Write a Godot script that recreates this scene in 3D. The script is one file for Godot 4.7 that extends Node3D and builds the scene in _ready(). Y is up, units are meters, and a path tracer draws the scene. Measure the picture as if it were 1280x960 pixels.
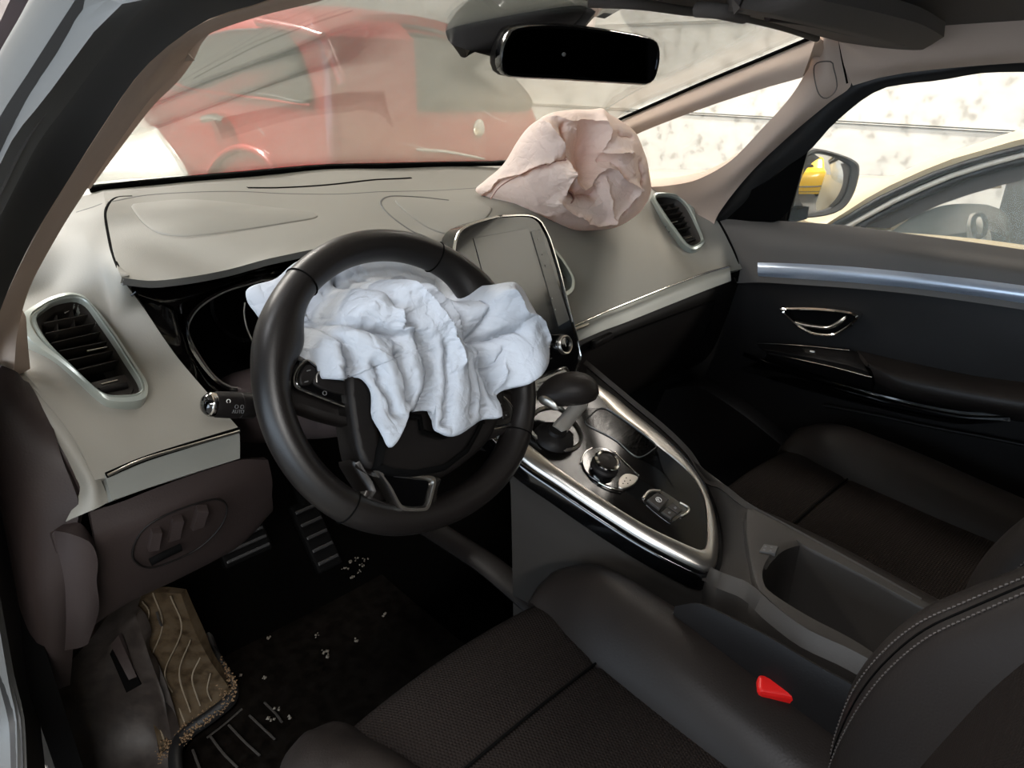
extends Node3D

var M := {}
var taken := {}
var noise := FastNoiseLite.new()


func _ready():
	# ---- camera, sky, exposure, large lights
	var cam := Camera3D.new()
	cam.name = "camera"
	cam.fov = 56.3
	cam.near = 0.02
	cam.far = 60.0
	add_child(cam)
	cam.position = Vector3(-0.87252, 1.09814, 0.66674)
	cam.rotation_degrees = Vector3(-23.6054, -44.626, 0.8457)
	cam.current = true
	var env := Environment.new()
	env.background_mode = Environment.BG_COLOR
	env.background_color = Color(0.86, 0.93, 1.0)
	env.background_energy_multiplier = 5.0
	env.ambient_light_source = Environment.AMBIENT_SOURCE_DISABLED
	env.tonemap_mode = Environment.TONE_MAPPER_LINEAR
	env.tonemap_exposure = 1.36
	env.sdfgi_enabled = true
	env.ssao_enabled = true
	env.ssil_enabled = true
	var we := WorldEnvironment.new()
	we.name = "world_environment"
	we.environment = env
	add_child(we)
	lamp_panel("unseen_ceiling_light", Vector3(-0.6, 3.3, -3.6), Vector2(2.4, 0.6), 50.0, Color(1.0, 0.98, 0.945), "unseen ceiling light panel over the bonnet end of the car, placed to light the dashboard")  # out of view above the bonnet, placed to light the dashboard through the glass
	lamp_panel("unseen_ceiling_light", Vector3(2.6, 3.3, -1.2), Vector2(0.6, 2.4), 10.0, Color(1.0, 0.965, 0.92), "unseen ceiling light panel over the cream car, placed to light the white wall")  # unseen panel at the right, placed to brighten the white wall
	lamp_panel("unseen_ceiling_light", Vector3(-2.4, 3.3, 0.4), Vector2(0.6, 2.4), 11.0, Color(0.97, 0.98, 1.0), "unseen ceiling light panel beside the open driver door, placed to light the driver side")  # unseen panel at the left, shining in through the open driver's side
	lamp_panel("unseen_ceiling_light", Vector3(-2.8, 3.3, 3.9), Vector2(2.4, 0.6), 30.0, Color(0.99, 0.98, 0.97), "unseen ceiling light panel behind the camera, placed to light the kick panel and foot rest")  # out of frame behind the camera; lights kick panel, foot rest and dash end
	lamp_panel("unseen_ceiling_light", Vector3(2.7, 3.3, 4.2), Vector2(0.6, 2.4), 26.0, Color(1.0, 0.98, 0.945), "unseen ceiling light panel over the yellow hatchback, placed to light the wall mirrored in the touchscreen")  # unseen rear panel lighting the stretch of wall that the touchscreen reflects
	make_materials()
	garage()
	red_car()
	cream_car()
	other_cars()
	dashboard()
	instruments()
	lower_dash()
	centre_console()
	steering()
	driver_airbag()
	passenger_airbag()
	pillars_and_glass()
	roof_parts()
	passenger_door()
	door_mirror()
	seats()
	footwell()


# ------------------------------------------------------------------ mesh helpers
class Mesher:
	var v := PackedVector3Array()
	var t := PackedInt32Array()
	var xf := Transform3D.IDENTITY
	func add(p: Vector3) -> int:
		v.append(xf * p)
		return v.size() - 1
	func tri(a: int, b: int, c: int):
		t.append(a)
		t.append(b)
		t.append(c)
	func quad(a: int, b: int, c: int, d: int):
		tri(a, b, c)
		tri(a, c, d)
	func ring(pts) -> PackedInt32Array:
		var r := PackedInt32Array()
		for p in pts:
			r.append(add(p))
		return r
	func bridge(a: PackedInt32Array, b: PackedInt32Array, closed := true):
		var n := a.size()
		for i in (n if closed else n - 1):
			var j := (i + 1) % n
			quad(a[i], a[j], b[j], b[i])
	func cap(r: PackedInt32Array):
		var c := Vector3.ZERO
		for i in r:
			c += v[i]
		v.append(c / r.size())
		var k := v.size() - 1
		for i in r.size():
			tri(r[i], r[(i + 1) % r.size()], k)
	func join(o: Mesher):
		var n := v.size()
		v.append_array(o.v)
		for i in o.t:
			t.append(i + n)
	func done(crease := 40.0) -> ArrayMesh:
		var lim := cos(deg_to_rad(crease))
		var nf := t.size() / 3
		var fn := PackedVector3Array()
		fn.resize(nf)
		var fu := PackedVector3Array()
		fu.resize(nf)
		var cnt := PackedInt32Array()
		cnt.resize(v.size() + 1)
		for f in nf:
			var a := v[t[f * 3]]
			var c := (v[t[f * 3 + 1]] - a).cross(v[t[f * 3 + 2]] - a)
			fn[f] = c
			fu[f] = c.normalized()
			for k in 3:
				cnt[t[f * 3 + k] + 1] += 1
		for i in v.size():
			cnt[i + 1] += cnt[i]
		var fill := cnt.duplicate()
		var adj := PackedInt32Array()
		adj.resize(t.size())
		for f in nf:
			for k in 3:
				var q := t[f * 3 + k]
				adj[fill[q]] = f
				fill[q] += 1
		var ov := PackedVector3Array()
		ov.resize(t.size())
		var on := PackedVector3Array()
		on.resize(t.size())
		for f in nf:
			var me := fu[f]
			for k in 3:
				var q := t[f * 3 + k]
				var s := Vector3.ZERO
				for e in range(cnt[q], cnt[q + 1]):
					var g := adj[e]
					if fu[g].dot(me) > lim:
						s += fn[g]
				var w: int = f * 3 + [0, 2, 1][k]
				ov[w] = v[q]
				on[w] = s.normalized() if s.length_squared() > 0.0 else me
		var arr := []
		arr.resize(Mesh.ARRAY_MAX)
		arr[Mesh.ARRAY_VERTEX] = ov
		arr[Mesh.ARRAY_NORMAL] = on
		var m := ArrayMesh.new()
		m.add_surface_from_arrays(Mesh.PRIMITIVE_TRIANGLES, arr)
		return m


func curve(pts: Array, n: int, closed := false) -> Array:
	# n + 1 points (n when closed) evenly spaced along a smooth curve through pts
	var d := []
	var k := pts.size()
	var sub := 10
	var segs := k if closed else k - 1
	for i in segs:
		var a = pts[(i - 1 + k) % k] if closed or i > 0 else pts[i] * 2.0 - pts[i + 1]
		var b = pts[i]
		var c = pts[(i + 1) % k]
		var e = pts[(i + 2) % k] if closed or i + 2 < k else c * 2.0 - b
		for s in sub:
			d.append(b.cubic_interpolate(c, a, e, float(s) / sub))
	d.append(pts[0] if closed else pts[k - 1])
	return even(d, n, closed)


func even(d: Array, n: int, closed := false) -> Array:
	var acc := [0.0]
	for i in range(1, d.size()):
		acc.append(acc[i - 1] + d[i].distance_to(d[i - 1]))
	var total: float = acc[-1]
	var out := []
	var j := 0
	for i in (n if closed else n + 1):
		var s := total * i / n
		while j < d.size() - 2 and acc[j + 1] < s:
			j += 1
		var w: float = (s - acc[j]) / max(acc[j + 1] - acc[j], 1e-9)
		out.append(d[j].lerp(d[j + 1], clamp(w, 0.0, 1.0)))
	return out


func poly_even(pts: Array, n: int) -> Array:
	var d := pts.duplicate()
	d.append(pts[0])
	return even(d, n, true)


func shared(rows: Array, n: int) -> Array:
	# resamples rows of equally many points at the same n + 1 places, spaced by their mean length
	var k: int = rows[0].size()
	var acc := [0.0]
	for i in k - 1:
		var d := 0.0
		for r in rows:
			d += r[i].distance_to(r[i + 1])
		acc.append(acc[i] + d / rows.size())
	var out := []
	for r in rows:
		out.append([])
	var j := 0
	for i in n + 1:
		var s: float = acc[-1] * i / n
		while j < k - 2 and acc[j + 1] < s:
			j += 1
		var w: float = clampf((s - acc[j]) / maxf(acc[j + 1] - acc[j], 1e-9), 0.0, 1.0)
		for q in rows.size():
			var r: Array = rows[q]
			var b: Vector3 = r[j]
			var c: Vector3 = r[j + 1]
			var lb: float = b.distance_to(c)
			var a: Vector3 = r[j - 1] if j > 0 else b * 2.0 - c
			var e: Vector3 = r[j + 2] if j + 2 < k else c * 2.0 - b
			# neighbours pulled to the length of this stretch keep uneven spacing from overshooting
			a = b + (a - b) * minf(1.0, lb / maxf(a.distance_to(b), 1e-6))
			e = c + (e - c) * minf(1.0, lb / maxf(e.distance_to(c), 1e-6))
			out[q].append(b.cubic_interpolate(c, a, e, w))
	return out


func grid_of(rows: Array, nu: int, nv: int) -> Array:
	var same := true
	for r in rows:
		same = same and r.size() == rows[0].size()
	var rr := []
	if same:
		rr = shared(rows, nv)
	else:
		for r in rows:
			rr.append(curve(r, nv))
	var cols := []
	for j in nv + 1:
		var col := []
		for r in rr:
			col.append(r[j])
		cols.append(col)
	cols = shared(cols, nu)
	var out := []
	for i in nu + 1:
		var row := []
		for j in nv + 1:
			row.append(cols[j][i])
		out.append(row)
	return out


func solid(m: Mesher, g: Array, thick: float, skip: Variant = null, aim := Vector3(0, 0.75, 0.35)):
	# closes the sheet g (rows of points) with a back face thick metres behind it, on the side away from aim
	var mi: int = g.size() / 2
	var mj: int = g[0].size() / 2
	var mid: Vector3 = g[mi][mj]
	var mn: Vector3 = (g[mini(mi + 1, g.size() - 1)][mj] as Vector3 - g[mi - 1][mj]).cross(g[mi][mini(mj + 1, g[0].size() - 1)] as Vector3 - g[mi][mj - 1])
	if mn.dot(aim - mid) < 0:
		thick = -thick
	var nu := g.size()
	var nv: int = g[0].size()
	var top := []
	var bot := []
	for i in nu:
		var a := PackedInt32Array()
		var b := PackedInt32Array()
		for j in nv:
			var du: Vector3 = g[min(i + 1, nu - 1)][j] - g[max(i - 1, 0)][j]
			var dv: Vector3 = g[i][min(j + 1, nv - 1)] - g[i][max(j - 1, 0)]
			var nn := du.cross(dv).normalized()
			a.append(m.add(g[i][j]))
			b.append(m.add(g[i][j] - nn * thick))
		top.append(a)
		bot.append(b)
	for i in nu - 1:
		for j in nv - 1:
			if skip != null and skip.call((g[i][j] + g[i + 1][j + 1]) / 2):
				continue
			m.quad(top[i][j], top[i + 1][j], top[i + 1][j + 1], top[i][j + 1])
			m.quad(bot[i][j], bot[i][j + 1], bot[i + 1][j + 1], bot[i + 1][j])
	for i in nu - 1:
		m.quad(top[i][0], bot[i][0], bot[i + 1][0], top[i + 1][0])
		m.quad(top[i][nv - 1], top[i + 1][nv - 1], bot[i + 1][nv - 1], bot[i][nv - 1])
	for j in nv - 1:
		m.quad(top[0][j], top[0][j + 1], bot[0][j + 1], bot[0][j])
		m.quad(top[nu - 1][j], bot[nu - 1][j], bot[nu - 1][j + 1], top[nu - 1][j + 1])


func patch(rows: Array, nu: int, nv: int, thick: float, xf := Transform3D.IDENTITY, crease := 40.0) -> ArrayMesh:
	var m := Mesher.new()
	m.xf = xf
	solid(m, grid_of(rows, nu, nv), thick)
	return m.done(crease)


func sweep(path: Array, sec: Array, up: Vector3, closed := false, scales := [], m: Mesher = null) -> Mesher:
	# carries the closed outline sec (x across, y along the up side) along path
	if m == null:
		m = Mesher.new()
	var n := path.size()
	var rings := []
	for i in n:
		var a: Vector3 = path[(i - 1 + n) % n] if closed or i > 0 else path[i]
		var b: Vector3 = path[(i + 1) % n] if closed or i < n - 1 else path[i]
		var t := (b - a).normalized()
		var s := t.cross(up).normalized()
		var u := s.cross(t)
		var k: Variant = 1.0
		if scales.size():
			var fi: float = float(i) * (scales.size() - 1) / (n - 1)
			var i0 := int(fi)
			var sa = scales[i0]
			var sb = scales[mini(i0 + 1, scales.size() - 1)]
			k = sa * (1.0 - (fi - i0)) + sb * (fi - i0)
		var kv := Vector2.ONE
		if k is Vector2:
			kv = k
		else:
			kv *= float(k)
		var r := []
		for q in sec:
			r.append(path[i] + s * (q.x * kv.x) + u * (q.y * kv.y))
		rings.append(m.ring(r))
	for i in (n if closed else n - 1):
		m.bridge(rings[i], rings[(i + 1) % n])
	if not closed:
		m.cap(rings[0])
		m.cap(rings[n - 1])
	return m


func circle(rx: float, ry := -1.0, n := 14) -> Array:
	var o := []
	for i in n:
		var a := TAU * i / n
		o.append(Vector2(cos(a) * rx, sin(a) * (ry if ry > 0.0 else rx)))
	return o


func rrect(w: float, h: float, r: float, k := 5) -> Array:
	var o := []
	for c in 4:
		var cx: float = (w / 2 - r) * [1, -1, -1, 1][c]
		var cy: float = (h / 2 - r) * [1, 1, -1, -1][c]
		for i in k:
			var a := PI / 2 * (c + float(i) / (k - 1))
			o.append(Vector2(cx + cos(a) * r, cy + sin(a) * r))
	return o


func tube(pts: Array, r: float, n: int, up := Vector3.UP, closed := false, ry := -1.0) -> ArrayMesh:
	return sweep(curve(pts, n, closed), circle(r, ry, 10), up, closed).done(60)


func inset(p: Array, d: float) -> Array:
	var n := p.size()
	var area := 0.0
	for i in n:
		area += p[i].cross(p[(i + 1) % n])
	var sg := 1.0 if area > 0 else -1.0
	var o := []
	for i in n:
		var e1: Vector2 = (p[i] - p[(i - 1 + n) % n]).normalized()
		var e2: Vector2 = (p[(i + 1) % n] - p[i]).normalized()
		var b := (e1.orthogonal() + e2.orthogonal()) * -sg
		b = b.normalized() / max(0.5, sqrt(max(0.0, (1.0 + e1.dot(e2)) / 2)))
		o.append(p[i] + b * d)
	return o


func flat3(p: Array, h: float) -> Array:
	var o := []
	for q in p:
		o.append(Vector3(q.x, q.y, h))
	return o


func fill_poly(m: Mesher, p: Array, ring_ix: PackedInt32Array):
	var ix := Geometry2D.triangulate_polygon(PackedVector2Array(p))
	for i in range(0, ix.size(), 3):
		m.tri(ring_ix[ix[i]], ring_ix[ix[i + 1]], ring_ix[ix[i + 2]])


func extrude(m: Mesher, p: Array, h0: float, h1: float, bev: float, dome := 0.0):
	# outline p raised from h0 to h1 with a rounded upper edge
	var q: Array = p
	var area := 0.0
	for i in p.size():
		area += p[i].cross(p[(i + 1) % p.size()])
	if area < 0:
		q = p.duplicate()
		q.reverse()
	var a := m.ring(flat3(q, h0))
	var b := m.ring(flat3(q, h1 - bev))
	m.bridge(a, b)
	var last := b
	var lastp: Array = q
	if bev > 0.0:
		for k in [0.3, 0.65, 1.0]:
			lastp = inset(q, bev * (1 - cos(k * PI / 2)))
			var c := m.ring(flat3(lastp, h1 - bev + bev * sin(k * PI / 2)))
			m.bridge(last, c)
			last = c
	fill_poly(m, lastp, last)
	var bot := a.duplicate()
	bot.reverse()
	var qr := q.duplicate()
	qr.reverse()
	fill_poly(m, qr, bot)


func slab(p: Array, h0: float, h1: float, bev: float, xf := Transform3D.IDENTITY) -> ArrayMesh:
	var m := Mesher.new()
	m.xf = xf
	extrude(m, p, h0, h1, bev)
	return m.done(35)


func frame_mesh(outer: Array, inner: Array, prof: Array, n: int, xf: Transform3D, smooth_in := true) -> ArrayMesh:
	# closed ring between two outlines; prof lists (0 outer .. 1 inner, height)
	var m := Mesher.new()
	m.xf = xf
	var o := curve(outer, n, true) if smooth_in else poly_even(outer, n)
	var i2 := curve(inner, n, true) if smooth_in else poly_even(inner, n)
	var best := 0
	var bd := 1e9
	for s in n:
		var d: float = 0.0
		for k in range(0, n, max(1, n / 12)):
			d += o[k].distance_squared_to(i2[(k + s) % n])
		if d < bd:
			bd = d
			best = s
	var rings := []
	for q in prof:
		var r := []
		for k in n:
			var p: Vector2 = o[k].lerp(i2[(k + best) % n], q.x)
			r.append(Vector3(p.x, p.y, q.y))
		rings.append(m.ring(r))
	for k in rings.size():
		m.bridge(rings[k], rings[(k + 1) % rings.size()])
	return m.done(38)


func rbox(s: Vector3, r: float, xf := Transform3D.IDENTITY) -> ArrayMesh:
	var m := Mesher.new()
	m.xf = xf
	rbox_to(m, s, r)
	return m.done(35)


func rbox_to(m: Mesher, s: Vector3, r: float):
	var p := rrect(s.x, s.y, r, 4)
	var last := PackedInt32Array()
	var lp := []
	var seq := [[r, -s.z / 2], [r * 0.3, -s.z / 2 + r * 0.3], [0.0, -s.z / 2 + r], [0.0, s.z / 2 - r], [r * 0.3, s.z / 2 - r * 0.3], [r, s.z / 2]]
	for k in seq.size():
		lp = inset(p, seq[k][0] * 0.98)
		var c := m.ring(flat3(lp, seq[k][1]))
		if k > 0:
			m.bridge(last, c)
		else:
			var rev := c.duplicate()
			rev.reverse()
			var rp := lp.duplicate()
			rp.reverse()
			fill_poly(m, rp, rev)
		last = c
	fill_poly(m, lp, last)


func lathe(prof: Array, xf: Transform3D, n := 28, crease := 40.0) -> ArrayMesh:
	# prof lists (radius, height); turned about the frame's z axis
	var m := Mesher.new()
	m.xf = xf
	var rings := []
	for q in prof:
		var r := []
		for i in n:
			var a := TAU * i / n
			r.append(Vector3(cos(a) * q.x, sin(a) * q.x, q.y))
		rings.append(m.ring(r))
	for k in rings.size() - 1:
		m.bridge(rings[k], rings[k + 1])
	m.cap(rings[0])
	m.cap(rings[-1])
	return m.done(crease)


func box_mesh(size: Vector3, at: Vector3) -> ArrayMesh:
	var m := Mesher.new()
	var h := size / 2
	var ix := []
	for k in 8:
		ix.append(m.add(at + Vector3(h.x if k & 1 else -h.x, h.y if k & 2 else -h.y, h.z if k & 4 else -h.z)))
	for f in [[0, 2, 3, 1], [4, 5, 7, 6], [0, 1, 5, 4], [2, 6, 7, 3], [0, 4, 6, 2], [1, 3, 7, 5]]:
		m.quad(ix[f[0]], ix[f[1]], ix[f[2]], ix[f[3]])
	return m.done(10)


func stitches(path: Array, step: float, r: float, up: Vector3, m: Mesher):
	var total := 0.0
	for i in path.size() - 1:
		total += path[i].distance_to(path[i + 1])
	var n := int(total / step)
	var pts := even(path, n)
	for i in n:
		var a: Vector3 = pts[i]
		var b: Vector3 = a.lerp(pts[i + 1], 0.68)
		sweep([a, a.lerp(b, 0.5) + up * r * 0.6, b], circle(r, r, 5), up, false, [0.6, 1.0, 0.6], m)


# ------------------------------------------------------------------ node helpers
func numbered(called: String) -> String:
	var k: int = taken.get(called, 0)
	taken[called] = k + 1
	return called if k == 0 else "%s_%03d" % [called, k]


func tag(o: Node3D, label := "", category := "", group := "", kind := ""):
	if label:
		o.set_meta("label", label)
	if category:
		o.set_meta("category", category)
	if group:
		o.set_meta("group", group)
	if kind:
		o.set_meta("kind", kind)


func thing(called: String, label: String, category: String, at := Vector3.ZERO, group := "") -> Node3D:
	var o := Node3D.new()
	o.name = numbered(called)
	add_child(o)
	o.position = at
	tag(o, label, category, group)
	return o


func part(called: String, mesh: Mesh, mat: Material, parent: Node3D, label := "") -> MeshInstance3D:
	# meshes are modelled in world metres; a part of a Node3D is shifted back by the place of its thing
	var o := MeshInstance3D.new()
	o.mesh = mesh
	o.material_override = mat
	o.name = called
	o.cast_shadow = GeometryInstance3D.SHADOW_CASTING_SETTING_ON
	parent.add_child(o, true)
	if parent != self and not (parent is MeshInstance3D):
		o.position = -parent.position
	if label:
		o.set_meta("label", label)
	return o


func single(called: String, mesh: Mesh, mat: Material, label: String, category: String, group := "") -> MeshInstance3D:
	var o := part(numbered(called), mesh, mat, self)
	tag(o, label, category, group)
	return o


func struct(called: String, mesh: Mesh, mat: Material, label := "") -> MeshInstance3D:
	var o := part(numbered(called), mesh, mat, self)
	tag(o, label, "", "", "structure")
	return o


func lettering(called: String, text: String, height: float, xf: Transform3D, mat: Material, parent: Node3D) -> MeshInstance3D:
	var t := TextMesh.new()
	var f := SystemFont.new()
	f.font_names = PackedStringArray(["Droid Sans"])
	t.font = f
	t.text = text
	t.font_size = 32
	t.pixel_size = height / 32.0
	t.depth = 0.0006
	var o := part(called, t, mat, parent)
	o.transform = Transform3D(Basis.IDENTITY, o.position) * xf
	return o


func lamp_panel(called: String, at: Vector3, size: Vector2, energy: float, col: Color, label: String):
	var o := thing(called, label, "ceiling light", at)
	var m := StandardMaterial3D.new()
	m.albedo_color = Color(0.9, 0.9, 0.9)
	m.emission_enabled = true
	m.emission = col
	m.emission_energy_multiplier = 4.0
	var fr := StandardMaterial3D.new()
	fr.albedo_color = Color(0.75, 0.75, 0.75)
	part("diffuser", box_mesh(Vector3(size.x, 0.02, size.y), at), m, o)
	part("housing", box_mesh(Vector3(size.x + 0.06, 0.08, size.y + 0.06), at + Vector3(0, 0.052, 0)), fr, o)
	var l := AreaLight3D.new()
	l.name = "light"
	l.area_size = size
	l.light_color = col
	l.light_energy = energy
	l.shadow_enabled = true
	l.set("area_range", 20.0)
	o.add_child(l)
	l.position = Vector3(0, -0.03, 0)
	l.rotation_degrees = Vector3(-90, 0, 0)


# ------------------------------------------------------------------ materials
func tex_noise(seed_v: int, freq: float, size: int, kind: int, ramp: Array, octaves := 4) -> ImageTexture:
	var n := FastNoiseLite.new()
	n.seed = seed_v
	n.noise_type = kind
	n.frequency = freq
	n.fractal_octaves = octaves
	if kind == FastNoiseLite.TYPE_CELLULAR:
		n.cellular_return_type = FastNoiseLite.RETURN_DISTANCE2_SUB
		n.fractal_type = FastNoiseLite.FRACTAL_NONE
	var im := n.get_seamless_image(size, size)
	im.convert(Image.FORMAT_RGB8)
	if ramp.size():
		var g := Gradient.new()
		var offs := PackedFloat32Array()
		var cols := PackedColorArray()
		for r in ramp:
			offs.append(r[0])
			cols.append(r[1])
		g.offsets = offs
		g.colors = cols
		for y in size:
			for x in size:
				im.set_pixel(x, y, g.sample(im.get_pixel(x, y).r))
	return ImageTexture.create_from_image(im)


func creases(size: int) -> ImageTexture:
	# cloth creases: thin sharp lines between nearly flat facets
	var n := FastNoiseLite.new()
	n.seed = 91
	n.noise_type = FastNoiseLite.TYPE_CELLULAR
	n.cellular_return_type = FastNoiseLite.RETURN_DISTANCE2_SUB
	n.fractal_type = FastNoiseLite.FRACTAL_NONE
	n.frequency = 0.014
	n.domain_warp_enabled = true
	n.domain_warp_amplitude = 22.0
	n.domain_warp_frequency = 0.012
	var soft := FastNoiseLite.new()
	soft.seed = 92
	soft.frequency = 0.02
	var a := n.get_seamless_image(size, size, false, false, 0.15)
	var b := soft.get_seamless_image(size, size)
	var im := Image.create(size, size, false, Image.FORMAT_RGB8)
	for y in size:
		for x in size:
			var d: float = clampf(a.get_pixel(x, y).r * 5.0, 0.0, 1.0)
			var h: float = 0.35 + 0.3 * pow(d, 0.6) + 0.5 * (b.get_pixel(x, y).r - 0.5)
			im.set_pixel(x, y, Color(h, h, h))
	return ImageTexture.create_from_image(im)


func weave(size: int, n: int) -> ImageTexture:
	var im := Image.create(size, size, false, Image.FORMAT_RGB8)
	for y in size:
		for x in size:
			var u := float(x) / size * n
			var w := float(y) / size * n
			var odd := int(floor(w)) % 2
			var fu: float = fposmod(u + 0.5 * odd, 1.0) - 0.5
			var fw: float = fposmod(w, 1.0) - 0.5
			var h: float = clamp(1.0 - (fu * fu * 5.5 + fw * fw * 4.0), 0.0, 1.0)
			im.set_pixel(x, y, Color(h, h, h))
	return ImageTexture.create_from_image(im)


func mat(key: String, col: Color, rough := 0.6, metal := 0.0, opt := {}) -> StandardMaterial3D:
	var m := StandardMaterial3D.new()
	m.resource_name = key
	m.albedo_color = col
	m.roughness = rough
	m.metallic = metal
	m.cull_mode = BaseMaterial3D.CULL_DISABLED
	if opt.has("spec"):
		m.metallic_specular = opt.spec
	if opt.has("bump"):
		m.heightmap_enabled = true
		m.heightmap_texture = opt.bump
		m.heightmap_scale = opt.get("relief", 0.02)
	if opt.has("tex"):
		m.albedo_texture = opt.tex
	if opt.has("rough_tex"):
		m.roughness_texture = opt.rough_tex
	if opt.has("scale"):
		m.uv1_triplanar = true
		m.uv1_world_triplanar = true
		m.uv1_scale = Vector3.ONE * opt.scale
	if opt.has("coat"):
		m.clearcoat_enabled = true
		m.clearcoat = opt.coat
		m.clearcoat_roughness = opt.get("coat_rough", 0.05)
	if opt.has("rim"):
		m.rim_enabled = true
		m.rim = opt.rim
	if opt.has("back"):
		m.backlight_enabled = true
		m.backlight = opt.back
	M[key] = m
	return m


func make_materials():
	noise.seed = 5
	noise.frequency = 1.0
	var grain := tex_noise(3, 0.09, 256, FastNoiseLite.TYPE_CELLULAR, [])
	var fine := tex_noise(4, 0.06, 256, FastNoiseLite.TYPE_SIMPLEX, [])
	var wv := weave(256, 16)
	var creased := creases(512)
	var dusty := tex_noise(8, 0.012, 512, FastNoiseLite.TYPE_SIMPLEX, [[0.0, Color(0.86, 0.86, 0.86)], [0.5, Color(0.95, 0.95, 0.95)], [1.0, Color(1, 1, 1)]])
	var greige := Color(0.485, 0.475, 0.445)
	mat("dash", greige, 0.62, 0.0, {"bump": grain, "relief": 0.012, "scale": 14.0})
	mat("dash_edge", Color(0.30, 0.30, 0.29), 0.6, 0.0, {"bump": grain, "relief": 0.012, "scale": 14.0})
	mat("seam", Color(0.035, 0.034, 0.033), 0.8, 0.0, {"spec": 0.1})
	mat("pillar", Color(0.72, 0.64, 0.58), 0.8, 0.0, {"bump": fine, "relief": 0.01, "scale": 12.0})
	mat("lining", Color(0.36, 0.33, 0.31), 0.9, 0.0, {"bump": fine, "relief": 0.02, "scale": 12.0})
	mat("plum", Color(0.18, 0.15, 0.145), 0.55, 0.0, {"spec": 0.35, "bump": grain, "relief": 0.015, "scale": 12.0})
	mat("black", Color(0.07, 0.061, 0.058), 0.5, 0.0, {"spec": 0.28, "bump": grain, "relief": 0.012, "scale": 12.0})
	mat("console", Color(0.172, 0.159, 0.147), 0.52, 0.0, {"spec": 0.35, "bump": grain, "relief": 0.012, "scale": 14.0})
	mat("matt_black", Color(0.025, 0.024, 0.024), 0.75, 0.0, {"spec": 0.15})
	mat("gloss", Color(0.018, 0.018, 0.02), 0.12, 0.0, {"coat": 0.6})
	mat("gloss_plate", Color(0.05, 0.045, 0.042), 0.1, 0.0, {"spec": 0.3, "tex": tex_noise(21, 0.03, 256, FastNoiseLite.TYPE_SIMPLEX, [[0.0, Color(0.7, 0.7, 0.7)], [1.0, Color(1, 1, 1)]]), "scale": 6.0})
	mat("screen", Color(0.085, 0.088, 0.08), 0.14, 0.0, {"spec": 1.0})
	mat("chrome", Color(0.82, 0.81, 0.79), 0.12, 1.0)
	mat("satin", Color(0.72, 0.70, 0.67), 0.32, 1.0)
	mat("stem", Color(0.66, 0.64, 0.61), 0.34, 0.55)
	mat("silver", Color(0.60, 0.625, 0.60), 0.33, 0.35, {"coat": 0.4, "coat_rough": 0.2})
	mat("strip", Color(0.47, 0.475, 0.455), 0.4, 0.15)
	mat("blue_sheen_strip", Color(0.66, 0.70, 0.76), 0.28, 0.5)  # silver strip; blue reflected daylight is painted into its colour
	mat("leather", Color(0.072, 0.06, 0.055), 0.4, 0.0, {"spec": 0.42, "bump": grain, "relief": 0.01, "scale": 18.0})
	mat("seat_leather", Color(0.122, 0.106, 0.097), 0.45, 0.0, {"spec": 0.3, "bump": grain, "relief": 0.022, "scale": 11.0})
	mat("fabric", Color(0.112, 0.096, 0.088), 0.9, 0.0, {"bump": wv, "relief": 0.12, "scale": 14.0, "spec": 0.15})
	mat("fabric_plain", Color(0.075, 0.066, 0.06), 0.9, 0.0, {"bump": fine, "relief": 0.03, "scale": 16.0, "spec": 0.15})
	mat("thread", Color(0.26, 0.235, 0.22), 0.7)
	mat("bag_blue", Color(0.63, 0.65, 0.68), 0.75, 0.0, {"bump": creased, "relief": 0.32, "scale": 5.0, "back": Color(0.34, 0.35, 0.37)})
	mat("bag_stitch", Color(0.66, 0.50, 0.44), 0.8)
	mat("bag_pink", Color(0.93, 0.855, 0.81), 0.8, 0.0, {"bump": creased, "relief": 0.28, "scale": 5.0, "back": Color(0.6, 0.5, 0.45)})
	mat("rubber", Color(0.05, 0.05, 0.055), 0.55)
	mat("red_plastic", Color(0.78, 0.09, 0.08), 0.4)
	mat("grey_paint", Color(0.27, 0.27, 0.265), 0.5)
	mat("mat_rubber", Color(0.042, 0.034, 0.028), 0.75, 0.0, {"spec": 0.12, "tex": tex_noise(31, 0.02, 256, FastNoiseLite.TYPE_SIMPLEX, [[0.0, Color(0.55, 0.5, 0.45)], [0.55, Color(0.9, 0.86, 0.8)], [0.8, Color(1, 1, 1)], [1.0, Color(1, 1, 1)]]), "scale": 5.0, "bump": fine, "relief": 0.03})
	mat("foot_mat", Color(0.26, 0.23, 0.19), 0.8, 0.0, {"spec": 0.2, "tex": tex_noise(32, 0.025, 256, FastNoiseLite.TYPE_SIMPLEX, [[0.0, Color(0.5, 0.45, 0.4)], [0.5, Color(0.95, 0.9, 0.82)], [1.0, Color(1, 1, 1)]]), "scale": 6.0, "bump": fine, "relief": 0.03})
	mat("dust_pale", Color(0.40, 0.36, 0.30), 0.9)
	mat("dust_line", Color(0.12, 0.105, 0.088), 0.9)
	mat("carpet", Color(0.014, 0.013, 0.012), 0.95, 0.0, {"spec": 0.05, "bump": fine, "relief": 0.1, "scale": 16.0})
	mat("sill", Color(0.2, 0.178, 0.168), 0.6, 0.0, {"tex": tex_noise(33, 0.03, 256, FastNoiseLite.TYPE_SIMPLEX, [[0.0, Color(0.55, 0.52, 0.5)], [0.6, Color(0.9, 0.88, 0.86)], [1.0, Color(1, 1, 1)]]), "scale": 4.0, "bump": fine, "relief": 0.05})
	mat("debris", Color(0.38, 0.30, 0.21), 0.9)
	mat("crumb_glass", Color(0.34, 0.32, 0.29), 0.6, 0.0, {"spec": 0.2})
	mat("print_white", Color(0.75, 0.74, 0.72), 0.6)
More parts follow.
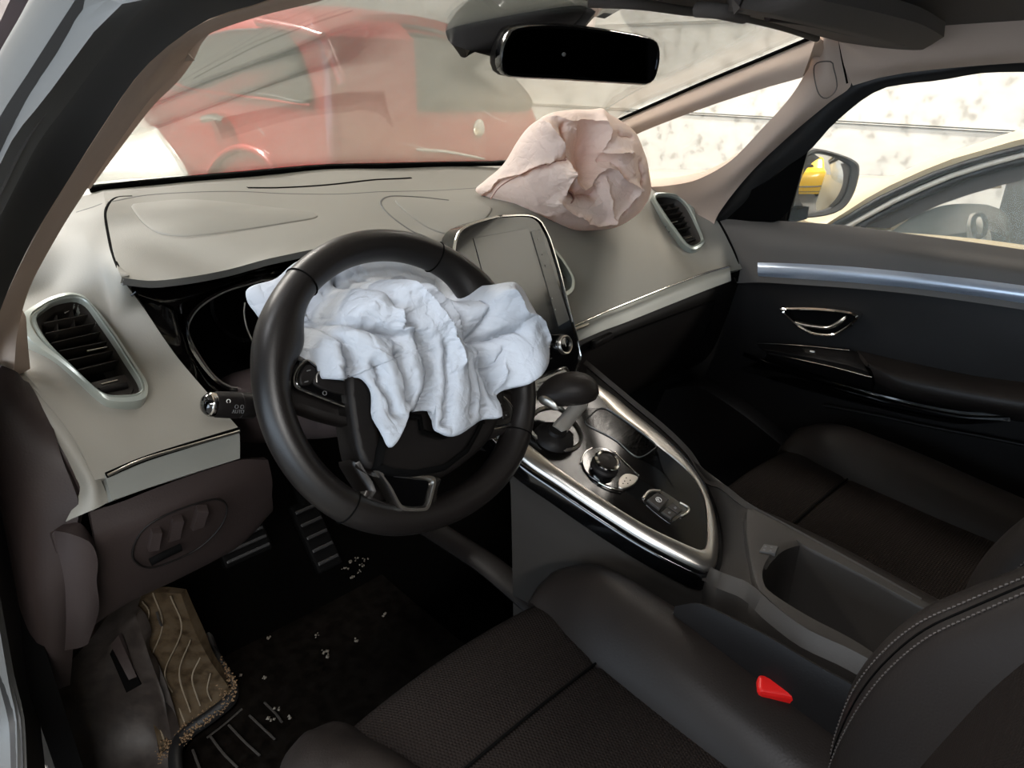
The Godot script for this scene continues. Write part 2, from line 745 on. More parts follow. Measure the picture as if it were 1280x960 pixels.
	mat("print_grey", Color(0.34, 0.34, 0.34), 0.6)
	mat("mirror", Color(0.9, 0.9, 0.9), 0.02, 1.0)
	mat("dark_mirror", Color(0.30, 0.30, 0.32), 0.04, 1.0)
	mat("body_red", Color(0.56, 0.075, 0.07), 0.35, 0.0, {"coat": 0.7})
	mat("body_cream", Color(0.72, 0.67, 0.56), 0.35, 0.1, {"coat": 0.6})
	mat("body_yellow", Color(0.82, 0.66, 0.12), 0.3, 0.0, {"coat": 0.7})
	mat("body_white", Color(0.70, 0.69, 0.65), 0.4, 0.0, {"coat": 0.5})
	mat("car_glass", Color(0.10, 0.11, 0.105), 0.06, 0.0, {"spec": 0.7})
	mat("lamp_red", Color(0.65, 0.06, 0.06), 0.15)
	mat("pale_grey", Color(0.66, 0.65, 0.62), 0.5)
	mat("grey_plastic", Color(0.26, 0.25, 0.24), 0.6)
	mat("floor", Color(0.36, 0.35, 0.33), 0.7, 0.0, {"tex": dusty, "scale": 0.5})
	var dirt := tex_noise(11, 0.012, 1024, FastNoiseLite.TYPE_SIMPLEX, [[0.0, Color(0.74, 0.73, 0.71)], [0.2, Color(0.86, 0.855, 0.84)], [0.3, Color(0.95, 0.945, 0.935)], [0.5, Color(0.985, 0.98, 0.965)], [1.0, Color(1, 1, 1)]], 6)
	mat("wall", Color(0.78, 0.775, 0.755), 0.9, 0.0, {"tex": dirt, "scale": 0.42, "bump": fine, "relief": 0.3})
	mat("ceiling", Color(0.80, 0.79, 0.76), 0.9)
	var g := mat("glass", Color(0.9, 0.95, 0.93, 0.08), 0.03)
	g.transparency = BaseMaterial3D.TRANSPARENCY_ALPHA
	var w := mat("dust_film", Color(0.83, 0.80, 0.73, 1.0), 0.9)
	w.transparency = BaseMaterial3D.TRANSPARENCY_ALPHA
	var im := Image.create(512, 512, false, Image.FORMAT_RGBA8)
	var dn := FastNoiseLite.new()
	dn.seed = 77
	dn.frequency = 0.01
	dn.fractal_octaves = 5
	var dn2 := FastNoiseLite.new()
	dn2.seed = 78
	dn2.frequency = 0.11
	var da := dn.get_seamless_image(512, 512)
	var db := dn2.get_seamless_image(512, 512)
	for y in 512:
		for x in 512:
			var a := 0.48 + 0.10 * (da.get_pixel(x, y).r - 0.5) + 0.03 * (db.get_pixel(x, y).r - 0.5)
			im.set_pixel(x, y, Color(1, 1, 1, a))
	w.albedo_texture = ImageTexture.create_from_image(im)
	w.uv1_triplanar = true
	w.uv1_world_triplanar = true
	w.uv1_scale = Vector3.ONE * 2.2


# ------------------------------------------------------------------ garage and the cars around
func garage():
	struct("floor", box_mesh(Vector3(14, 0.2, 16), Vector3(-1.4, -0.52, 0)), M.floor)
	struct("ceiling", box_mesh(Vector3(14, 0.2, 16), Vector3(-1.4, 3.6, 0)), M.ceiling)
	struct("wall_front", box_mesh(Vector3(14, 4.2, 0.2), Vector3(-1.4, 1.55, -7.0)), M.wall)
	struct("wall_back", box_mesh(Vector3(14, 4.2, 0.2), Vector3(-1.4, 1.55, 8.0)), M.wall)
	var w := struct("wall_right", box_mesh(Vector3(0.2, 4.2, 15), Vector3(4.3, 1.55, 0.5)), M.wall, "dirty white painted board wall")
	var y := -0.42
	for k in 5:
		var h: float = [0.62, 0.62, 0.62, 0.9, 1.3][k]
		part("plank", rbox(Vector3(h - 0.006, 15.0, 0.03), 0.004, Transform3D(Vector3(0, 1, 0), Vector3(0, 0, 1), Vector3(1, 0, 0), Vector3(4.19, y + h / 2, 0.5))), M.wall, w)
		y += h
	# unseen left wall; its gateway is placed to let cool daylight into the cabin
	var lw := struct("wall_left", box_mesh(Vector3(0.2, 4.2, 1.4), Vector3(-8.3, 1.55, -6.3)), M.wall)
	part("pier", box_mesh(Vector3(0.2, 4.2, 1.4), Vector3(-8.3, 1.55, 7.3)), M.wall, lw)
	part("lintel", box_mesh(Vector3(0.2, 0.5, 12.2), Vector3(-8.3, 3.4, 0.5)), M.wall, lw)


func red_car():
	var base := Vector3(1.0, -0.42, -3.6)
	var o := thing("red_car", "dusty red hatchback seen through the windscreen from behind", "car", base)
	var E := Transform3D(Vector3(0.9854, 0, -0.1701), Vector3(0, 1, 0), Vector3(0.1701, 0, 0.9854), Vector3(0.757, 0.8, -2.32))
	var F := Transform3D(Vector3(0.1701, 0, 0.9854), Vector3(0, 1, 0), Vector3(-0.9854, 0, 0.1701), Vector3(0.757, 0.8, -2.32))
	var side := [Vector2(0.2299, 0.4151), Vector2(0.0271, 0.4558), Vector2(-0.1924, 0.4842), Vector2(-0.5369, 0.4892), Vector2(-0.935, 0.4022), Vector2(-1.484, 0.2536), Vector2(-2.2842, 0.1203), Vector2(-2.8121, -0.0387), Vector2(-3.3173, -0.8857), Vector2(-2.1234, -0.8228), Vector2(-0.8602, -0.6745), Vector2(0.0762, -0.489)]
	part("side_body", slab(curve(side, 60, true), -0.5, 0.0, 0.05, F), M.body_red, o)
	var rear := [Vector2(0.1722, 0.4189), Vector2(0.3499, 0.4643), Vector2(0.6555, 0.4926), Vector2(1.0036, 0.4662), Vector2(1.3533, 0.3854), Vector2(1.6075, 0.2551), Vector2(1.8435, 0.0629), Vector2(1.8921, -0.1787), Vector2(1.8305, -0.422), Vector2(1.5918, -0.7973), Vector2(0.6981, -0.6748), Vector2(0.0622, -0.5121)]
	part("rear_body", slab(curve(rear, 60, true), -0.5, 0.0, 0.05, E), M.body_red, o)
	var roof := [Vector2(0.1818, 0.4254), Vector2(0.3503, 0.4675), Vector2(0.6558, 0.496), Vector2(1.0037, 0.4699), Vector2(1.3533, 0.3894)]
	var rr := []
	for k in 3:
		var r := []
		for p in roof:
			r.append(E * Vector3(p.x, p.y + [0.0, 0.05, 0.0][k], [0.0, -0.5, -1.6][k]))
		rr.append(r)
	part("roof_panel", patch(rr, 8, 10, 0.04), M.body_red, o)
	var sw := [Vector2(-0.2237, 0.4393), Vector2(-0.0801, 0.431), Vector2(0.0044, 0.4121), Vector2(0.0635, 0.3404), Vector2(0.0977, 0.1703), Vector2(-0.1812, 0.1841), Vector2(-0.6779, 0.2017), Vector2(-1.0311, 0.2193), Vector2(-1.091, 0.2588), Vector2(-0.7058, 0.3801), Vector2(-0.4435, 0.4301)]
	var g := part("side_window", slab(curve(sw, 60, true), -0.01, 0.012, 0.006, F), M.car_glass, o)
	part("window_seal", sweep_on(curve(sw, 70, true), 0.012, 0.008, F), M.rubber, g)
	var rw := [Vector2(0.3264, 0.4185), Vector2(0.5463, 0.447), Vector2(0.8801, 0.443), Vector2(1.2676, 0.3833), Vector2(1.5675, 0.2551), Vector2(1.7546, 0.0932), Vector2(1.2655, 0.0942), Vector2(0.7441, 0.1136), Vector2(0.3635, 0.1594), Vector2(0.338, 0.2981)]
	var g2 := part("rear_window", slab(curve(rw, 60, true), -0.01, 0.014, 0.006, E), M.car_glass, o)
	part("window_seal", sweep_on(curve(rw, 70, true), 0.014, 0.008, E), M.rubber, g2)
	var tl := [Vector2(0.1205, 0.0955), Vector2(0.2608, 0.1073), Vector2(0.4086, 0.1023), Vector2(0.6368, 0.061), Vector2(0.5715, -0.0635), Vector2(0.2948, -0.0839), Vector2(0.1571, -0.0212)]
	part("tail_lamp", slab(curve(tl, 40, true), -0.02, 0.02, 0.012, E), M.grey_plastic, o, "dark grey tail lamp recess")
	var bd := [Vector2(1.2431, -0.0021)]
	part("badge", lathe([Vector2(0.012, 0.0), Vector2(0.045, 0.0), Vector2(0.05, 0.012), Vector2(0.035, 0.02), Vector2(0.012, 0.022)], E * Transform3D(Basis.IDENTITY, Vector3(bd[0].x, bd[0].y, 0.0)), 24), M.chrome, o, "round chrome badge")
	part("roof_rail", tube([Vector3(0.7163, 1.2714, -2.497), Vector3(0.7409, 1.2536, -2.3547), Vector3(0.7659, 1.2335, -2.2095), Vector3(0.7849, 1.2091, -2.0996)], 0.018, 16), M.body_red, o)
	part("corner_trim", tube([Vector3(0.7791, 1.1972, -2.0741), Vector3(0.7842, 1.1402, -2.0448), Vector3(0.7899, 1.0772, -2.0115), Vector3(0.7931, 1.0369, -1.9935)], 0.02, 16, Vector3(0, 0, 1)), M.body_red, o)
	part("door_handle", tube([Vector3(0.6171, 0.8654, -2.9541), Vector3(0.6319, 0.8764, -2.8685), Vector3(0.6454, 0.866, -2.7905)], 0.02, 12), M.chrome, o)
	part("trim_strip", tube([Vector3(0.5787, 1.0277, -3.2824), Vector3(0.6304, 0.9914, -2.9831), Vector3(0.7118, 0.9676, -2.5114), Vector3(0.7638, 0.9523, -2.2101)], 0.008, 16), M.body_red, o)
	part("wheel_arch", tube([Vector3(0.6279, 0.6125, -3.0091), Vector3(0.6474, 0.697, -2.896), Vector3(0.6732, 0.7476, -2.7466), Vector3(0.6976, 0.7396, -2.6055), Vector3(0.7138, 0.6906, -2.5117), Vector3(0.7179, 0.6365, -2.4878)], 0.02, 20, Vector3(1, 0, 0)), M.body_red, o)
	part("bumper_seam", tube([Vector3(0.9487, 0.6921, -2.3531), Vector3(1.4742, 0.6346, -2.4438), Vector3(2.1529, 0.5833, -2.5609), Vector3(2.5877, 0.5749, -2.636)], 0.007, 16), M.seam, o)
	part("hatch_wiper", tube([Vector3(1.2333, 0.7707, -2.3718), Vector3(1.4525, 0.7219, -2.4096), Vector3(1.6974, 0.6921, -2.4519), Vector3(2.0063, 0.6298, -2.5052)], 0.008, 16), M.pale_grey, o)


func sweep_on(p: Array, h: float, r: float, xf: Transform3D) -> ArrayMesh:
	var q := []
	for a in p:
		q.append(xf * Vector3(a.x, a.y, h))
	return sweep(q, circle(r, r, 6), xf.basis.z, true).done(60)


func cream_car():
	var base := Vector3(2.3, -0.42, 0.6)
	var o := thing("cream_car", "cream car parked alongside, beyond the passenger window", "car", base)
	var G := Transform3D(Vector3(0, 0, 1), Vector3(0, 1, 0), Vector3(-1, 0, 0), Vector3(1.8, 0.5, 0.2))
	var outer := [Vector2(-0.712, 0.0752), Vector2(-0.6009, 0.1296), Vector2(-0.4774, 0.2157), Vector2(-0.3205, 0.3193), Vector2(-0.1655, 0.3939), Vector2(-0.0611, 0.4384), Vector2(0.1327, 0.4912), Vector2(0.5, 0.53), Vector2(1.2, 0.535), Vector2(2.1, 0.46)]
	var inner := [Vector2(-0.5881, 0.0939), Vector2(-0.5063, 0.1569), Vector2(-0.4253, 0.2221), Vector2(-0.2621, 0.325), Vector2(-0.1497, 0.374), Vector2(-0.0548, 0.414), Vector2(0.1396, 0.4666), Vector2(0.5, 0.505), Vector2(1.2, 0.51), Vector2(2.1, 0.435)]
	var mid := [Vector2(-0.4957, 0.1051), Vector2(-0.4371, 0.1527), Vector2(-0.3585, 0.2118), Vector2(-0.2011, 0.3114), Vector2(-0.1216, 0.3481), Vector2(-0.0455, 0.3783), Vector2(0.149, 0.4335), Vector2(0.5, 0.475), Vector2(1.2, 0.48), Vector2(2.1, 0.405)]
	var glass := [Vector2(-0.4021, 0.1139), Vector2(-0.3241, 0.1713), Vector2(-0.2391, 0.227), Vector2(-0.1271, 0.2828), Vector2(-0.0315, 0.3242), Vector2(0.1619, 0.3877), Vector2(0.5, 0.43), Vector2(1.2, 0.435), Vector2(2.1, 0.36)]
	var rows := []
	for k in 3:
		var r := []
		for p in [outer, inner][0 if k < 2 else 1]:
			r.append(G * Vector3(p.x, p.y, [-0.25, -0.02, 0.03][k]))
		rows.append(r)
	part("roof_pillar", patch(rows, 8, 30, 0.03), M.body_cream, o)
	var rows2 := []
	for k in 2:
		var r := []
		for p in [inner, mid][k]:
			r.append(G * Vector3(p.x, p.y, [0.02, 0.0][k]))
		rows2.append(r)
	part("door_frame", patch(rows2, 3, 30, 0.03), M.grey_plastic, o)
	part("door_seal", tube(to3(inner, G, 0.035), 0.011, 30), M.rubber, o)
	part("door_seal", tube(mix3(inner, mid, 0.55, G, 0.025), 0.009, 30), M.pale_grey, o)
	part("window_channel", tube(to3(mid, G, 0.012), 0.013, 30), M.rubber, o)
	var rows3 := []
	for k in 2:
		var r := []
		for p in [mid, glass][k]:
			r.append(G * Vector3(p.x, p.y, [-0.005, -0.012][k]))
		rows3.append(r)
	part("window_frame", patch(rows3, 3, 30, 0.03), M.grey_plastic, o)
	var win := glass.duplicate()
	win.append_array([Vector2(1.6, 0.05), Vector2(-0.5, 0.05)])
	part("side_window", slab(win, -0.024, -0.02, 0.0, G), M.glass, o)
	var door := [Vector2(-0.838, 0.0561), Vector2(-0.7131, 0.081), Vector2(-0.5369, 0.0988), Vector2(-0.3766, 0.1178), Vector2(-0.2284, 0.1301), Vector2(-0.0908, 0.1365), Vector2(0.0377, 0.1378), Vector2(0.2304, 0.1449)]
	var dr := []
	for k in 5:
		var r := []
		for p in door:
			r.append(G * Vector3(p.x, lerp(p.y, -0.1, k / 4.0) - 0.015, [-0.02, 0.02, 0.06, 0.08, 0.04][k]))
		dr.append(r)
	part("door_panel", patch(dr, 10, 20, 0.05), M.body_cream, o)
	part("rear_quarter", patch([[Vector3(1.83, 0.62, 0.75), Vector3(1.84, 0.66, 1.6), Vector3(1.84, 0.64, 2.5), Vector3(1.95, 0.6, 3.0)], [Vector3(1.76, 0.35, 0.75), Vector3(1.76, 0.37, 1.6), Vector3(1.77, 0.36, 2.5), Vector3(1.9, 0.33, 3.0)], [Vector3(1.78, -0.1, 0.75), Vector3(1.78, -0.1, 1.6), Vector3(1.79, -0.1, 2.5), Vector3(1.92, -0.1, 3.0)]], 12, 16, 0.05), M.body_cream, o)
	part("bonnet", patch([[Vector3(1.8, 0.42, -2.2), Vector3(1.82, 0.5, -1.4), Vector3(1.83, 0.56, -0.6), Vector3(1.83, 0.6, -0.2)], [Vector3(2.4, 0.5, -2.3), Vector3(2.4, 0.58, -1.5), Vector3(2.4, 0.64, -0.6), Vector3(2.4, 0.68, -0.2)], [Vector3(3.2, 0.44, -2.2), Vector3(3.2, 0.52, -1.4), Vector3(3.2, 0.58, -0.6), Vector3(3.2, 0.62, -0.2)]], 10, 12, 0.05), M.body_cream, o)
	# its own cabin, seen through its side glass
	part("dash_top", patch([[Vector3(2.5, 0.4118, -0.5885), Vector3(2.5, 0.512, -0.4018), Vector3(2.5, 0.6114, -0.2408), Vector3(2.5, 0.6356, -0.0806), Vector3(2.5, 0.6078, -0.01), Vector3(2.5, 0.513, 0.0249)], [Vector3(2.15, 0.396, -0.3922), Vector3(2.15, 0.4825, -0.2713), Vector3(2.15, 0.5688, -0.1195), Vector3(2.15, 0.6072, 0.0158), Vector3(2.15, 0.5932, 0.0718), Vector3(2.15, 0.4916, 0.1123)], [Vector3(2.15, 0.2344, -0.3591), Vector3(2.15, 0.2972, -0.2309), Vector3(2.15, 0.3642, -0.0717), Vector3(2.15, 0.4227, 0.0614), Vector3(2.15, 0.4332, 0.1121), Vector3(2.15, 0.3519, 0.1476)]], 10, 20, 0.03), M.console, o)
	part("dash_cluster", patch([[Vector3(2.1, 0.6505, -0.04), Vector3(2.1, 0.6594, -0.0168), Vector3(2.1, 0.652, 0.0101)], [Vector3(2.06, 0.6092, -0.0292), Vector3(2.06, 0.6217, -0.0019), Vector3(2.06, 0.61, 0.0307)], [Vector3(2.08, 0.5544, -0.0164), Vector3(2.08, 0.5648, 0.0116), Vector3(2.08, 0.5588, 0.0432)]], 8, 8, 0.03), M.pale_grey, o)
	part("steering_wheel", tube([Vector3(2.02, 0.654, -0.004), Vector3(2.02, 0.6676, 0.0147), Vector3(2.02, 0.643, 0.0329), Vector3(2.02, 0.6054, 0.0373), Vector3(2.02, 0.5917, 0.021), Vector3(2.02, 0.6165, 0.0026)], 0.008, 30, Vector3(1, 0, 0), true), M.grey_plastic, o)
	part("far_side_panel", box_mesh(Vector3(0.06, 0.7, 2.2), Vector3(3.3, 0.35, 0.9)), M.grey_plastic, o)
	part("roof_panel", patch([[Vector3(1.85, 1.0, 0.5), Vector3(1.85, 1.025, 1.4), Vector3(1.85, 0.95, 2.4)], [Vector3(2.6, 1.04, 0.45), Vector3(2.6, 1.06, 1.4), Vector3(2.6, 0.99, 2.4)], [Vector3(3.3, 1.0, 0.5), Vector3(3.3, 1.025, 1.4), Vector3(3.3, 0.95, 2.4)]], 8, 12, 0.04), M.body_cream, o)


func to3(p: Array, xf: Transform3D, h: float) -> Array:
	var o := []
	for a in p:
		o.append(xf * Vector3(a.x, a.y, h))
	return o


func mix3(p: Array, q: Array, w: float, xf: Transform3D, h: float) -> Array:
	var o := []
	for i in p.size():
		o.append(xf * Vector3(lerp(p[i].x, q[i].x, w), lerp(p[i].y, q[i].y, w), h))
	return o


func other_cars():
	# yellow hatchback behind, which the door mirror reflects
	var o := thing("yellow_car", "yellow hatchback standing behind, seen in the door mirror", "car", Vector3(1.2, -0.42, 5.2))
	var prof := [Vector2(0, -0.1), Vector2(0.0, 0.35), Vector2(-0.06, 0.62), Vector2(-0.5, 0.72), Vector2(-1.0, 1.1), Vector2(-1.9, 1.2), Vector2(-3.0, 1.12), Vector2(-3.3, 0.6), Vector2(-3.3, -0.1)]
	var rows := []
	for x in [-0.8, -0.72, 0.0, 0.72, 0.8]:
		var r := []
		for p in prof:
			var k: float = 0.93 if abs(x) > 0.75 else 1.0
			r.append(Vector3(1.45 + x, (p.y + 0.1) * k - 0.12, 3.7 - p.x * 0.95 + (1 - k) * 2.0))
		rows.append(r)
	part("body", patch(rows, 16, 40, 0.03), M.body_yellow, o)
	part("windscreen", patch([[Vector3(0.8, 0.76, 4.28), Vector3(1.45, 0.78, 4.22), Vector3(2.1, 0.76, 4.28)], [Vector3(0.86, 1.06, 4.62), Vector3(1.45, 1.08, 4.58), Vector3(2.04, 1.06, 4.62)]], 4, 10, 0.02), M.car_glass, o)
	for s in [-1, 1]:
		part("head_lamp", lathe([Vector2(0.02, 0.05), Vector2(0.08, 0.04), Vector2(0.1, 0.0), Vector2(0.1, -0.05)], Transform3D(Vector3(1, 0, 0), Vector3(0, 1, 0), Vector3(0, 0, -1), Vector3(1.45 + s * 0.66, 0.52, 3.86)), 20), M.lamp_red, o, "red lamp")
		part("wheel", lathe([Vector2(0.05, 0.1), Vector2(0.28, 0.1), Vector2(0.31, 0.05), Vector2(0.31, -0.1), Vector2(0.05, -0.1)], Transform3D(Vector3(0, 0, 1), Vector3(0, 1, 0), Vector3(-1, 0, 0), Vector3(1.45 + s * 0.76, -0.1, 4.5)), 28), M.rubber, o)
	part("bumper", rbox(Vector3(1.5, 0.22, 0.12), 0.04, Transform3D(Basis.IDENTITY, Vector3(1.45, 0.05, 3.68))), M.grey_plastic, o)
	# white car nose at the left edge of the windscreen
	var w := thing("white_car", "white car corner beside the red car, low at the left of the windscreen", "car", Vector3(-0.2, -0.42, -2.6))
	part("body_panel", patch([[Vector3(0.1265, 0.8017, -3.6854), Vector3(0.3151, 0.8601, -3.535), Vector3(0.4642, 0.8812, -3.4009), Vector3(0.5021, 0.8161, -3.3235)], [Vector3(-0.013, 0.7248, -3.3158), Vector3(0.1599, 0.7783, -3.178), Vector3(0.3229, 0.7982, -3.0293), Vector3(0.4059, 0.8131, -2.9566)], [Vector3(-0.068, 0.638, -3.1635), Vector3(0.09, 0.6573, -3.0193), Vector3(0.2687, 0.6607, -2.845), Vector3(0.4082, 0.66, -2.7069)], [Vector3(-0.1453, 0.3766, -3.0792), Vector3(0.0079, 0.3795, -2.9298), Vector3(0.1866, 0.3828, -2.7554), Vector3(0.396, 0.3868, -2.5512)]], 16, 20, 0.06), M.body_white, w)
	part("corner_panel", patch([[Vector3(0.4028, 0.8365, -3.0353), Vector3(0.4168, 0.8299, -3.0175), Vector3(0.4224, 0.8131, -3.0016)], [Vector3(0.3613, 0.7531, -2.9024), Vector3(0.3843, 0.7436, -2.8738), Vector3(0.4051, 0.744, -2.8535)], [Vector3(0.3118, 0.6517, -2.797), Vector3(0.3568, 0.6493, -2.7511), Vector3(0.4088, 0.6535, -2.7023)], [Vector3(0.2377, 0.3838, -2.7056), Vector3(0.3143, 0.3853, -2.6309), Vector3(0.396, 0.3868, -2.5512)]], 12, 8, 0.06), M.pale_grey, w)
	part("bumper_edge", tube([Vector3(0.3553, 0.8266, -2.8308), Vector3(0.3631, 0.7848, -2.7974), Vector3(0.3794, 0.7205, -2.7418), Vector3(0.3948, 0.653, -2.6852)], 0.008, 16), M.body_white, w)


# ------------------------------------------------------------------ dashboard
var dash_grids := []


func snap(p: Vector3) -> Vector3:
	# the dashboard's upper surface at this x and z
	var best := p
	var bd := 1e9
	for g in dash_grids:
		for i in g.size() - 1:
			for j in g[i].size() - 1:
				var a: Vector3 = g[i][j]
				if abs(a.x - p.x) > 0.06 or abs(a.z - p.z) > 0.06:
					continue
				for tr in [[a, g[i + 1][j], g[i + 1][j + 1]], [a, g[i + 1][j + 1], g[i][j + 1]]]:
					var e0: Vector3 = tr[1] - tr[0]
					var e1: Vector3 = tr[2] - tr[0]
					var den := e0.x * e1.z - e1.x * e0.z
					if abs(den) < 1e-12:
						continue
					var qx: float = p.x - tr[0].x
					var qz: float = p.z - tr[0].z
					var u := (qx * e1.z - e1.x * qz) / den
					var w := (e0.x * qz - qx * e0.z) / den
					if u > -0.02 and w > -0.02 and u + w < 1.02:
						var q: Vector3 = tr[0] + e0 * u + e1 * w
						if abs(q.y - p.y) < bd:
							bd = abs(q.y - p.y)
							best = q
	return best


func snapped_curve(pts: Array, n: int, lift: float, closed := false) -> Array:
	var o := []
	for p in curve(pts, n, closed):
		o.append(snap(p) + Vector3(0, lift, 0))
	return o


func blister(pts: Array, lift: float, dome: float, n := 56) -> ArrayMesh:
	# a panel that stands lift above the dashboard and domes up towards its middle
	var m := Mesher.new()
	var e := curve(pts, n, true)
	var c := Vector3.ZERO
	for p in e:
		c += p / n
	var last := PackedInt32Array()
	var seq := [[1.0, -0.003], [0.997, lift * 0.4], [0.985, lift * 0.85], [0.96, lift], [0.85, lift + dome * 0.25], [0.7, lift + dome * 0.5], [0.5, lift + dome * 0.78], [0.3, lift + dome * 0.93], [0.12, lift + dome]]
	for s in seq:
		var r := PackedInt32Array()
		for p in e:
			r.append(m.add(snap(c.lerp(p, s[0])) + Vector3(0, s[1], 0)))
		if last.size():
			m.bridge(last, r)
		last = r
	m.cap(last)
	return m.done(50)


func vent(xf: Transform3D, flip: float, o: Node3D):
	var outer := [Vector2(-0.0407, 0.0689), Vector2(-0.0259, 0.0769), Vector2(0.0009, 0.0834), Vector2(0.0222, 0.0856), Vector2(0.0371, 0.0844), Vector2(0.049, 0.0756), Vector2(0.0509, 0.0643), Vector2(0.0494, 0.0379), Vector2(0.0451, 0.0083), Vector2(0.0383, -0.0228), Vector2(0.0315, -0.055), Vector2(0.0273, -0.0734), Vector2(0.0205, -0.0859), Vector2(0.007, -0.096), Vector2(-0.0095, -0.094), Vector2(-0.0281, -0.0838), Vector2(-0.0368, -0.0694), Vector2(-0.0437, -0.0095), Vector2(-0.0532, 0.0305), Vector2(-0.049, 0.0573)]
	var inner := [Vector2(-0.0242, 0.0607), Vector2(-0.0105, 0.0679), Vector2(0.0103, 0.0741), Vector2(0.0319, 0.073), Vector2(0.04, 0.0685), Vector2(0.0437, 0.0566), Vector2(0.0378, 0.0233), Vector2(0.0319, -0.0081), Vector2(0.0244, -0.0398), Vector2(0.0178, -0.0685), Vector2(0.0111, -0.0809), Vector2(0.0002, -0.0837), Vector2(-0.0218, -0.0747), Vector2(-0.0322, -0.0649), Vector2(-0.0355, -0.0466), Vector2(-0.0359, -0.0161), Vector2(-0.0362, 0.0131), Vector2(-0.0326, 0.0406)]
	var core := [Vector2(-0.0081, 0.0619), Vector2(0.0144, 0.0716), Vector2(0.0354, 0.0722), Vector2(0.0426, 0.0664), Vector2(0.0418, 0.0502), Vector2(0.0377, 0.0191), Vector2(0.0327, -0.0114), Vector2(0.0252, -0.0432), Vector2(0.0185, -0.0662), Vector2(0.0101, -0.0734), Vector2(-0.0107, -0.0652), Vector2(-0.0189, -0.0552), Vector2(-0.0224, -0.0337), Vector2(-0.0227, -0.0026), Vector2(-0.0223, 0.0282), Vector2(-0.0193, 0.0495)]
	for p in [outer, inner, core]:
		for i in p.size():
			p[i].x *= flip
	part("vent_frame", frame_mesh(outer, inner, [Vector2(0, -0.03), Vector2(0, 0.004), Vector2(0.12, 0.009), Vector2(0.55, 0.011), Vector2(0.62, 0.008), Vector2(0.72, 0.008), Vector2(0.8, 0.011), Vector2(0.95, 0.009), Vector2(1, 0.0), Vector2(1, -0.03)], 72, xf), M.silver, o)
	var f := part("vent_housing", frame_mesh(inner, core, [Vector2(-0.05, -0.05), Vector2(-0.02, 0.002), Vector2(0.3, -0.002), Vector2(0.8, -0.008), Vector2(1, -0.012), Vector2(1, -0.05)], 72, xf), M.console, o)
	part("vent_back", slab(poly_even(inner, 40), -0.056, -0.05, 0.0, xf), M.matt_black, f)
	var sl := [Vector2(-0.0131, 0.0587), Vector2(0.0434, 0.0514), Vector2(-0.0218, 0.044), Vector2(0.0454, 0.0356), Vector2(-0.0248, 0.0284), Vector2(0.0455, 0.0205), Vector2(-0.0255, 0.0146), Vector2(0.043, 0.0036), Vector2(-0.0269, -0.0016), Vector2(0.0414, -0.0121), Vector2(-0.0275, -0.0182), Vector2(0.0389, -0.0274)]
	for k in 6:
		var a: Vector2 = sl[k * 2]
		var b: Vector2 = sl[k * 2 + 1]
		a.x *= flip
		b.x *= flip
		part("slat", rod(xf, a, b, -0.014, 0.0016, 0.011), M.console, f)
	var va := [Vector2(0.0117, 0.0672), Vector2(-0.0064, 0.0401), Vector2(0.0361, 0.0693), Vector2(0.0163, 0.039)]
	for k in 2:
		var a: Vector2 = va[k * 2]
		var b: Vector2 = va[k * 2 + 1]
		a.x *= flip
		b.x *= flip
		part("vane", rod(xf, a, b, -0.018, 0.0014, 0.01), M.console, f)
	var pl := [Vector2(-0.0279, -0.0365), Vector2(0.0313, -0.0462), Vector2(0.0211, -0.0675), Vector2(0.0076, -0.0764), Vector2(-0.0131, -0.0682), Vector2(-0.0229, -0.0587)]
	for i in pl.size():
		pl[i].x *= flip
	part("vent_plate", slab(pl, -0.02, -0.009, 0.002, xf), M.console, f)
	var tb := [Vector2(-0.0234, -0.0548), Vector2(0.0103, -0.0624), Vector2(-0.0162, -0.0487), Vector2(0.0043, -0.0521)]
	for i in 4:
		tb[i].x *= flip
	part("thumbwheel", rod(xf, tb[0], tb[1], -0.006, 0.0045, 0.005), M.black, f)
	part("slider_mark", rod(xf, tb[2], tb[3], -0.004, 0.0012, 0.002), M.satin, f)
	var tm := [Vector2(0.0025, 0.0012), Vector2(0.0282, -0.0034)]
	for i in 2:
		tm[i].x *= flip
	part("slider_mark", rod(xf, tm[0], tm[1], -0.004, 0.0012, 0.002), M.satin, f)


func rod(xf: Transform3D, a: Vector2, b: Vector2, h: float, r: float, deep: float) -> ArrayMesh:
	return sweep([xf * Vector3(a.x, a.y, h), xf * Vector3((a.x + b.x) / 2, (a.y + b.y) / 2, h), xf * Vector3(b.x, b.y, h)], circle(r, deep, 10), xf.basis.z).done(50)


func V3(x: float, yz: Array) -> Array:
	var o := []
	for i in range(0, yz.size(), 2):
		o.append(Vector3(x, yz[i], yz[i + 1]))
	return o


func columns_to_rows(c: Array) -> Array:
	var rows := []
	for i in c[0].size():
		var r := []
		for k in c:
			r.append(k[i])
		rows.append(r)
	return rows


func mirror_x(t: Transform3D) -> Transform3D:
	return Transform3D(Vector3(t.basis.x.x, 0, -t.basis.x.z), Vector3(-t.basis.y.x, t.basis.y.y, t.basis.y.z), Vector3(-t.basis.z.x, t.basis.z.y, t.basis.z.z), Vector3(-t.origin.x, t.origin.y, t.origin.z))


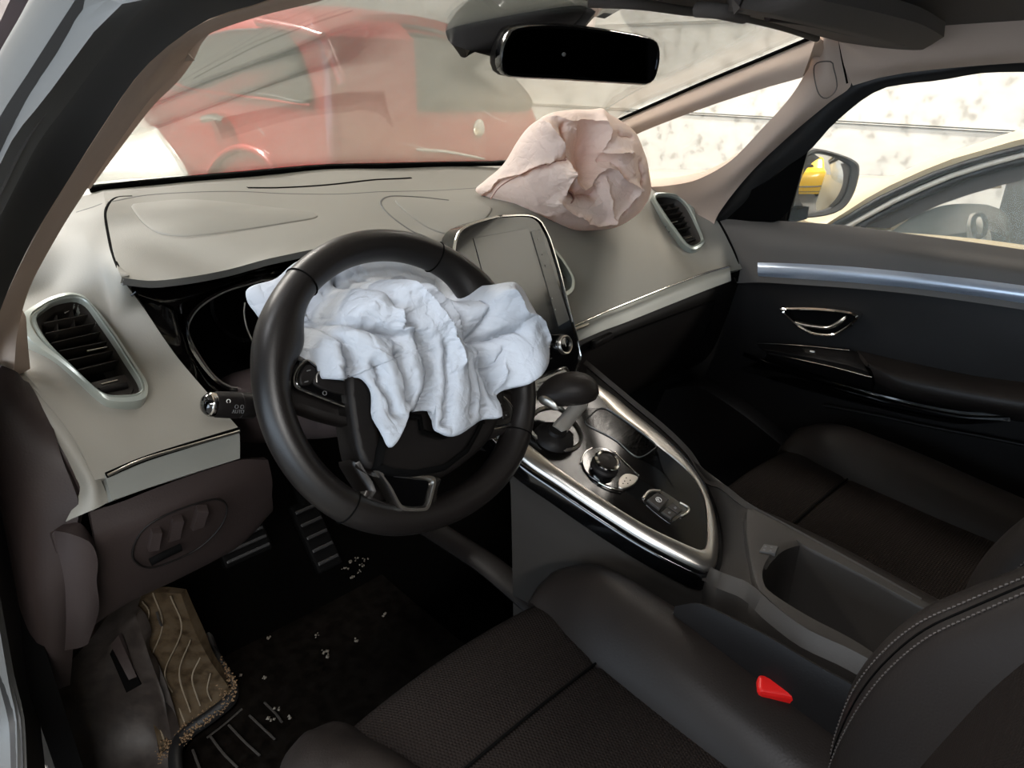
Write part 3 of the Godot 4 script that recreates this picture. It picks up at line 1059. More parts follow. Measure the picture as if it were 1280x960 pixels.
func dashboard():
	var o := thing("dashboard", "grey-green car dashboard with dark lower half under the windscreen", "dashboard", Vector3(0, 0.6, -0.45))
	var edge_r := V3(0.752, [0.84, -0.52, 0.825, -0.44, 0.81, -0.40, 0.795, -0.36, 0.782, -0.31, 0.765, -0.262, 0.71, -0.20, 0.662, -0.164])
	var c66 := V3(0.66, [0.865, -0.58, 0.843, -0.46, 0.83, -0.425, 0.815, -0.395, 0.796, -0.362, 0.762, -0.318, 0.705, -0.24, 0.66, -0.182])
	# centre and passenger side
	var seam := [Vector3(0.0684, 0.902, -0.7263), Vector3(-0.0594, 0.873, -0.5378), Vector3(-0.0987, 0.854, -0.452), Vector3(-0.0948, 0.8324, -0.388), Vector3(-0.0766, 0.8149, -0.338)]
	seam.append_array([Vector3(-0.06, 0.76, -0.31), Vector3(-0.06, 0.69, -0.285), Vector3(-0.06, 0.625, -0.255)])
	var cols := [seam,
		V3(0.1, [0.90, -0.705, 0.866, -0.55, 0.858, -0.46, 0.849, -0.39, 0.83, -0.345, 0.76, -0.285, 0.69, -0.25, 0.63, -0.222]),
		V3(0.33, [0.893, -0.64, 0.86, -0.525, 0.854, -0.45, 0.843, -0.385, 0.825, -0.345, 0.765, -0.285, 0.70, -0.235, 0.643, -0.205]),
		V3(0.5, [0.882, -0.62, 0.854, -0.50, 0.846, -0.435, 0.835, -0.385, 0.815, -0.355, 0.763, -0.30, 0.705, -0.238, 0.653, -0.194]),
		V3(0.6, [0.87, -0.60, 0.846, -0.48, 0.837, -0.43, 0.822, -0.4, 0.80, -0.374, 0.757, -0.333, 0.70, -0.255, 0.657, -0.187]),
		c66, edge_r]
	var gp := grid_of(columns_to_rows(cols), 80, 110)
	var mp := Mesher.new()
	var mvx := mirror_x(Transform3D(Vector3(0.922, 0, -0.3872), Vector3(-0.3004, 0.631, -0.7152), Vector3(0.2444, 0.7757, 0.5818), Vector3(-0.662, 0.766, -0.313)))
	var hole := [Vector2(-0.0289, 0.0599), Vector2(-0.0089, 0.0701), Vector2(0.0119, 0.0763), Vector2(0.0337, 0.0753), Vector2(0.0427, 0.0704), Vector2(0.0464, 0.057), Vector2(0.0405, 0.0237), Vector2(0.0346, -0.0078), Vector2(0.027, -0.0396), Vector2(0.0195, -0.0694), Vector2(0.012, -0.0828), Vector2(-0.0014, -0.0857), Vector2(-0.0234, -0.0766), Vector2(-0.0337, -0.0669), Vector2(-0.0378, -0.0468), Vector2(-0.0397, -0.0169), Vector2(-0.0393, 0.0132), Vector2(-0.0357, 0.0406)]
	var hole_r := []
	for p in hole:
		hole_r.append(Vector2(-p.x, p.y))
	var vi: Transform3D = (Transform3D(Vector3(0.922, 0, -0.3872), Vector3(-0.3004, 0.631, -0.7152), Vector3(0.2444, 0.7757, 0.5818), Vector3(-0.662, 0.766, -0.313))).affine_inverse()
	var vir := mvx.affine_inverse()
	var in_vent := func(p: Vector3) -> bool:
		var a: Vector3 = vi * p
		var b: Vector3 = vir * p
		return (absf(a.z) < 0.06 and Geometry2D.is_point_in_polygon(Vector2(a.x, a.y), PackedVector2Array(hole))) or (absf(b.z) < 0.06 and Geometry2D.is_point_in_polygon(Vector2(b.x, b.y), PackedVector2Array(hole_r)))
	solid(mp, gp, 0.012, in_vent)
	part("dash_pad", mp.done(50), M.dash, o)
	# instrument hood
	var rows := [
		[Vector3(-0.5114, 0.915, -0.6541), Vector3(-0.4451, 0.915, -0.6585), Vector3(-0.3583, 0.914, -0.6737), Vector3(-0.2551, 0.911, -0.7043), Vector3(-0.1572, 0.908, -0.7346), Vector3(-0.0419, 0.905, -0.7435), Vector3(0.0684, 0.902, -0.7263)],
		[Vector3(-0.5464, 0.907, -0.5285), Vector3(-0.4762, 0.906, -0.5739), Vector3(-0.3991, 0.903, -0.5776), Vector3(-0.316, 0.896, -0.5795), Vector3(-0.2435, 0.888, -0.5757), Vector3(-0.1559, 0.88, -0.5587), Vector3(-0.0594, 0.873, -0.5378)],
		[Vector3(-0.5683, 0.8803, -0.46), Vector3(-0.5097, 0.8783, -0.46), Vector3(-0.4392, 0.8753, -0.46), Vector3(-0.3622, 0.8719, -0.46), Vector3(-0.2778, 0.8683, -0.46), Vector3(-0.1849, 0.8628, -0.46), Vector3(-0.0987, 0.854, -0.452)],
		[Vector3(-0.587, 0.857, -0.385), Vector3(-0.5364, 0.8488, -0.385), Vector3(-0.4692, 0.8462, -0.385), Vector3(-0.3887, 0.8485, -0.385), Vector3(-0.2928, 0.8513, -0.385), Vector3(-0.2023, 0.847, -0.385), Vector3(-0.0948, 0.8324, -0.388)],
		[Vector3(-0.5983, 0.8449, -0.335), Vector3(-0.5633, 0.8342, -0.335), Vector3(-0.5129, 0.8307, -0.335), Vector3(-0.4581, 0.8314, -0.335), Vector3(-0.3935, 0.8373, -0.335), Vector3(-0.2509, 0.8393, -0.335), Vector3(-0.0766, 0.8149, -0.338)]]
	var lip := []
	var under := []
	for p in rows[4]:
		lip.append(p + Vector3(0, -0.010, 0.001))
		under.append(p + Vector3(0, -0.016, -0.06))
	var gh := grid_of(rows, 48, 56)
	var mh := Mesher.new()
	solid(mh, gh, 0.008)
	part("instrument_hood", mh.done(50), M.dash, o)
	part("hood_lip", patch([rows[4], lip, under], 8, 48, 0.004), M.dash_edge, o)
	# driver's end panel
	var edge_l := []
	for p in edge_r:
		edge_l.append(p * Vector3(-1, 1, 1))
	var el: Array = [Vector3(-0.743, 0.7712, -0.266), Vector3(-0.7192, 0.7074, -0.214), Vector3(-0.7142, 0.6598, -0.174)]
	edge_l[5] = el[0]
	edge_l[6] = el[1]
	edge_l[7] = el[2]
	var l66 := []
	for p in c66:
		l66.append(p * Vector3(-1, 1, 1))
	l66[0] = Vector3(-0.66, 0.885, -0.6)
	l66[1] = Vector3(-0.66, 0.868, -0.48)
	l66[7] = Vector3(-0.675, 0.653, -0.178)
	var inner := [Vector3(-0.5114, 0.915, -0.6541), Vector3(-0.5464, 0.907, -0.5285), Vector3(-0.5683, 0.8803, -0.46), Vector3(-0.587, 0.857, -0.385), Vector3(-0.5983, 0.8449, -0.335), Vector3(-0.576, 0.7978, -0.35), Vector3(-0.5584, 0.7321, -0.303), Vector3(-0.5277, 0.6479, -0.205)]
	var l60 := [Vector3(-0.60, 0.90, -0.64), Vector3(-0.6, 0.893, -0.53), Vector3(-0.6, 0.872, -0.45), Vector3(-0.605, 0.843, -0.402), Vector3(-0.605, 0.812, -0.382), Vector3(-0.6145, 0.7783, -0.362), Vector3(-0.6079, 0.7224, -0.292), Vector3(-0.6131, 0.6524, -0.197)]
	var gl := grid_of(columns_to_rows([edge_l, l66, l60, inner]), 90, 70)
	var ml := Mesher.new()
	solid(ml, gl, 0.01, in_vent)
	part("end_panel", ml.done(50), M.dash, o)
	dash_grids = [gp, gh, gl]
	part("end_border", patch([[Vector3(-0.7416, 0.7736, -0.27), Vector3(-0.7232, 0.7262, -0.234), Vector3(-0.7137, 0.6875, -0.206), Vector3(-0.7099, 0.6566, -0.182), Vector3(-0.7073, 0.6285, -0.172)], [Vector3(-0.7497, 0.7665, -0.262), Vector3(-0.7332, 0.7214, -0.228), Vector3(-0.7223, 0.6827, -0.2), Vector3(-0.7185, 0.6552, -0.174), Vector3(-0.7236, 0.6288, -0.166)], [Vector3(-0.757, 0.748, -0.27), Vector3(-0.7424, 0.7067, -0.24), Vector3(-0.7315, 0.6749, -0.212), Vector3(-0.7264, 0.6488, -0.186), Vector3(-0.7505, 0.6168, -0.18)]], 10, 36, 0.003), M.dash, o)
	# grooves and joints
	part("joint", sweep(snapped_curve([Vector3(-0.493, 0.906, -0.5776), Vector3(-0.5182, 0.906, -0.5689), Vector3(-0.5456, 0.905, -0.5252), Vector3(-0.5608, 0.8931, -0.49), Vector3(-0.5802, 0.8717, -0.42), Vector3(-0.5931, 0.8508, -0.36)], 40, -0.0005), circle(0.0022, 0.0012, 8), Vector3.UP).done(60), M.seam, o)
	part("joint", sweep(snapped_curve([Vector3(-0.5838, 0.9, -0.5423), Vector3(-0.5425, 0.906, -0.542), Vector3(-0.4735, 0.906, -0.5819), Vector3(-0.3958, 0.903, -0.5858), Vector3(-0.312, 0.896, -0.5879), Vector3(-0.2209, 0.886, -0.574), Vector3(-0.1228, 0.877, -0.5566), Vector3(0.0426, 0.868, -0.5494), Vector3(0.2158, 0.862, -0.5326)], 70, -0.0012), circle(0.0035, 0.0016, 8), Vector3.UP).done(60), M.dash_edge, o)
	part("defroster_slot", sweep(snapped_curve([Vector3(-0.2876, 0.898, -0.6105), Vector3(-0.1376, 0.891, -0.6164), Vector3(-0.0213, 0.886, -0.626), Vector3(0.0885, 0.883, -0.6286)], 30, -0.0005), circle(0.006, 0.0014, 8), Vector3.UP).done(60), M.seam, o)
	part("hood_cap", blister([Vector3(-0.5043, 0.907, -0.54), Vector3(-0.5122, 0.9038, -0.525), Vector3(-0.516, 0.8856, -0.48), Vector3(-0.5096, 0.8733, -0.447), Vector3(-0.4891, 0.8654, -0.435), Vector3(-0.4657, 0.8629, -0.43), Vector3(-0.3905, 0.8662, -0.43), Vector3(-0.3059, 0.8687, -0.435), Vector3(-0.2489, 0.867, -0.445), Vector3(-0.2416, 0.8708, -0.47), Vector3(-0.2914, 0.8831, -0.5), Vector3(-0.3529, 0.8977, -0.53), Vector3(-0.4229, 0.9048, -0.55), Vector3(-0.4729, 0.9076, -0.548)], 0.002, 0.005), M.dash, o)
	part("speaker_panel", blister([Vector3(-0.0457, 0.8595, -0.5), Vector3(0.0109, 0.8641, -0.49), Vector3(0.0555, 0.8617, -0.46), Vector3(0.092, 0.8473, -0.42), Vector3(0.1031, 0.8336, -0.385), Vector3(0.0397, 0.819, -0.35), Vector3(-0.0432, 0.8133, -0.345), Vector3(-0.0653, 0.834, -0.41)], 0.002, 0.0), M.dash, o)
	part("joint", sweep(snapped_curve([Vector3(0.0597, 0.8654, -0.465), Vector3(0.0226, 0.8673, -0.505), Vector3(-0.035, 0.8645, -0.525), Vector3(-0.0791, 0.8601, -0.5), Vector3(-0.0999, 0.8517, -0.448), Vector3(-0.0971, 0.8317, -0.385), Vector3(-0.0819, 0.8146, -0.336)], 40, 0.0), circle(0.002, 0.0014, 8), Vector3.UP).done(60), M.dash_edge, o)
	# vents at both ends and beside the screen
	vent(Transform3D(Vector3(0.922, 0, -0.3872), Vector3(-0.3004, 0.631, -0.7152), Vector3(0.2444, 0.7757, 0.5818), Vector3(-0.662, 0.766, -0.313)), 1.0, o)
	vent(mvx, -1.0, o)
	var cvx := Transform3D(Vector3(1, 0, 0), Vector3(0, 0.9, -0.436), Vector3(0, 0.436, 0.9), Vector3(0.16, 0.745, -0.262))
	var co := [Vector2(-0.06, 0.07), Vector2(-0.02, 0.07), Vector2(0.0, 0.045), Vector2(0.022, 0.01), Vector2(0.034, -0.022), Vector2(0.034, -0.04), Vector2(0.012, -0.06), Vector2(-0.06, -0.06)]
	var ci := [Vector2(-0.05, 0.058), Vector2(-0.026, 0.058), Vector2(-0.008, 0.038), Vector2(0.012, 0.008), Vector2(0.024, -0.022), Vector2(0.022, -0.036), Vector2(0.008, -0.048), Vector2(-0.05, -0.048)]
	var cf := part("vent_frame", frame_mesh(co, ci, [Vector2(0, -0.03), Vector2(0, 0.004), Vector2(0.2, 0.008), Vector2(0.8, 0.008), Vector2(1, 0.0), Vector2(1, -0.03)], 48, cvx), M.silver, o)
	part("vent_back", slab(poly_even(ci, 40), -0.034, -0.03, 0.0, cvx), M.matt_black, cf)
	for k in 4:
		part("slat", rod(cvx, Vector2(-0.05, 0.03 - k * 0.018), Vector2(0.0 + k * 0.006, 0.03 - k * 0.018), -0.008, 0.0016, 0.008), M.console, cf)
	# trim strips
	var st := [Vector3(-0.7027, 0.6628, -0.176), Vector3(-0.6569, 0.6639, -0.182), Vector3(-0.5966, 0.6595, -0.19), Vector3(-0.5294, 0.6505, -0.203)]
	var sm := [Vector3(-0.7037, 0.654, -0.17), Vector3(-0.6611, 0.6526, -0.176), Vector3(-0.6014, 0.6452, -0.184), Vector3(-0.5339, 0.6342, -0.196)]
	var sb := [Vector3(-0.7059, 0.6356, -0.158), Vector3(-0.6644, 0.6325, -0.164), Vector3(-0.6043, 0.6269, -0.172), Vector3(-0.5416, 0.617, -0.185)]
	part("trim_strip", patch([st, sm, sb], 10, 40, 0.02), M.strip, o, "beige silver trim strip")
	part("trim_groove", sweep(curve([Vector3(-0.7028, 0.6633, -0.17), Vector3(-0.6588, 0.6649, -0.176), Vector3(-0.5989, 0.6604, -0.184), Vector3(-0.5315, 0.6519, -0.198)], 30), circle(0.004, 0.003, 8), Vector3(0, 0, 1)).done(60), M.seam, o)
	part("trim_inlay", sweep(curve([Vector3(-0.7024, 0.6657, -0.164), Vector3(-0.6604, 0.668, -0.17), Vector3(-0.601, 0.6624, -0.178), Vector3(-0.5342, 0.6527, -0.192)], 30), circle(0.0019, 0.0019, 8), Vector3(0, 0, 1)).done(60), M.satin, o)
	var rt := [Vector3(0.1692, 0.6291, -0.218), Vector3(0.2438, 0.6399, -0.21), Vector3(0.318, 0.6458, -0.206), Vector3(0.4733, 0.6611, -0.193), Vector3(0.5866, 0.6705, -0.183), Vector3(0.6883, 0.6717, -0.176)]
	var rm := [Vector3(0.1632, 0.6213, -0.208), Vector3(0.2325, 0.6311, -0.2), Vector3(0.305, 0.6354, -0.195), Vector3(0.4607, 0.6491, -0.183), Vector3(0.5734, 0.6579, -0.173), Vector3(0.6768, 0.6639, -0.166)]
	var rb := [Vector3(0.1626, 0.6056, -0.198), Vector3(0.227, 0.6143, -0.19), Vector3(0.2996, 0.618, -0.185), Vector3(0.4556, 0.6304, -0.173), Vector3(0.568, 0.6401, -0.163), Vector3(0.6697, 0.6454, -0.157)]
	part("trim_strip", patch([rt, rm, rb], 10, 50, 0.02), M.strip, o, "beige silver trim strip")
	part("trim_edge", tube([Vector3(0.1657, 0.6329, -0.213), Vector3(0.2373, 0.6442, -0.205), Vector3(0.3096, 0.6507, -0.2), Vector3(0.4652, 0.6655, -0.188), Vector3(0.5776, 0.675, -0.178), Vector3(0.6785, 0.6762, -0.171)], 0.0022, 40), M.chrome, o, "bright trim edge")
	part("badge", tube([Vector3(0.1604, 0.6297, -0.204), Vector3(0.1944, 0.6347, -0.2)], 0.0038, 6), M.satin, o)


func offset_all(p: Array, d: Vector3) -> Array:
	var o := []
	for a in p:
		o.append(a + d)
	return o


func mirrored(left: Array, axis := 0.0) -> Array:
	# closes a left half outline (top to bottom) with its mirror image
	var o := left.duplicate()
	for i in range(left.size() - 1, -1, -1):
		o.append(Vector2(2 * axis - left[i].x, left[i].y))
	return o


func instruments():
	var o := thing("instrument_cluster", "gloss black instrument cluster with a thin silver ring under the hood", "instrument cluster", Vector3(-0.39, 0.76, -0.37))
	var I := Transform3D(Vector3(1, 0, 0), Vector3(0, 0.9707, -0.2402), Vector3(0, 0.2402, 0.9707), Vector3(-0.39, 0.76, -0.37))
	var outer := mirrored([Vector2(0.0272, 0.0487), Vector2(-0.0404, 0.0394), Vector2(-0.0866, 0.0311), Vector2(-0.12, 0.0152), Vector2(-0.1331, -0.0044), Vector2(-0.1377, -0.0354), Vector2(-0.1248, -0.0762), Vector2(-0.1034, -0.1106), Vector2(-0.0639, -0.1349)])
	var inner := mirrored([Vector2(0.0038, 0.0351), Vector2(-0.0579, 0.0292), Vector2(-0.1003, 0.0147), Vector2(-0.1213, -0.0035), Vector2(-0.1274, -0.0223), Vector2(-0.1198, -0.0567), Vector2(-0.1066, -0.0897), Vector2(-0.0894, -0.1096), Vector2(-0.0633, -0.117)])
	part("bezel", frame_mesh(outer, inner, [Vector2(0, -0.05), Vector2(0, 0.0), Vector2(0.3, 0.008), Vector2(0.7, 0.006), Vector2(1, -0.004), Vector2(1.0, -0.07)], 90, I), M.gloss, o)
	part("bezel_ring", sweep_on(curve(inner, 90, true), 0.0, 0.0016, I), M.satin, o, "thin silver ring")
	part("dial_screen", slab(poly_even(inner, 80), -0.075, -0.066, 0.0, I), M.matt_black, o)
	part("dial_arc", tube([Vector3(-0.408, 0.7551, -0.41), Vector3(-0.4136, 0.7387, -0.4059), Vector3(-0.4148, 0.7188, -0.401), Vector3(-0.4125, 0.7018, -0.3968), Vector3(-0.4076, 0.684, -0.3924)], 0.0016, 20), M.satin, o)
	part("dial_ring", frame_mesh(circle(0.062, 0.062, 24), circle(0.056, 0.056, 24), [Vector2(0, -0.068), Vector2(0, -0.058), Vector2(1, -0.058), Vector2(1, -0.068)], 48, I * Transform3D(Basis.IDENTITY, Vector3(-0.005, 0, 0))), M.gloss, o)
	# fascia between the end panel, the hood and the bezel
	var out_row := [Vector3(-0.5381, 0.6672, -0.245), Vector3(-0.5488, 0.6936, -0.262), Vector3(-0.5553, 0.7299, -0.312), Vector3(-0.5672, 0.7753, -0.345), Vector3(-0.5762, 0.8136, -0.365)]
	var mid_row := [Vector3(-0.5167, 0.6613, -0.285), Vector3(-0.5235, 0.6827, -0.31), Vector3(-0.5316, 0.7243, -0.335), Vector3(-0.5371, 0.7614, -0.345), Vector3(-0.5418, 0.7871, -0.35)]
	var in_row := [Vector3(-0.483, 0.6448, -0.3415), Vector3(-0.5046, 0.6702, -0.3478), Vector3(-0.5208, 0.7077, -0.3571), Vector3(-0.5249, 0.7446, -0.3662), Vector3(-0.5164, 0.768, -0.372)]
	part("fascia", patch([out_row, mid_row, in_row], 10, 30, 0.01, Transform3D.IDENTITY, 25), M.gloss_plate, o)
	var t0 := [Vector3(-0.5843, 0.8284, -0.345), Vector3(-0.5462, 0.8146, -0.36), Vector3(-0.4992, 0.807, -0.37), Vector3(-0.4354, 0.8052, -0.38), Vector3(-0.3605, 0.8113, -0.385), Vector3(-0.2486, 0.8176, -0.39), Vector3(-0.0896, 0.8068, -0.38)]
	var t1 := [Vector3(-0.5824, 0.8185, -0.338), Vector3(-0.5475, 0.7976, -0.35), Vector3(-0.5147, 0.7932, -0.36), Vector3(-0.4654, 0.7982, -0.37), Vector3(-0.3865, 0.805, -0.375), Vector3(-0.2562, 0.803, -0.38), Vector3(-0.116, 0.7879, -0.37)]
	var t2 := [Vector3(-0.52, 0.7631, -0.3708), Vector3(-0.5117, 0.7728, -0.3732), Vector3(-0.4939, 0.7831, -0.3757), Vector3(-0.4564, 0.7934, -0.3783), Vector3(-0.3698, 0.806, -0.3814), Vector3(-0.2556, 0.8041, -0.3809), Vector3(-0.1297, 0.7832, -0.3757)]
	part("fascia", patch([t0, t1, t2], 10, 40, 0.01, Transform3D.IDENTITY, 25), M.gloss_plate, o)
	part("fascia_back", box_mesh(Vector3(0.44, 0.24, 0.02), Vector3(-0.36, 0.70, -0.5)), M.matt_black, o)


func lower_dash():
	var o := thing("knee_panel", "dark plum plastic knee panel below the driver's vent", "trim panel", Vector3(-0.6, 0.5, -0.25))
	var r0 := [Vector3(-0.7258, 0.6161, -0.185), Vector3(-0.6924, 0.6141, -0.186), Vector3(-0.6538, 0.6139, -0.19), Vector3(-0.5963, 0.6101, -0.198), Vector3(-0.533, 0.6017, -0.208), Vector3(-0.4907, 0.5823, -0.215)]
	var r1 := [Vector3(-0.7301, 0.5832, -0.172), Vector3(-0.7025, 0.5846, -0.172), Vector3(-0.6657, 0.5834, -0.172), Vector3(-0.602, 0.5833, -0.182), Vector3(-0.5353, 0.5717, -0.2), Vector3(-0.4864, 0.5479, -0.22)]
	var r2 := [Vector3(-0.7389, 0.5033, -0.2), Vector3(-0.7088, 0.5052, -0.2), Vector3(-0.6743, 0.5081, -0.2), Vector3(-0.6135, 0.5077, -0.21), Vector3(-0.5367, 0.5038, -0.23), Vector3(-0.4811, 0.509, -0.24)]
	var r3 := [Vector3(-0.7477, 0.4089, -0.255), Vector3(-0.7225, 0.4134, -0.26), Vector3(-0.6896, 0.4157, -0.265), Vector3(-0.6179, 0.4032, -0.285), Vector3(-0.5205, 0.3993, -0.305), Vector3(-0.4619, 0.4397, -0.3)]
	part("panel", patch([r0, r1, r2, r3, offset_all(r3, Vector3(0, 0.01, -0.12))], 30, 30, 0.01), M.plum, o)
	part("end_cap", patch([[Vector3(-0.7495, 0.6129, -0.187), Vector3(-0.7548, 0.5597, -0.19), Vector3(-0.7592, 0.4935, -0.215), Vector3(-0.7701, 0.3959, -0.275)], [Vector3(-0.7387, 0.612, -0.172), Vector3(-0.7439, 0.5595, -0.18), Vector3(-0.7493, 0.4939, -0.205), Vector3(-0.7585, 0.3994, -0.265)], [Vector3(-0.7305, 0.584, -0.173), Vector3(-0.7347, 0.5488, -0.18), Vector3(-0.7404, 0.4962, -0.203), Vector3(-0.7488, 0.4055, -0.257)]], 8, 24, 0.02), M.plum, o)
	part("recess_edge", sweep(curve([Vector3(-0.6934, 0.5344, -0.184), Vector3(-0.6848, 0.5645, -0.176), Vector3(-0.6644, 0.5804, -0.172), Vector3(-0.624, 0.5823, -0.174), Vector3(-0.5839, 0.5748, -0.178), Vector3(-0.5686, 0.5516, -0.186), Vector3(-0.5785, 0.5212, -0.194), Vector3(-0.6076, 0.4972, -0.202), Vector3(-0.6462, 0.4946, -0.2), Vector3(-0.6762, 0.5014, -0.198)], 50, true), circle(0.0014, 0.0014, 8), Vector3(0, 0.3, 1), true).done(60), M.black, o)
	for q in [[Vector3(-0.6697, 0.5682, -0.166), Vector3(-0.6591, 0.5631, -0.166), Vector3(-0.6758, 0.5372, -0.178), Vector3(-0.6638, 0.5335, -0.178)], [Vector3(-0.643, 0.5724, -0.168), Vector3(-0.631, 0.5667, -0.168), Vector3(-0.6498, 0.5367, -0.182), Vector3(-0.6359, 0.5348, -0.182)], [Vector3(-0.6111, 0.5711, -0.17), Vector3(-0.5984, 0.5653, -0.17), Vector3(-0.6175, 0.5363, -0.186), Vector3(-0.6027, 0.5356, -0.186)]]:
		part("switch_blank", patch([[q[0], q[1]], [q[2], q[3]]], 4, 4, 0.012), M.plum, o)
	part("slit", sweep(curve([Vector3(-0.6744, 0.5149, -0.188), Vector3(-0.657, 0.5171, -0.188), Vector3(-0.6347, 0.5173, -0.19)], 12), circle(0.006, 0.004, 8), Vector3(0, 0, 1)).done(60), M.matt_black, o)
	# passenger side, black
	var g := thing("glove_box", "black glove box and lower dashboard on the passenger side", "glove box", Vector3(0.4, 0.5, -0.3))
	var g0 := [Vector3(0.06, 0.59, -0.25), Vector3(0.2, 0.598, -0.235), Vector3(0.4, 0.613, -0.218), Vector3(0.58, 0.628, -0.2), Vector3(0.745, 0.634, -0.19)]
	var g1 := [Vector3(0.06, 0.575, -0.24), Vector3(0.2, 0.583, -0.224), Vector3(0.4, 0.597, -0.207), Vector3(0.58, 0.612, -0.19), Vector3(0.745, 0.62, -0.18)]
	var g2 := [Vector3(0.06, 0.52, -0.235), Vector3(0.2, 0.52, -0.222), Vector3(0.4, 0.525, -0.21), Vector3(0.58, 0.53, -0.2), Vector3(0.745, 0.53, -0.195)]
	var g3 := [Vector3(0.06, 0.40, -0.27), Vector3(0.2, 0.40, -0.262), Vector3(0.4, 0.40, -0.25), Vector3(0.58, 0.40, -0.245), Vector3(0.745, 0.40, -0.24)]
	var g4 := [Vector3(0.06, 0.33, -0.36), Vector3(0.2, 0.33, -0.36), Vector3(0.4, 0.33, -0.35), Vector3(0.58, 0.33, -0.35), Vector3(0.745, 0.33, -0.35)]
	part("panel", patch([g0, g1, g2, g3, g4, offset_all(g4, Vector3(0, 0, -0.2))], 30, 40, 0.01), M.black, g)
	part("lid_joint", tube([Vector3(0.17, 0.575, -0.213), Vector3(0.4, 0.585, -0.2), Vector3(0.64, 0.597, -0.18)], 0.002, 20), M.seam, g)
	part("latch", rbox(Vector3(0.07, 0.018, 0.014), 0.005, Transform3D(Basis.from_euler(Vector3(0, 0.09, 0.04)), Vector3(0.25, 0.585, -0.205))), M.black, g)
	part("lid_joint", tube([Vector3(0.645, 0.597, -0.18), Vector3(0.655, 0.5, -0.203), Vector3(0.65, 0.38, -0.26)], 0.002, 20), M.seam, g)
	var b := single("lower_bulkhead", box_mesh(Vector3(1.66, 0.90, 0.04), Vector3(0.0, 0.41, -0.88)), M.matt_black, "black bulkhead behind the dashboard and pedals", "bulkhead")
	b.set_meta("kind", "structure")
	for s in [-1, 1]:
		part("unseen_light_block", box_mesh(Vector3(0.03, 0.82, 0.62 if s < 0 else 0.78), Vector3(s * 0.815, 0.4, -0.57 if s < 0 else -0.49)), M.matt_black, b)  # unseen side boxes that keep outside light from leaking into the footwell


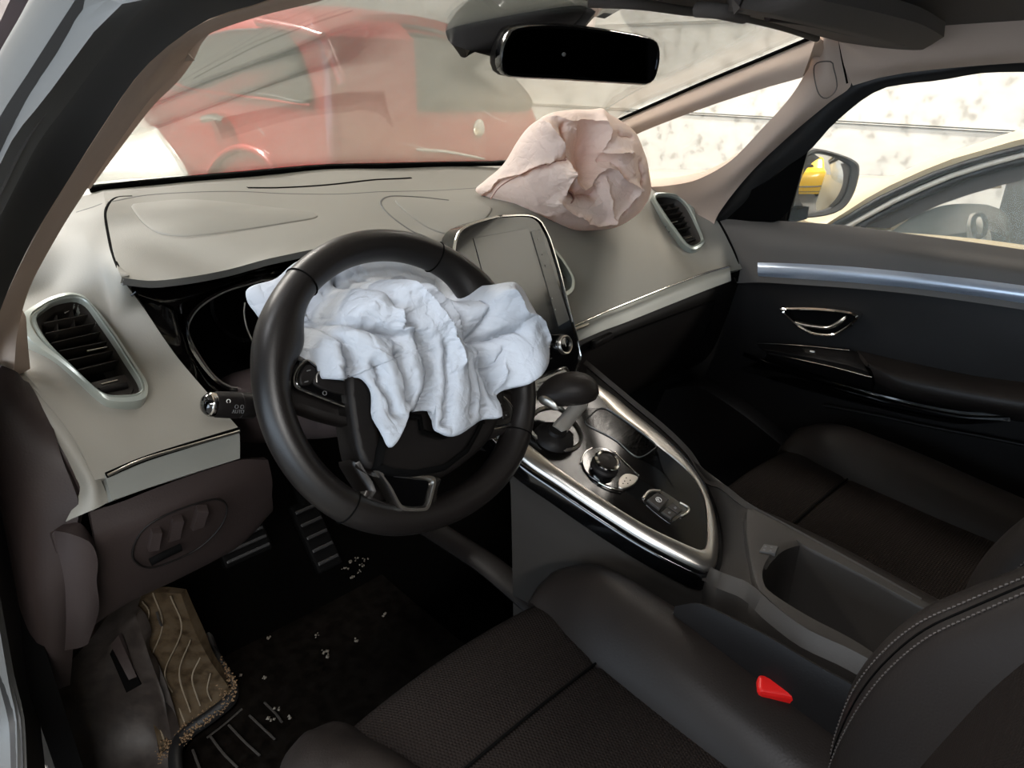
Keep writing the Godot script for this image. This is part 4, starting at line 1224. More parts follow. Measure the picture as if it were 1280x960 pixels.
func centre_console():
	var o := thing("centre_console", "centre console with touchscreen, chrome edged gear plate and open bin", "centre console", Vector3(0, 0.2, 0.15))
	var S := Transform3D(Vector3(1, 0, 0), Vector3(0, 0.957, -0.29), Vector3(0, 0.29, 0.957), Vector3(0, 0.838, -0.25))
	var C := Transform3D(Vector3(1, 0, 0), Vector3(0, 0.352, -0.936), Vector3(0, 0.936, 0.352), Vector3(0, 0.528, -0.07))
	# ---- stack with the screen
	var right := [Vector2(-0.01, 0.024), Vector2(0.0499, 0.0196), Vector2(0.0815, 0.0143), Vector2(0.0974, 0.0022), Vector2(0.1111, -0.0278), Vector2(0.1218, -0.0883), Vector2(0.1306, -0.1672), Vector2(0.1376, -0.2209), Vector2(0.1399, -0.2664)]
	right.append(Vector2(0.098, -0.31))
	var loop := right.duplicate()
	for i in range(right.size() - 1, -1, -1):
		loop.append(Vector2(-0.006 - right[i].x, right[i].y))
	var inl := inset(poly_even(loop, 90), 0.005)
	if absf(inl[0].x) > absf(poly_even(loop, 90)[0].x) + 0.003:
		inl = inset(poly_even(loop, 90), -0.005)
	part("stack_rim", frame_mesh(poly_even(loop, 90), inl, [Vector2(0, -0.035), Vector2(0, 0.002), Vector2(0.3, 0.0055), Vector2(0.7, 0.0055), Vector2(1, 0.002), Vector2(1, -0.035)], 90, S, false), M.chrome, o)
	var stack := part("stack_panel", slab(inl, -0.034, 0.0015, 0.0, S), M.gloss, o)
	var disp := [Vector2(-0.0681, -0.003), Vector2(0.0646, -0.0027), Vector2(0.0815, -0.1955)]
	disp.append(Vector2(disp[0].x + disp[2].x - disp[1].x, disp[2].y))
	disp[0].y = disp[1].y
	part("display", slab(disp, 0.0012, 0.0028, 0.0004, S), M.screen, stack)
	var ks := [Vector2(0.0692, -0.0091), Vector2(0.0944, -0.0095), Vector2(0.1301, -0.1876), Vector2(0.0967, -0.1927)]
	part("key_strip", slab(ks, 0.0012, 0.0028, 0.0008, S), mat("key_and_reflection_grey", Color(0.24, 0.245, 0.24), 0.25, 0.0, {"spec": 0.7}), stack)  # lighter grey here stands in for the reflection on this glass strip
	for q in [Vector2(0.0848, -0.026), Vector2(0.088, -0.0545), Vector2(0.091, -0.0759), Vector2(0.0922, -0.138), Vector2(0.0953, -0.16)]:
		part("key_mark", slab(rrect(0.003, 0.003, 0.001), 0.0028, 0.0034, 0.0, S * Transform3D(Basis.IDENTITY, Vector3(q.x, q.y, 0))), M.print_grey, stack)
	var kn := [Vector2(0.0881, -0.2267)]
	var kx: Transform3D = S * Transform3D(Basis.IDENTITY, Vector3(kn[0].x, kn[0].y, 0))
	var knob := part("rotary_knob", lathe([Vector2(0.02, 0.0), Vector2(0.02, 0.012), Vector2(0.0175, 0.015), Vector2(0.0175, 0.017)], kx, 32), M.gloss, o)
	part("knob_ring", lathe([Vector2(0.0185, 0.016), Vector2(0.0185, 0.021), Vector2(0.0165, 0.0235), Vector2(0.0145, 0.023), Vector2(0.0135, 0.019), Vector2(0.0135, 0.016)], kx, 32), M.satin, knob)
	part("knob_cap", lathe([Vector2(0.0135, 0.014), Vector2(0.0135, 0.0195), Vector2(0.004, 0.0205)], kx, 32), M.gloss, knob)
	part("knob_mark", slab(rrect(0.0012, 0.007, 0.0005), 0.0203, 0.021, 0.0, kx), M.print_white, knob)
	var b1 := [Vector2(0.0246, -0.2263), Vector2(0.0642, -0.2238), Vector2(0.0668, -0.2307), Vector2(0.0271, -0.233)]
	part("key", slab(b1, 0.0, 0.005, 0.001, S), M.chrome, o, "chrome key")
	var b2 := [Vector2(0.0147, -0.248), Vector2(0.063, -0.2452), Vector2(0.069, -0.2561), Vector2(0.02, -0.2601)]
	part("key", slab(b2, 0.0, 0.005, 0.001, S), M.gloss, o)
	var cl: Transform3D = S * Transform3D(Basis.from_euler(Vector3(-0.25, 0, 0)), Vector3(-0.003, -0.288, 0.006))
	part("climate_frame", frame_mesh(rrect(0.205, 0.036, 0.008), rrect(0.195, 0.027, 0.006), [Vector2(0, -0.012), Vector2(0, 0.003), Vector2(0.5, 0.005), Vector2(1, 0.002), Vector2(1, -0.012)], 60, cl, false), M.chrome, o)
	var cb := part("climate_panel", slab(rrect(0.195, 0.027, 0.006), -0.012, 0.001, 0.001, cl), M.gloss, o)
	for k in 6:
		part("climate_key", slab(rrect(0.028, 0.013, 0.002), 0.0, 0.004, 0.0015, cl * Transform3D(Basis.IDENTITY, Vector3(-0.078 + k * 0.031, 0.0, 0))), M.key_and_reflection_grey, cb)
		part("key_mark", slab(rrect(0.007, 0.0022, 0.0008), 0.004, 0.0046, 0.0, cl * Transform3D(Basis.IDENTITY, Vector3(-0.078 + k * 0.031, 0.0, 0))), M.print_grey, cb)
	# ---- plate with the chrome edge
	var lo := [Vector2(-0.1362, -0.0202), Vector2(-0.1196, -0.0944), Vector2(-0.1001, -0.173), Vector2(-0.0777, -0.2471), Vector2(-0.0497, -0.3122), Vector2(-0.0349, -0.3364), Vector2(-0.0139, -0.3424), Vector2(0.0156, -0.3287), Vector2(0.0443, -0.3093), Vector2(0.0799, -0.2768), Vector2(0.1183, -0.2276), Vector2(0.1421, -0.1739), Vector2(0.1503, -0.1103), Vector2(0.1487, -0.0309), Vector2(0.1478, 0.0168)]
	lo.append_array([Vector2(0.128, 0.09), Vector2(0.10, 0.10), Vector2(-0.11, 0.10), Vector2(-0.138, 0.085)])
	var li := [Vector2(-0.1102, -0.0032), Vector2(-0.1015, -0.073), Vector2(-0.0824, -0.1533), Vector2(-0.0601, -0.2288), Vector2(-0.0281, -0.2921), Vector2(-0.0151, -0.3103), Vector2(-0.0035, -0.3101), Vector2(0.0201, -0.2969), Vector2(0.0727, -0.2569), Vector2(0.0968, -0.226), Vector2(0.1107, -0.1853), Vector2(0.1094, -0.1168), Vector2(0.1012, -0.0344), Vector2(0.1036, 0.0029)]
	li.append_array([Vector2(0.118, 0.085), Vector2(0.095, 0.095), Vector2(-0.1, 0.095), Vector2(-0.126, 0.075)])
	part("chrome_rim", frame_mesh(lo, li, [Vector2(0, -0.02), Vector2(0.0, -0.008), Vector2(0.12, -0.002), Vector2(0.4, 0.002), Vector2(0.75, 0.004), Vector2(0.93, 0.003), Vector2(1, 0.0), Vector2(1, -0.02)], 140, C), M.satin, o)
	var l2 := curve(lo, 140, true)
	var big := Geometry2D.offset_polygon(PackedVector2Array(l2), 0.011)
	part("black_rim", frame_mesh(poly_even(Array(big[0]), 140), l2, [Vector2(0, -0.04), Vector2(0, -0.016), Vector2(0.2, -0.011), Vector2(0.5, -0.009), Vector2(1, -0.009), Vector2(1, -0.04)], 140, C, false), M.gloss, o)
	var hole := [Vector2(0.0233, -0.0173), Vector2(0.05, -0.0049), Vector2(0.0785, 0.0003), Vector2(0.0949, -0.0099), Vector2(0.1053, -0.0622), Vector2(0.1087, -0.1165), Vector2(0.0938, -0.1244), Vector2(0.0473, -0.1221), Vector2(0.0427, -0.0719)]
	var hole_s := curve(hole, 40, true)
	part("gear_plate", frame_mesh(li, hole, [Vector2(0, -0.006), Vector2(0, 0.0015), Vector2(0.5, 0.0015), Vector2(1, 0.0015), Vector2(1, -0.006)], 140, C), M.gloss_plate, o)
	var tray := part("tray_rim", frame_mesh(hole, inset(hole_s, 0.002), [Vector2(0, -0.05), Vector2(0, 0.003), Vector2(0.5, 0.004), Vector2(1, 0.002), Vector2(1, -0.05)], 60, C), M.key_and_reflection_grey, o)
	part("tray_floor", slab(hole_s, -0.056, -0.05, 0.0, C), M.matt_black, tray)
	# ---- gear lever
	var gb := [Vector2(-0.0857, 0.0229), Vector2(-0.0574, 0.0445), Vector2(-0.0257, 0.0522), Vector2(0.0102, 0.0375), Vector2(0.0069, -0.0094), Vector2(-0.0096, -0.0412), Vector2(-0.0357, -0.0538), Vector2(-0.0628, -0.0504), Vector2(-0.0834, -0.0315), Vector2(-0.0906, -0.0068)]
	part("lever_surround", frame_mesh(gb, inset(curve(gb, 50, true), 0.006), [Vector2(0, 0), Vector2(0, 0.005), Vector2(0.5, 0.008), Vector2(1, 0.005), Vector2(1, 0)], 60, C), M.satin, o)
	var gc := [Vector2(-0.0578, -0.0151)]
	var gx: Transform3D = C * Transform3D(Basis.IDENTITY, Vector3(gc[0].x, gc[0].y, 0))
	part("lever_boot", lathe([Vector2(0.036, 0.0), Vector2(0.033, 0.008), Vector2(0.026, 0.014), Vector2(0.018, 0.018), Vector2(0.016, 0.024)], gx, 32), M.black, o)
	var foot: Vector3 = gx * Vector3(0.003, 0, 0.014)
	var top := Vector3(0.012, 0.572, -0.055)
	var lever := part("gear_lever", sweep(curve([foot, foot.lerp(top, 0.5), top], 10), circle(0.015, 0.013, 18), Vector3(0, 0, 1), false, [1.05, 1.05, 1.0, 0.98, 0.96, 0.95, 0.95, 0.97, 1.0, 1.0, 1.0]).done(50), M.stem, o, "silver lever stem")
	var kl: Array = [Vector3(-0.05, 0.5776, -0.105)]
	var kr: Array = [Vector3(0.03, 0.5894, -0.0327)]
	var kpath := []
	var ksc := []
	for i in 17:
		var w := i / 16.0
		kpath.append((kl[0] as Vector3).lerp(kr[0], w) + Vector3(0, 0.010 * sin(w * PI), 0))
		var e := pow(maxf(0.0, 1.0 - pow(absf(w * 2 - 1), 2.6)), 0.5)
		ksc.append(Vector2(e * (0.88 + 0.12 * w) + 0.02, e * (0.72 + 0.3 * sin(w * 2.6)) + 0.02))
	var ksec := []
	for p in circle(0.034, 0.032, 24):
		ksec.append(Vector2(p.x, p.y if p.y > 0 else p.y * 0.75))
	part("lever_head", sweep(kpath, ksec, Vector3.UP, false, ksc).done(60), M.seat_leather, lever, "black leather gear knob")
	part("head_plate", sweep(curve([Vector3(-0.058, 0.5846, -0.0919), Vector3(-0.055, 0.5846, -0.076), Vector3(-0.05, 0.5749, -0.0562)], 8), circle(0.004, 0.009, 10), Vector3.UP, false, [0.5, 0.9, 1.0, 1.0, 1.0, 1.0, 0.9, 0.7, 0.3]).done(60), M.satin, lever, "silver release button")
	for k in 3:
		var q: Vector2 = [Vector2(-0.0844, 0.0008), Vector2(-0.0809, -0.0137), Vector2(-0.0746, -0.0254)][k]
		lettering("gate_mark", ["R", "N", "D"][k], 0.008, C * Transform3D(Basis.IDENTITY, Vector3(q.x, q.y, 0.0016)), M.print_white, o)
	# ---- controller and keys
	var kb := [Vector2(-0.0546, -0.0795), Vector2(-0.0323, -0.0682), Vector2(0.0039, -0.074), Vector2(0.0153, -0.0949), Vector2(0.0115, -0.1266), Vector2(0.0121, -0.1557), Vector2(-0.0387, -0.162), Vector2(-0.0633, -0.1271), Vector2(-0.0675, -0.1011)]
	part("controller_base", slab(curve(kb, 50, true), 0.0, 0.005, 0.002, C), M.gloss, o)
	part("controller_edge", tube([Vector3(-0.0598, 0.5038, 0.0085), Vector3(-0.0361, 0.5082, -0.0033), Vector3(-0.0152, 0.5089, -0.0051)], 0.0014, 10), M.chrome, o)
	part("controller_edge", tube([Vector3(-0.0657, 0.4874, 0.0523), Vector3(-0.0574, 0.481, 0.0693), Vector3(-0.0424, 0.4754, 0.0842)], 0.0014, 10), M.chrome, o)
	part("controller_edge", tube([Vector3(0.0157, 0.4996, 0.0198), Vector3(0.0132, 0.4882, 0.0502), Vector3(0.0125, 0.4782, 0.0768)], 0.0014, 10), M.chrome, o)
	var dc := [Vector2(-0.0295, -0.1096)]
	var dx: Transform3D = C * Transform3D(Basis.IDENTITY, Vector3(dc[0].x, dc[0].y, 0))
	var dial := part("controller_dial", lathe([Vector2(0.024, 0.0), Vector2(0.024, 0.008), Vector2(0.0205, 0.011), Vector2(0.0205, 0.02)], dx, 36), M.black, o)
	part("dial_ring", lathe([Vector2(0.0205, 0.015), Vector2(0.0225, 0.019), Vector2(0.022, 0.0225), Vector2(0.019, 0.024), Vector2(0.0165, 0.0225), Vector2(0.016, 0.018)], dx, 36), M.chrome, dial)
	part("dial_cap", lathe([Vector2(0.0165, 0.016), Vector2(0.0165, 0.021), Vector2(0.01, 0.0235), Vector2(0.003, 0.0245)], dx, 36), M.seat_leather, dial)
	for q in [Vector2(-0.0297, -0.0843), Vector2(-0.0536, -0.1005)]:
		part("key_mark", slab(rrect(0.004, 0.003, 0.001), 0.005, 0.0056, 0.0, C * Transform3D(Basis.IDENTITY, Vector3(q.x, q.y, 0))), M.print_grey, o)
	var sb := [Vector2(-0.0384, -0.1475), Vector2(-0.0273, -0.1416), Vector2(-0.0067, -0.1406), Vector2(0.0061, -0.1555), Vector2(-0.0096, -0.1631), Vector2(-0.0365, -0.1622), Vector2(-0.0428, -0.1549)]
	var sbp := part("mode_key", slab(curve(sb, 30, true), 0.0, 0.008, 0.002, C), M.satin, o, "silver key")
	for q in [Vector2(-0.0162, -0.1476), Vector2(-0.014, -0.1548), Vector2(-0.0246, -0.1511), Vector2(-0.0236, -0.1575), Vector2(-0.0314, -0.1533)]:
		part("key_dot", lathe([Vector2(0.001, 0.0), Vector2(0.001, 0.0008)], C * Transform3D(Basis.IDENTITY, Vector3(q.x, q.y, 0.008)), 8), M.seam, sbp)
	var dkw := [Vector2(-0.034, -0.1625), Vector2(0.0114, -0.1573), Vector2(0.0199, -0.1921), Vector2(-0.0254, -0.1982)]
	part("key_well", slab(dkw, 0.0, 0.0025, 0.0005, C), M.matt_black, o)
	var wl := [Vector2(-0.0238, -0.1933), Vector2(0.0066, -0.1848), Vector2(0.0253, -0.195), Vector2(0.0366, -0.2425), Vector2(0.0277, -0.249), Vector2(-0.0102, -0.2501), Vector2(-0.0217, -0.2453)]
	part("key_frame", slab(curve(wl, 40, true), 0.0, 0.003, 0.001, C), M.gloss, o)
	part("key_edge", tube([Vector3(-0.0205, 0.4644, 0.1105), Vector3(0.0029, 0.466, 0.1062), Vector3(0.0202, 0.4627, 0.115)], 0.0026, 12), M.satin, o)
	part("key_edge", tube([Vector3(0.0103, 0.4435, 0.1659), Vector3(0.0281, 0.4433, 0.1665), Vector3(0.037, 0.4456, 0.1604), Vector3(0.0326, 0.4506, 0.1472)], 0.0018, 12), M.satin, o)
	var k1 := [Vector2(-0.019, -0.198), Vector2(0.0103, -0.1967), Vector2(0.0162, -0.2176), Vector2(-0.0166, -0.2222)]
	var pk := part("parking_key", slab(k1, 0.002, 0.008, 0.0015, C), M.console, o)
	var pc: Vector2 = (k1[0] + k1[1] + k1[2] + k1[3]) / 4
	lettering("key_mark", "P", 0.008, C * Transform3D(Basis.from_euler(Vector3(0, 0, 0.3)), Vector3(pc.x, pc.y, 0.0082)), M.print_white, pk)
	part("key_mark", frame_mesh(circle(0.0052, 0.0052, 20), circle(0.0046, 0.0046, 20), [Vector2(0, 0), Vector2(0, 0.0008), Vector2(1, 0.0008), Vector2(1, 0)], 24, C * Transform3D(Basis.IDENTITY, Vector3(pc.x, pc.y, 0.008))), M.print_white, pk)
	for q in [[Vector2(-0.0169, -0.2276), Vector2(-0.0008, -0.2263), Vector2(0.0032, -0.2446), Vector2(-0.0128, -0.2449)], [Vector2(0.0019, -0.2259), Vector2(0.0163, -0.2253), Vector2(0.0203, -0.2439), Vector2(0.0059, -0.2443)]]:
		var kk := part("key", slab(q, 0.002, 0.007, 0.0012, C), M.console, o)
		var qc: Vector2 = (q[0] + q[1] + q[2] + q[3]) / 4
		part("key_mark", slab(rrect(0.005, 0.0035, 0.001), 0.007, 0.0076, 0.0, C * Transform3D(Basis.IDENTITY, Vector3(qc.x, qc.y, 0))), M.print_grey, kk)
	# ---- body
	var tl := [Vector3(-0.129, 0.512, -0.0842), Vector3(-0.1109, 0.4766, 0.0098), Vector3(-0.091, 0.4486, 0.0843), Vector3(-0.0682, 0.4222, 0.1545), Vector3(-0.0397, 0.399, 0.2163), Vector3(-0.0211, 0.3889, 0.2429)]
	tl.append_array([Vector3(-0.0785, 0.437, 0.2961), Vector3(-0.0816, 0.445, 0.3277), Vector3(-0.0913, 0.45, 0.3514), Vector3(-0.1046, 0.452, 0.3764), Vector3(-0.118, 0.452, 0.4296), Vector3(-0.1129, 0.452, 0.4805), Vector3(-0.114, 0.452, 0.5471)])
	var s0 := offset_all(tl, Vector3(0.01, 0.006, 0))
	var s1 := offset_all(tl, Vector3(-0.003, -0.012, 0.0))
	var s2 := offset_all(tl, Vector3(0.006, -0.06, 0))
	var s3 := offset_all(tl, Vector3(0.02, -0.40, 0))
	part("side_panel", patch([s0, tl, s1, s2, s3], 20, 50, -0.01), M.console, o)
	var tr := [Vector3(0.2002, 0.5535, -0.1947), Vector3(0.2, 0.5285, -0.1281), Vector3(0.2004, 0.5062, -0.069), Vector3(0.2012, 0.4771, 0.0086), Vector3(0.1916, 0.453, 0.0727), Vector3(0.1641, 0.4329, 0.1261)]
	tr.append_array([Vector3(0.139, 0.45, 0.1704), Vector3(0.112, 0.453, 0.2299), Vector3(0.0983, 0.453, 0.3211), Vector3(0.0838, 0.453, 0.4206), Vector3(0.0694, 0.453, 0.5081)])
	part("side_panel", patch([offset_all(tr, Vector3(-0.01, 0.006, 0)), tr, offset_all(tr, Vector3(0.003, -0.012, 0)), offset_all(tr, Vector3(-0.004, -0.06, 0)), offset_all(tr, Vector3(-0.02, -0.4, 0))], 20, 50, -0.01), M.console, o)
	var kp0 := [Vector3(-0.15, 0.4127, 0.2628), Vector3(-0.152, 0.4394, 0.2966), Vector3(-0.155, 0.4483, 0.3395), Vector3(-0.158, 0.4549, 0.4016), Vector3(-0.16, 0.4548, 0.4539), Vector3(-0.16, 0.4556, 0.492), Vector3(-0.16, 0.456, 0.5367)]
	part("lower_side", patch([offset_all(kp0, Vector3(0.004, 0.001, 0)), kp0, offset_all(kp0, Vector3(-0.001, -0.004, 0)), offset_all(kp0, Vector3(0.0, -0.3, 0))], 10, 40, -0.004), M.black, o)
	# ---- deck and open bin
	var d0 := [Vector3(-0.0386, 0.3902, 0.2339), Vector3(-0.0114, 0.3868, 0.243), Vector3(0.0313, 0.3914, 0.2308), Vector3(0.072, 0.3998, 0.2083), Vector3(0.1089, 0.4116, 0.177), Vector3(0.1468, 0.429, 0.1309), Vector3(0.1733, 0.4488, 0.0782)]
	var d1 := [Vector3(-0.0872, 0.443, 0.3372), Vector3(-0.0808, 0.45, 0.348), Vector3(-0.0261, 0.453, 0.3095), Vector3(0.0232, 0.455, 0.2743), Vector3(0.0643, 0.455, 0.2489), Vector3(0.0955, 0.453, 0.2305), Vector3(0.1386, 0.449, 0.1678)]
	part("deck", patch([d0, d1], 10, 40, 0.004), M.console, o)
	var Y := Transform3D(Vector3(1, 0, 0), Vector3(0, 0, -1), Vector3(0, 1, 0), Vector3(0, 0.455, 0))
	var bo := plan([Vector3(0.0948, 0.455, 0.2276), Vector3(0.1006, 0.455, 0.2457), Vector3(0.0893, 0.455, 0.3251), Vector3(0.0753, 0.455, 0.4235), Vector3(0.063, 0.455, 0.5097), Vector3(0.05, 0.455, 0.64), Vector3(-0.12, 0.455, 0.64), Vector3(-0.1086, 0.455, 0.4781), Vector3(-0.112, 0.455, 0.4263), Vector3(-0.1053, 0.455, 0.3763), Vector3(-0.0786, 0.455, 0.3425), Vector3(-0.0287, 0.455, 0.3055), Vector3(0.0233, 0.455, 0.2689), Vector3(0.0667, 0.455, 0.242)])
	var bi := plan([Vector3(0.0599, 0.455, 0.3391), Vector3(0.0553, 0.455, 0.3536), Vector3(0.0499, 0.455, 0.4336), Vector3(0.0394, 0.455, 0.5173), Vector3(0.03, 0.455, 0.62), Vector3(-0.1, 0.455, 0.62), Vector3(-0.0816, 0.455, 0.4817), Vector3(-0.0813, 0.455, 0.4278), Vector3(-0.0779, 0.455, 0.3678), Vector3(-0.0667, 0.455, 0.3492), Vector3(-0.0437, 0.455, 0.3358), Vector3(-0.0093, 0.455, 0.3289), Vector3(0.0311, 0.455, 0.3282)])
	part("bin_frame", frame_mesh(bo, bi, [Vector2(0, -0.05), Vector2(0, -0.006), Vector2(0.1, 0.001), Vector2(0.3, 0.003), Vector2(0.9, 0.003), Vector2(1, -0.002), Vector2(1.0, -0.05)], 100, Y), M.console, o)
	var bl := part("bin_wall", frame_mesh(bi, inset(curve(bi, 100, true), 0.012), [Vector2(-0.15, -0.13), Vector2(-0.15, -0.02), Vector2(0.0, -0.006), Vector2(0.3, -0.13)], 100, Y), M.console, o)
	part("bin_floor", slab(curve(bi, 80, true), -0.14, -0.125, 0.0, Y), M.matt_black, bl)
	var ub := plan([Vector3(-0.0065, 0.459, 0.308), Vector3(0.0148, 0.459, 0.3043), Vector3(0.025, 0.459, 0.3218), Vector3(0.0053, 0.459, 0.3269)])
	var usb := part("bin_switch", slab(ub, 0.0, 0.006, 0.001, Y), M.grey_plastic, o)
	for q in plan([Vector3(0.0097, 0.46, 0.3093), Vector3(0.014, 0.46, 0.316), Vector3(0.0008, 0.46, 0.3115), Vector3(0.0059, 0.46, 0.3189)]):
		part("key_mark", slab(rrect(0.0035, 0.003, 0.001), 0.006, 0.0065, 0.0, Y * Transform3D(Basis.IDENTITY, Vector3(q.x, q.y, 0))), M.print_grey, usb)
	# ---- seat belt buckle between seat and console
	var b := thing("belt_buckle", "red and black seat belt buckle standing between driver's seat and console", "seat belt buckle", Vector3(-0.15, 0.33, 0.42))
	var bk: Array = [Vector3(-0.155, 0.3813, 0.4233)]
	var bx := Transform3D(Basis.from_euler(Vector3(0, -1.0, 0)) * Basis.from_euler(Vector3(0.2, 0, 0.0)), bk[0])
	part("buckle_body", rbox(Vector3(0.062, 0.10, 0.04), 0.007, bx * Transform3D(Basis.IDENTITY, Vector3(0, -0.052, 0.0))), M.matt_black, b)
	part("release_button", rbox(Vector3(0.05, 0.03, 0.026), 0.006, bx * Transform3D(Basis.IDENTITY, Vector3(0, 0.004, 0.002))), M.red_plastic, b, "red release button")


func plan(p: Array) -> Array:
	var o := []
	for a in p:
		o.append(Vector2(a.x, -a.z))
	return o


# ------------------------------------------------------------------ steering wheel and airbags
func wheel_radius(a: float) -> float:
	var down: float = maxf(0.0, -sin(a))
	return 0.1735 - 0.009 * pow(down, 6.0)


func steering():
	var W := Transform3D(Vector3(0.9998, 0, 0.0209), Vector3(0.01, 0.8785, -0.4777), Vector3(-0.0184, 0.4778, 0.8783), Vector3(-0.3903, 0.7446, -0.0014))
	var c := thing("column_shroud", "dark steering column shroud with a light stalk", "steering column", Vector3(-0.39, 0.7, -0.15))
	part("shroud", sweep(curve([Vector3(-0.39, 0.575, -0.42), Vector3(-0.39, 0.62, -0.3), Vector3(-0.39, 0.665, -0.17), Vector3(-0.39, 0.69, -0.1)], 14), rrect(0.15, 0.10, 0.04), Vector3.UP, false, [1.2, 1.2, 1.2, 1.2, 1.18, 1.15, 1.12, 1.1, 1.06, 1.02, 1.0, 0.98, 0.95, 0.9, 0.8]).done(50), M.plum, c)
	part("core", sweep([Vector3(-0.39, 0.70, -0.12), Vector3(-0.39, 0.717, -0.06), Vector3(-0.39, 0.73, -0.03)], circle(0.05, 0.05, 20), Vector3.UP).done(50), M.matt_black, c)
	var sp: Array = [Vector3(-0.5966, 0.7341, -0.13), Vector3(-0.5126, 0.704, -0.13)]
	var sd: Vector3 = (sp[1] - sp[0]).normalized()
	var sx := Transform3D(Basis(sd.cross(Vector3.UP).normalized(), sd.cross(sd.cross(Vector3.UP)).normalized(), sd), sp[0])
	var st := part("light_stalk", lathe([Vector2(0.014, 0.012), Vector2(0.0155, 0.016), Vector2(0.0162, 0.03), Vector2(0.0162, 0.042), Vector2(0.0152, 0.0425), Vector2(0.0152, 0.0445), Vector2(0.0162, 0.045), Vector2(0.0162, 0.062), Vector2(0.011, 0.07), Vector2(0.009, 0.16)], sx, 28), M.black, c)
	part("stalk_tip", lathe([Vector2(0.004, 0.0), Vector2(0.009, 0.001), Vector2(0.012, 0.004), Vector2(0.0135, 0.008)], sx, 28), M.gloss, st)
	part("stalk_band", lathe([Vector2(0.0135, 0.0065), Vector2(0.0148, 0.008), Vector2(0.0152, 0.0125), Vector2(0.0145, 0.0135)], sx, 28), M.chrome, st)
	var face: Vector3 = (Vector3(-0.87, 1.0, 0.67) - sp[0]).normalized()
	face = (face - sd * face.dot(sd)).normalized()
	var tb := Basis(sd, face.cross(sd), face)
	lettering("stalk_print", "AUTO", 0.006, Transform3D(tb, sp[0] + sd * 0.037 + face * 0.0157 - tb.y * 0.006), M.print_grey, st)
	for k in 2:
		part("stalk_print", frame_mesh(rrect(0.0045, 0.005, 0.002), rrect(0.0033, 0.0038, 0.0014), [Vector2(0, 0), Vector2(0, 0.0008), Vector2(1, 0.0008), Vector2(1, 0)], 20, Transform3D(tb, sp[0] + sd * (0.034 + 0.007 * k) + face * 0.016), false), M.print_grey, st)
	part("stalk_print", frame_mesh(circle(0.0026, 0.0026, 16), circle(0.0019, 0.0019, 16), [Vector2(0, 0), Vector2(0, 0.0008), Vector2(1, 0.0008), Vector2(1, 0)], 16, Transform3D(tb, sp[0] + sd * 0.024 + face * 0.0145 + tb.y * 0.006)), M.print_white, st)

	var o := thing("steering_wheel", "black leather steering wheel with chrome V spoke, airbag burst out of its hub", "steering wheel", WCENTER())
	var rim := Mesher.new()
	var n := 160
	var rings := []
	for i in n:
		var a := TAU * i / n
		var r := wheel_radius(a)
		var d := Vector2(cos(a), sin(a))
		var bulge := exp(-pow((absf(wrapf(a - PI / 2, -PI, PI)) - 1.02) / 0.2, 2.0))
		var ring := []
		for k in 22:
			var t := TAU * k / 22
			var rad := cos(t) * (0.0195 + 0.002 * bulge)
			if cos(t) < 0:
				rad *= 1.0 + 0.55 * bulge
			var ax := sin(t) * (0.0235 + 0.001 * bulge)
			ring.append(W * Vector3(d.x * (r + rad), d.y * (r + rad), ax))
		rings.append(rim.ring(ring))
	for i in n:
		rim.bridge(rings[i], rings[(i + 1) % n])
	var rp := part("rim", rim.done(60), M.leather, o)
	for a in [2.15, PI - 2.15, -2.42, -0.70]:
		var r := wheel_radius(a)
		var d := Vector2(cos(a), sin(a))
		var ps := []
		for k in 24:
			var t := TAU * k / 24
			var rad: float = cos(t) * 0.0201
			if cos(t) < 0:
				rad *= 1.0 + 0.5 * exp(-pow((absf(wrapf(a - PI / 2, -PI, PI)) - 1.02) / 0.2, 2.0))
			ps.append(W * Vector3(d.x * (r + rad), d.y * (r + rad), sin(t) * 0.0242))
		part("rim_seam", sweep(ps, circle(0.0009, 0.0009, 6), W.basis * Vector3(-d.y, d.x, 0), true).done(60), M.seam, rp)
	# hub and spokes
	var hub := [Vector2(-0.087, 0.0338), Vector2(-0.092, -0.0029), Vector2(-0.0992, -0.0397), Vector2(-0.1022, -0.0708), Vector2(-0.0858, -0.0904), Vector2(-0.0519, -0.1108), Vector2(-0.0101, -0.1263), Vector2(0.0489, -0.1175), Vector2(0.0887, -0.1012), Vector2(0.128, -0.0627), Vector2(0.1331, 0.0044), Vector2(0.0842, 0.0606), Vector2(-0.0093, 0.0759)]
	part("hub", slab(curve(hub, 70, true), -0.035, 0.012, 0.012, W), M.black, o)
	var ls := [Vector2(-0.1417, 0.0821), Vector2(-0.1317, 0.0721), Vector2(-0.1189, 0.0585), Vector2(-0.099, 0.0408), Vector2(-0.0728, 0.026), Vector2(-0.0867, -0.029), Vector2(-0.0985, -0.0263), Vector2(-0.1231, -0.0118), Vector2(-0.1517, 0.0074), Vector2(-0.1682, 0.006)]
	part("side_spoke", slab(curve(ls, 50, true), -0.022, 0.004, 0.008, W), M.leather, o)
	var rs := [Vector2(0.1007, -0.0323), Vector2(0.1267, -0.0452), Vector2(0.1589, -0.0601), Vector2(0.1736, -0.0761), Vector2(0.1577, -0.1122), Vector2(0.1121, -0.1067), Vector2(0.0675, -0.0987)]
	part("side_spoke", slab(curve(rs, 50, true), -0.022, 0.004, 0.008, W), M.leather, o)
	var lp := [Vector2(-0.1443, 0.0402), Vector2(-0.1384, 0.0488), Vector2(-0.1295, 0.0548), Vector2(-0.1211, 0.0564), Vector2(-0.1096, 0.044), Vector2(-0.084, 0.0236), Vector2(-0.0902, -0.0018), Vector2(-0.0969, -0.0056), Vector2(-0.1147, 0.0073), Vector2(-0.1351, 0.0227), Vector2(-0.1447, 0.031)]
	var pod := part("switch_pod", slab(curve(lp, 50, true), 0.0, 0.009, 0.003, W), M.gloss, o)
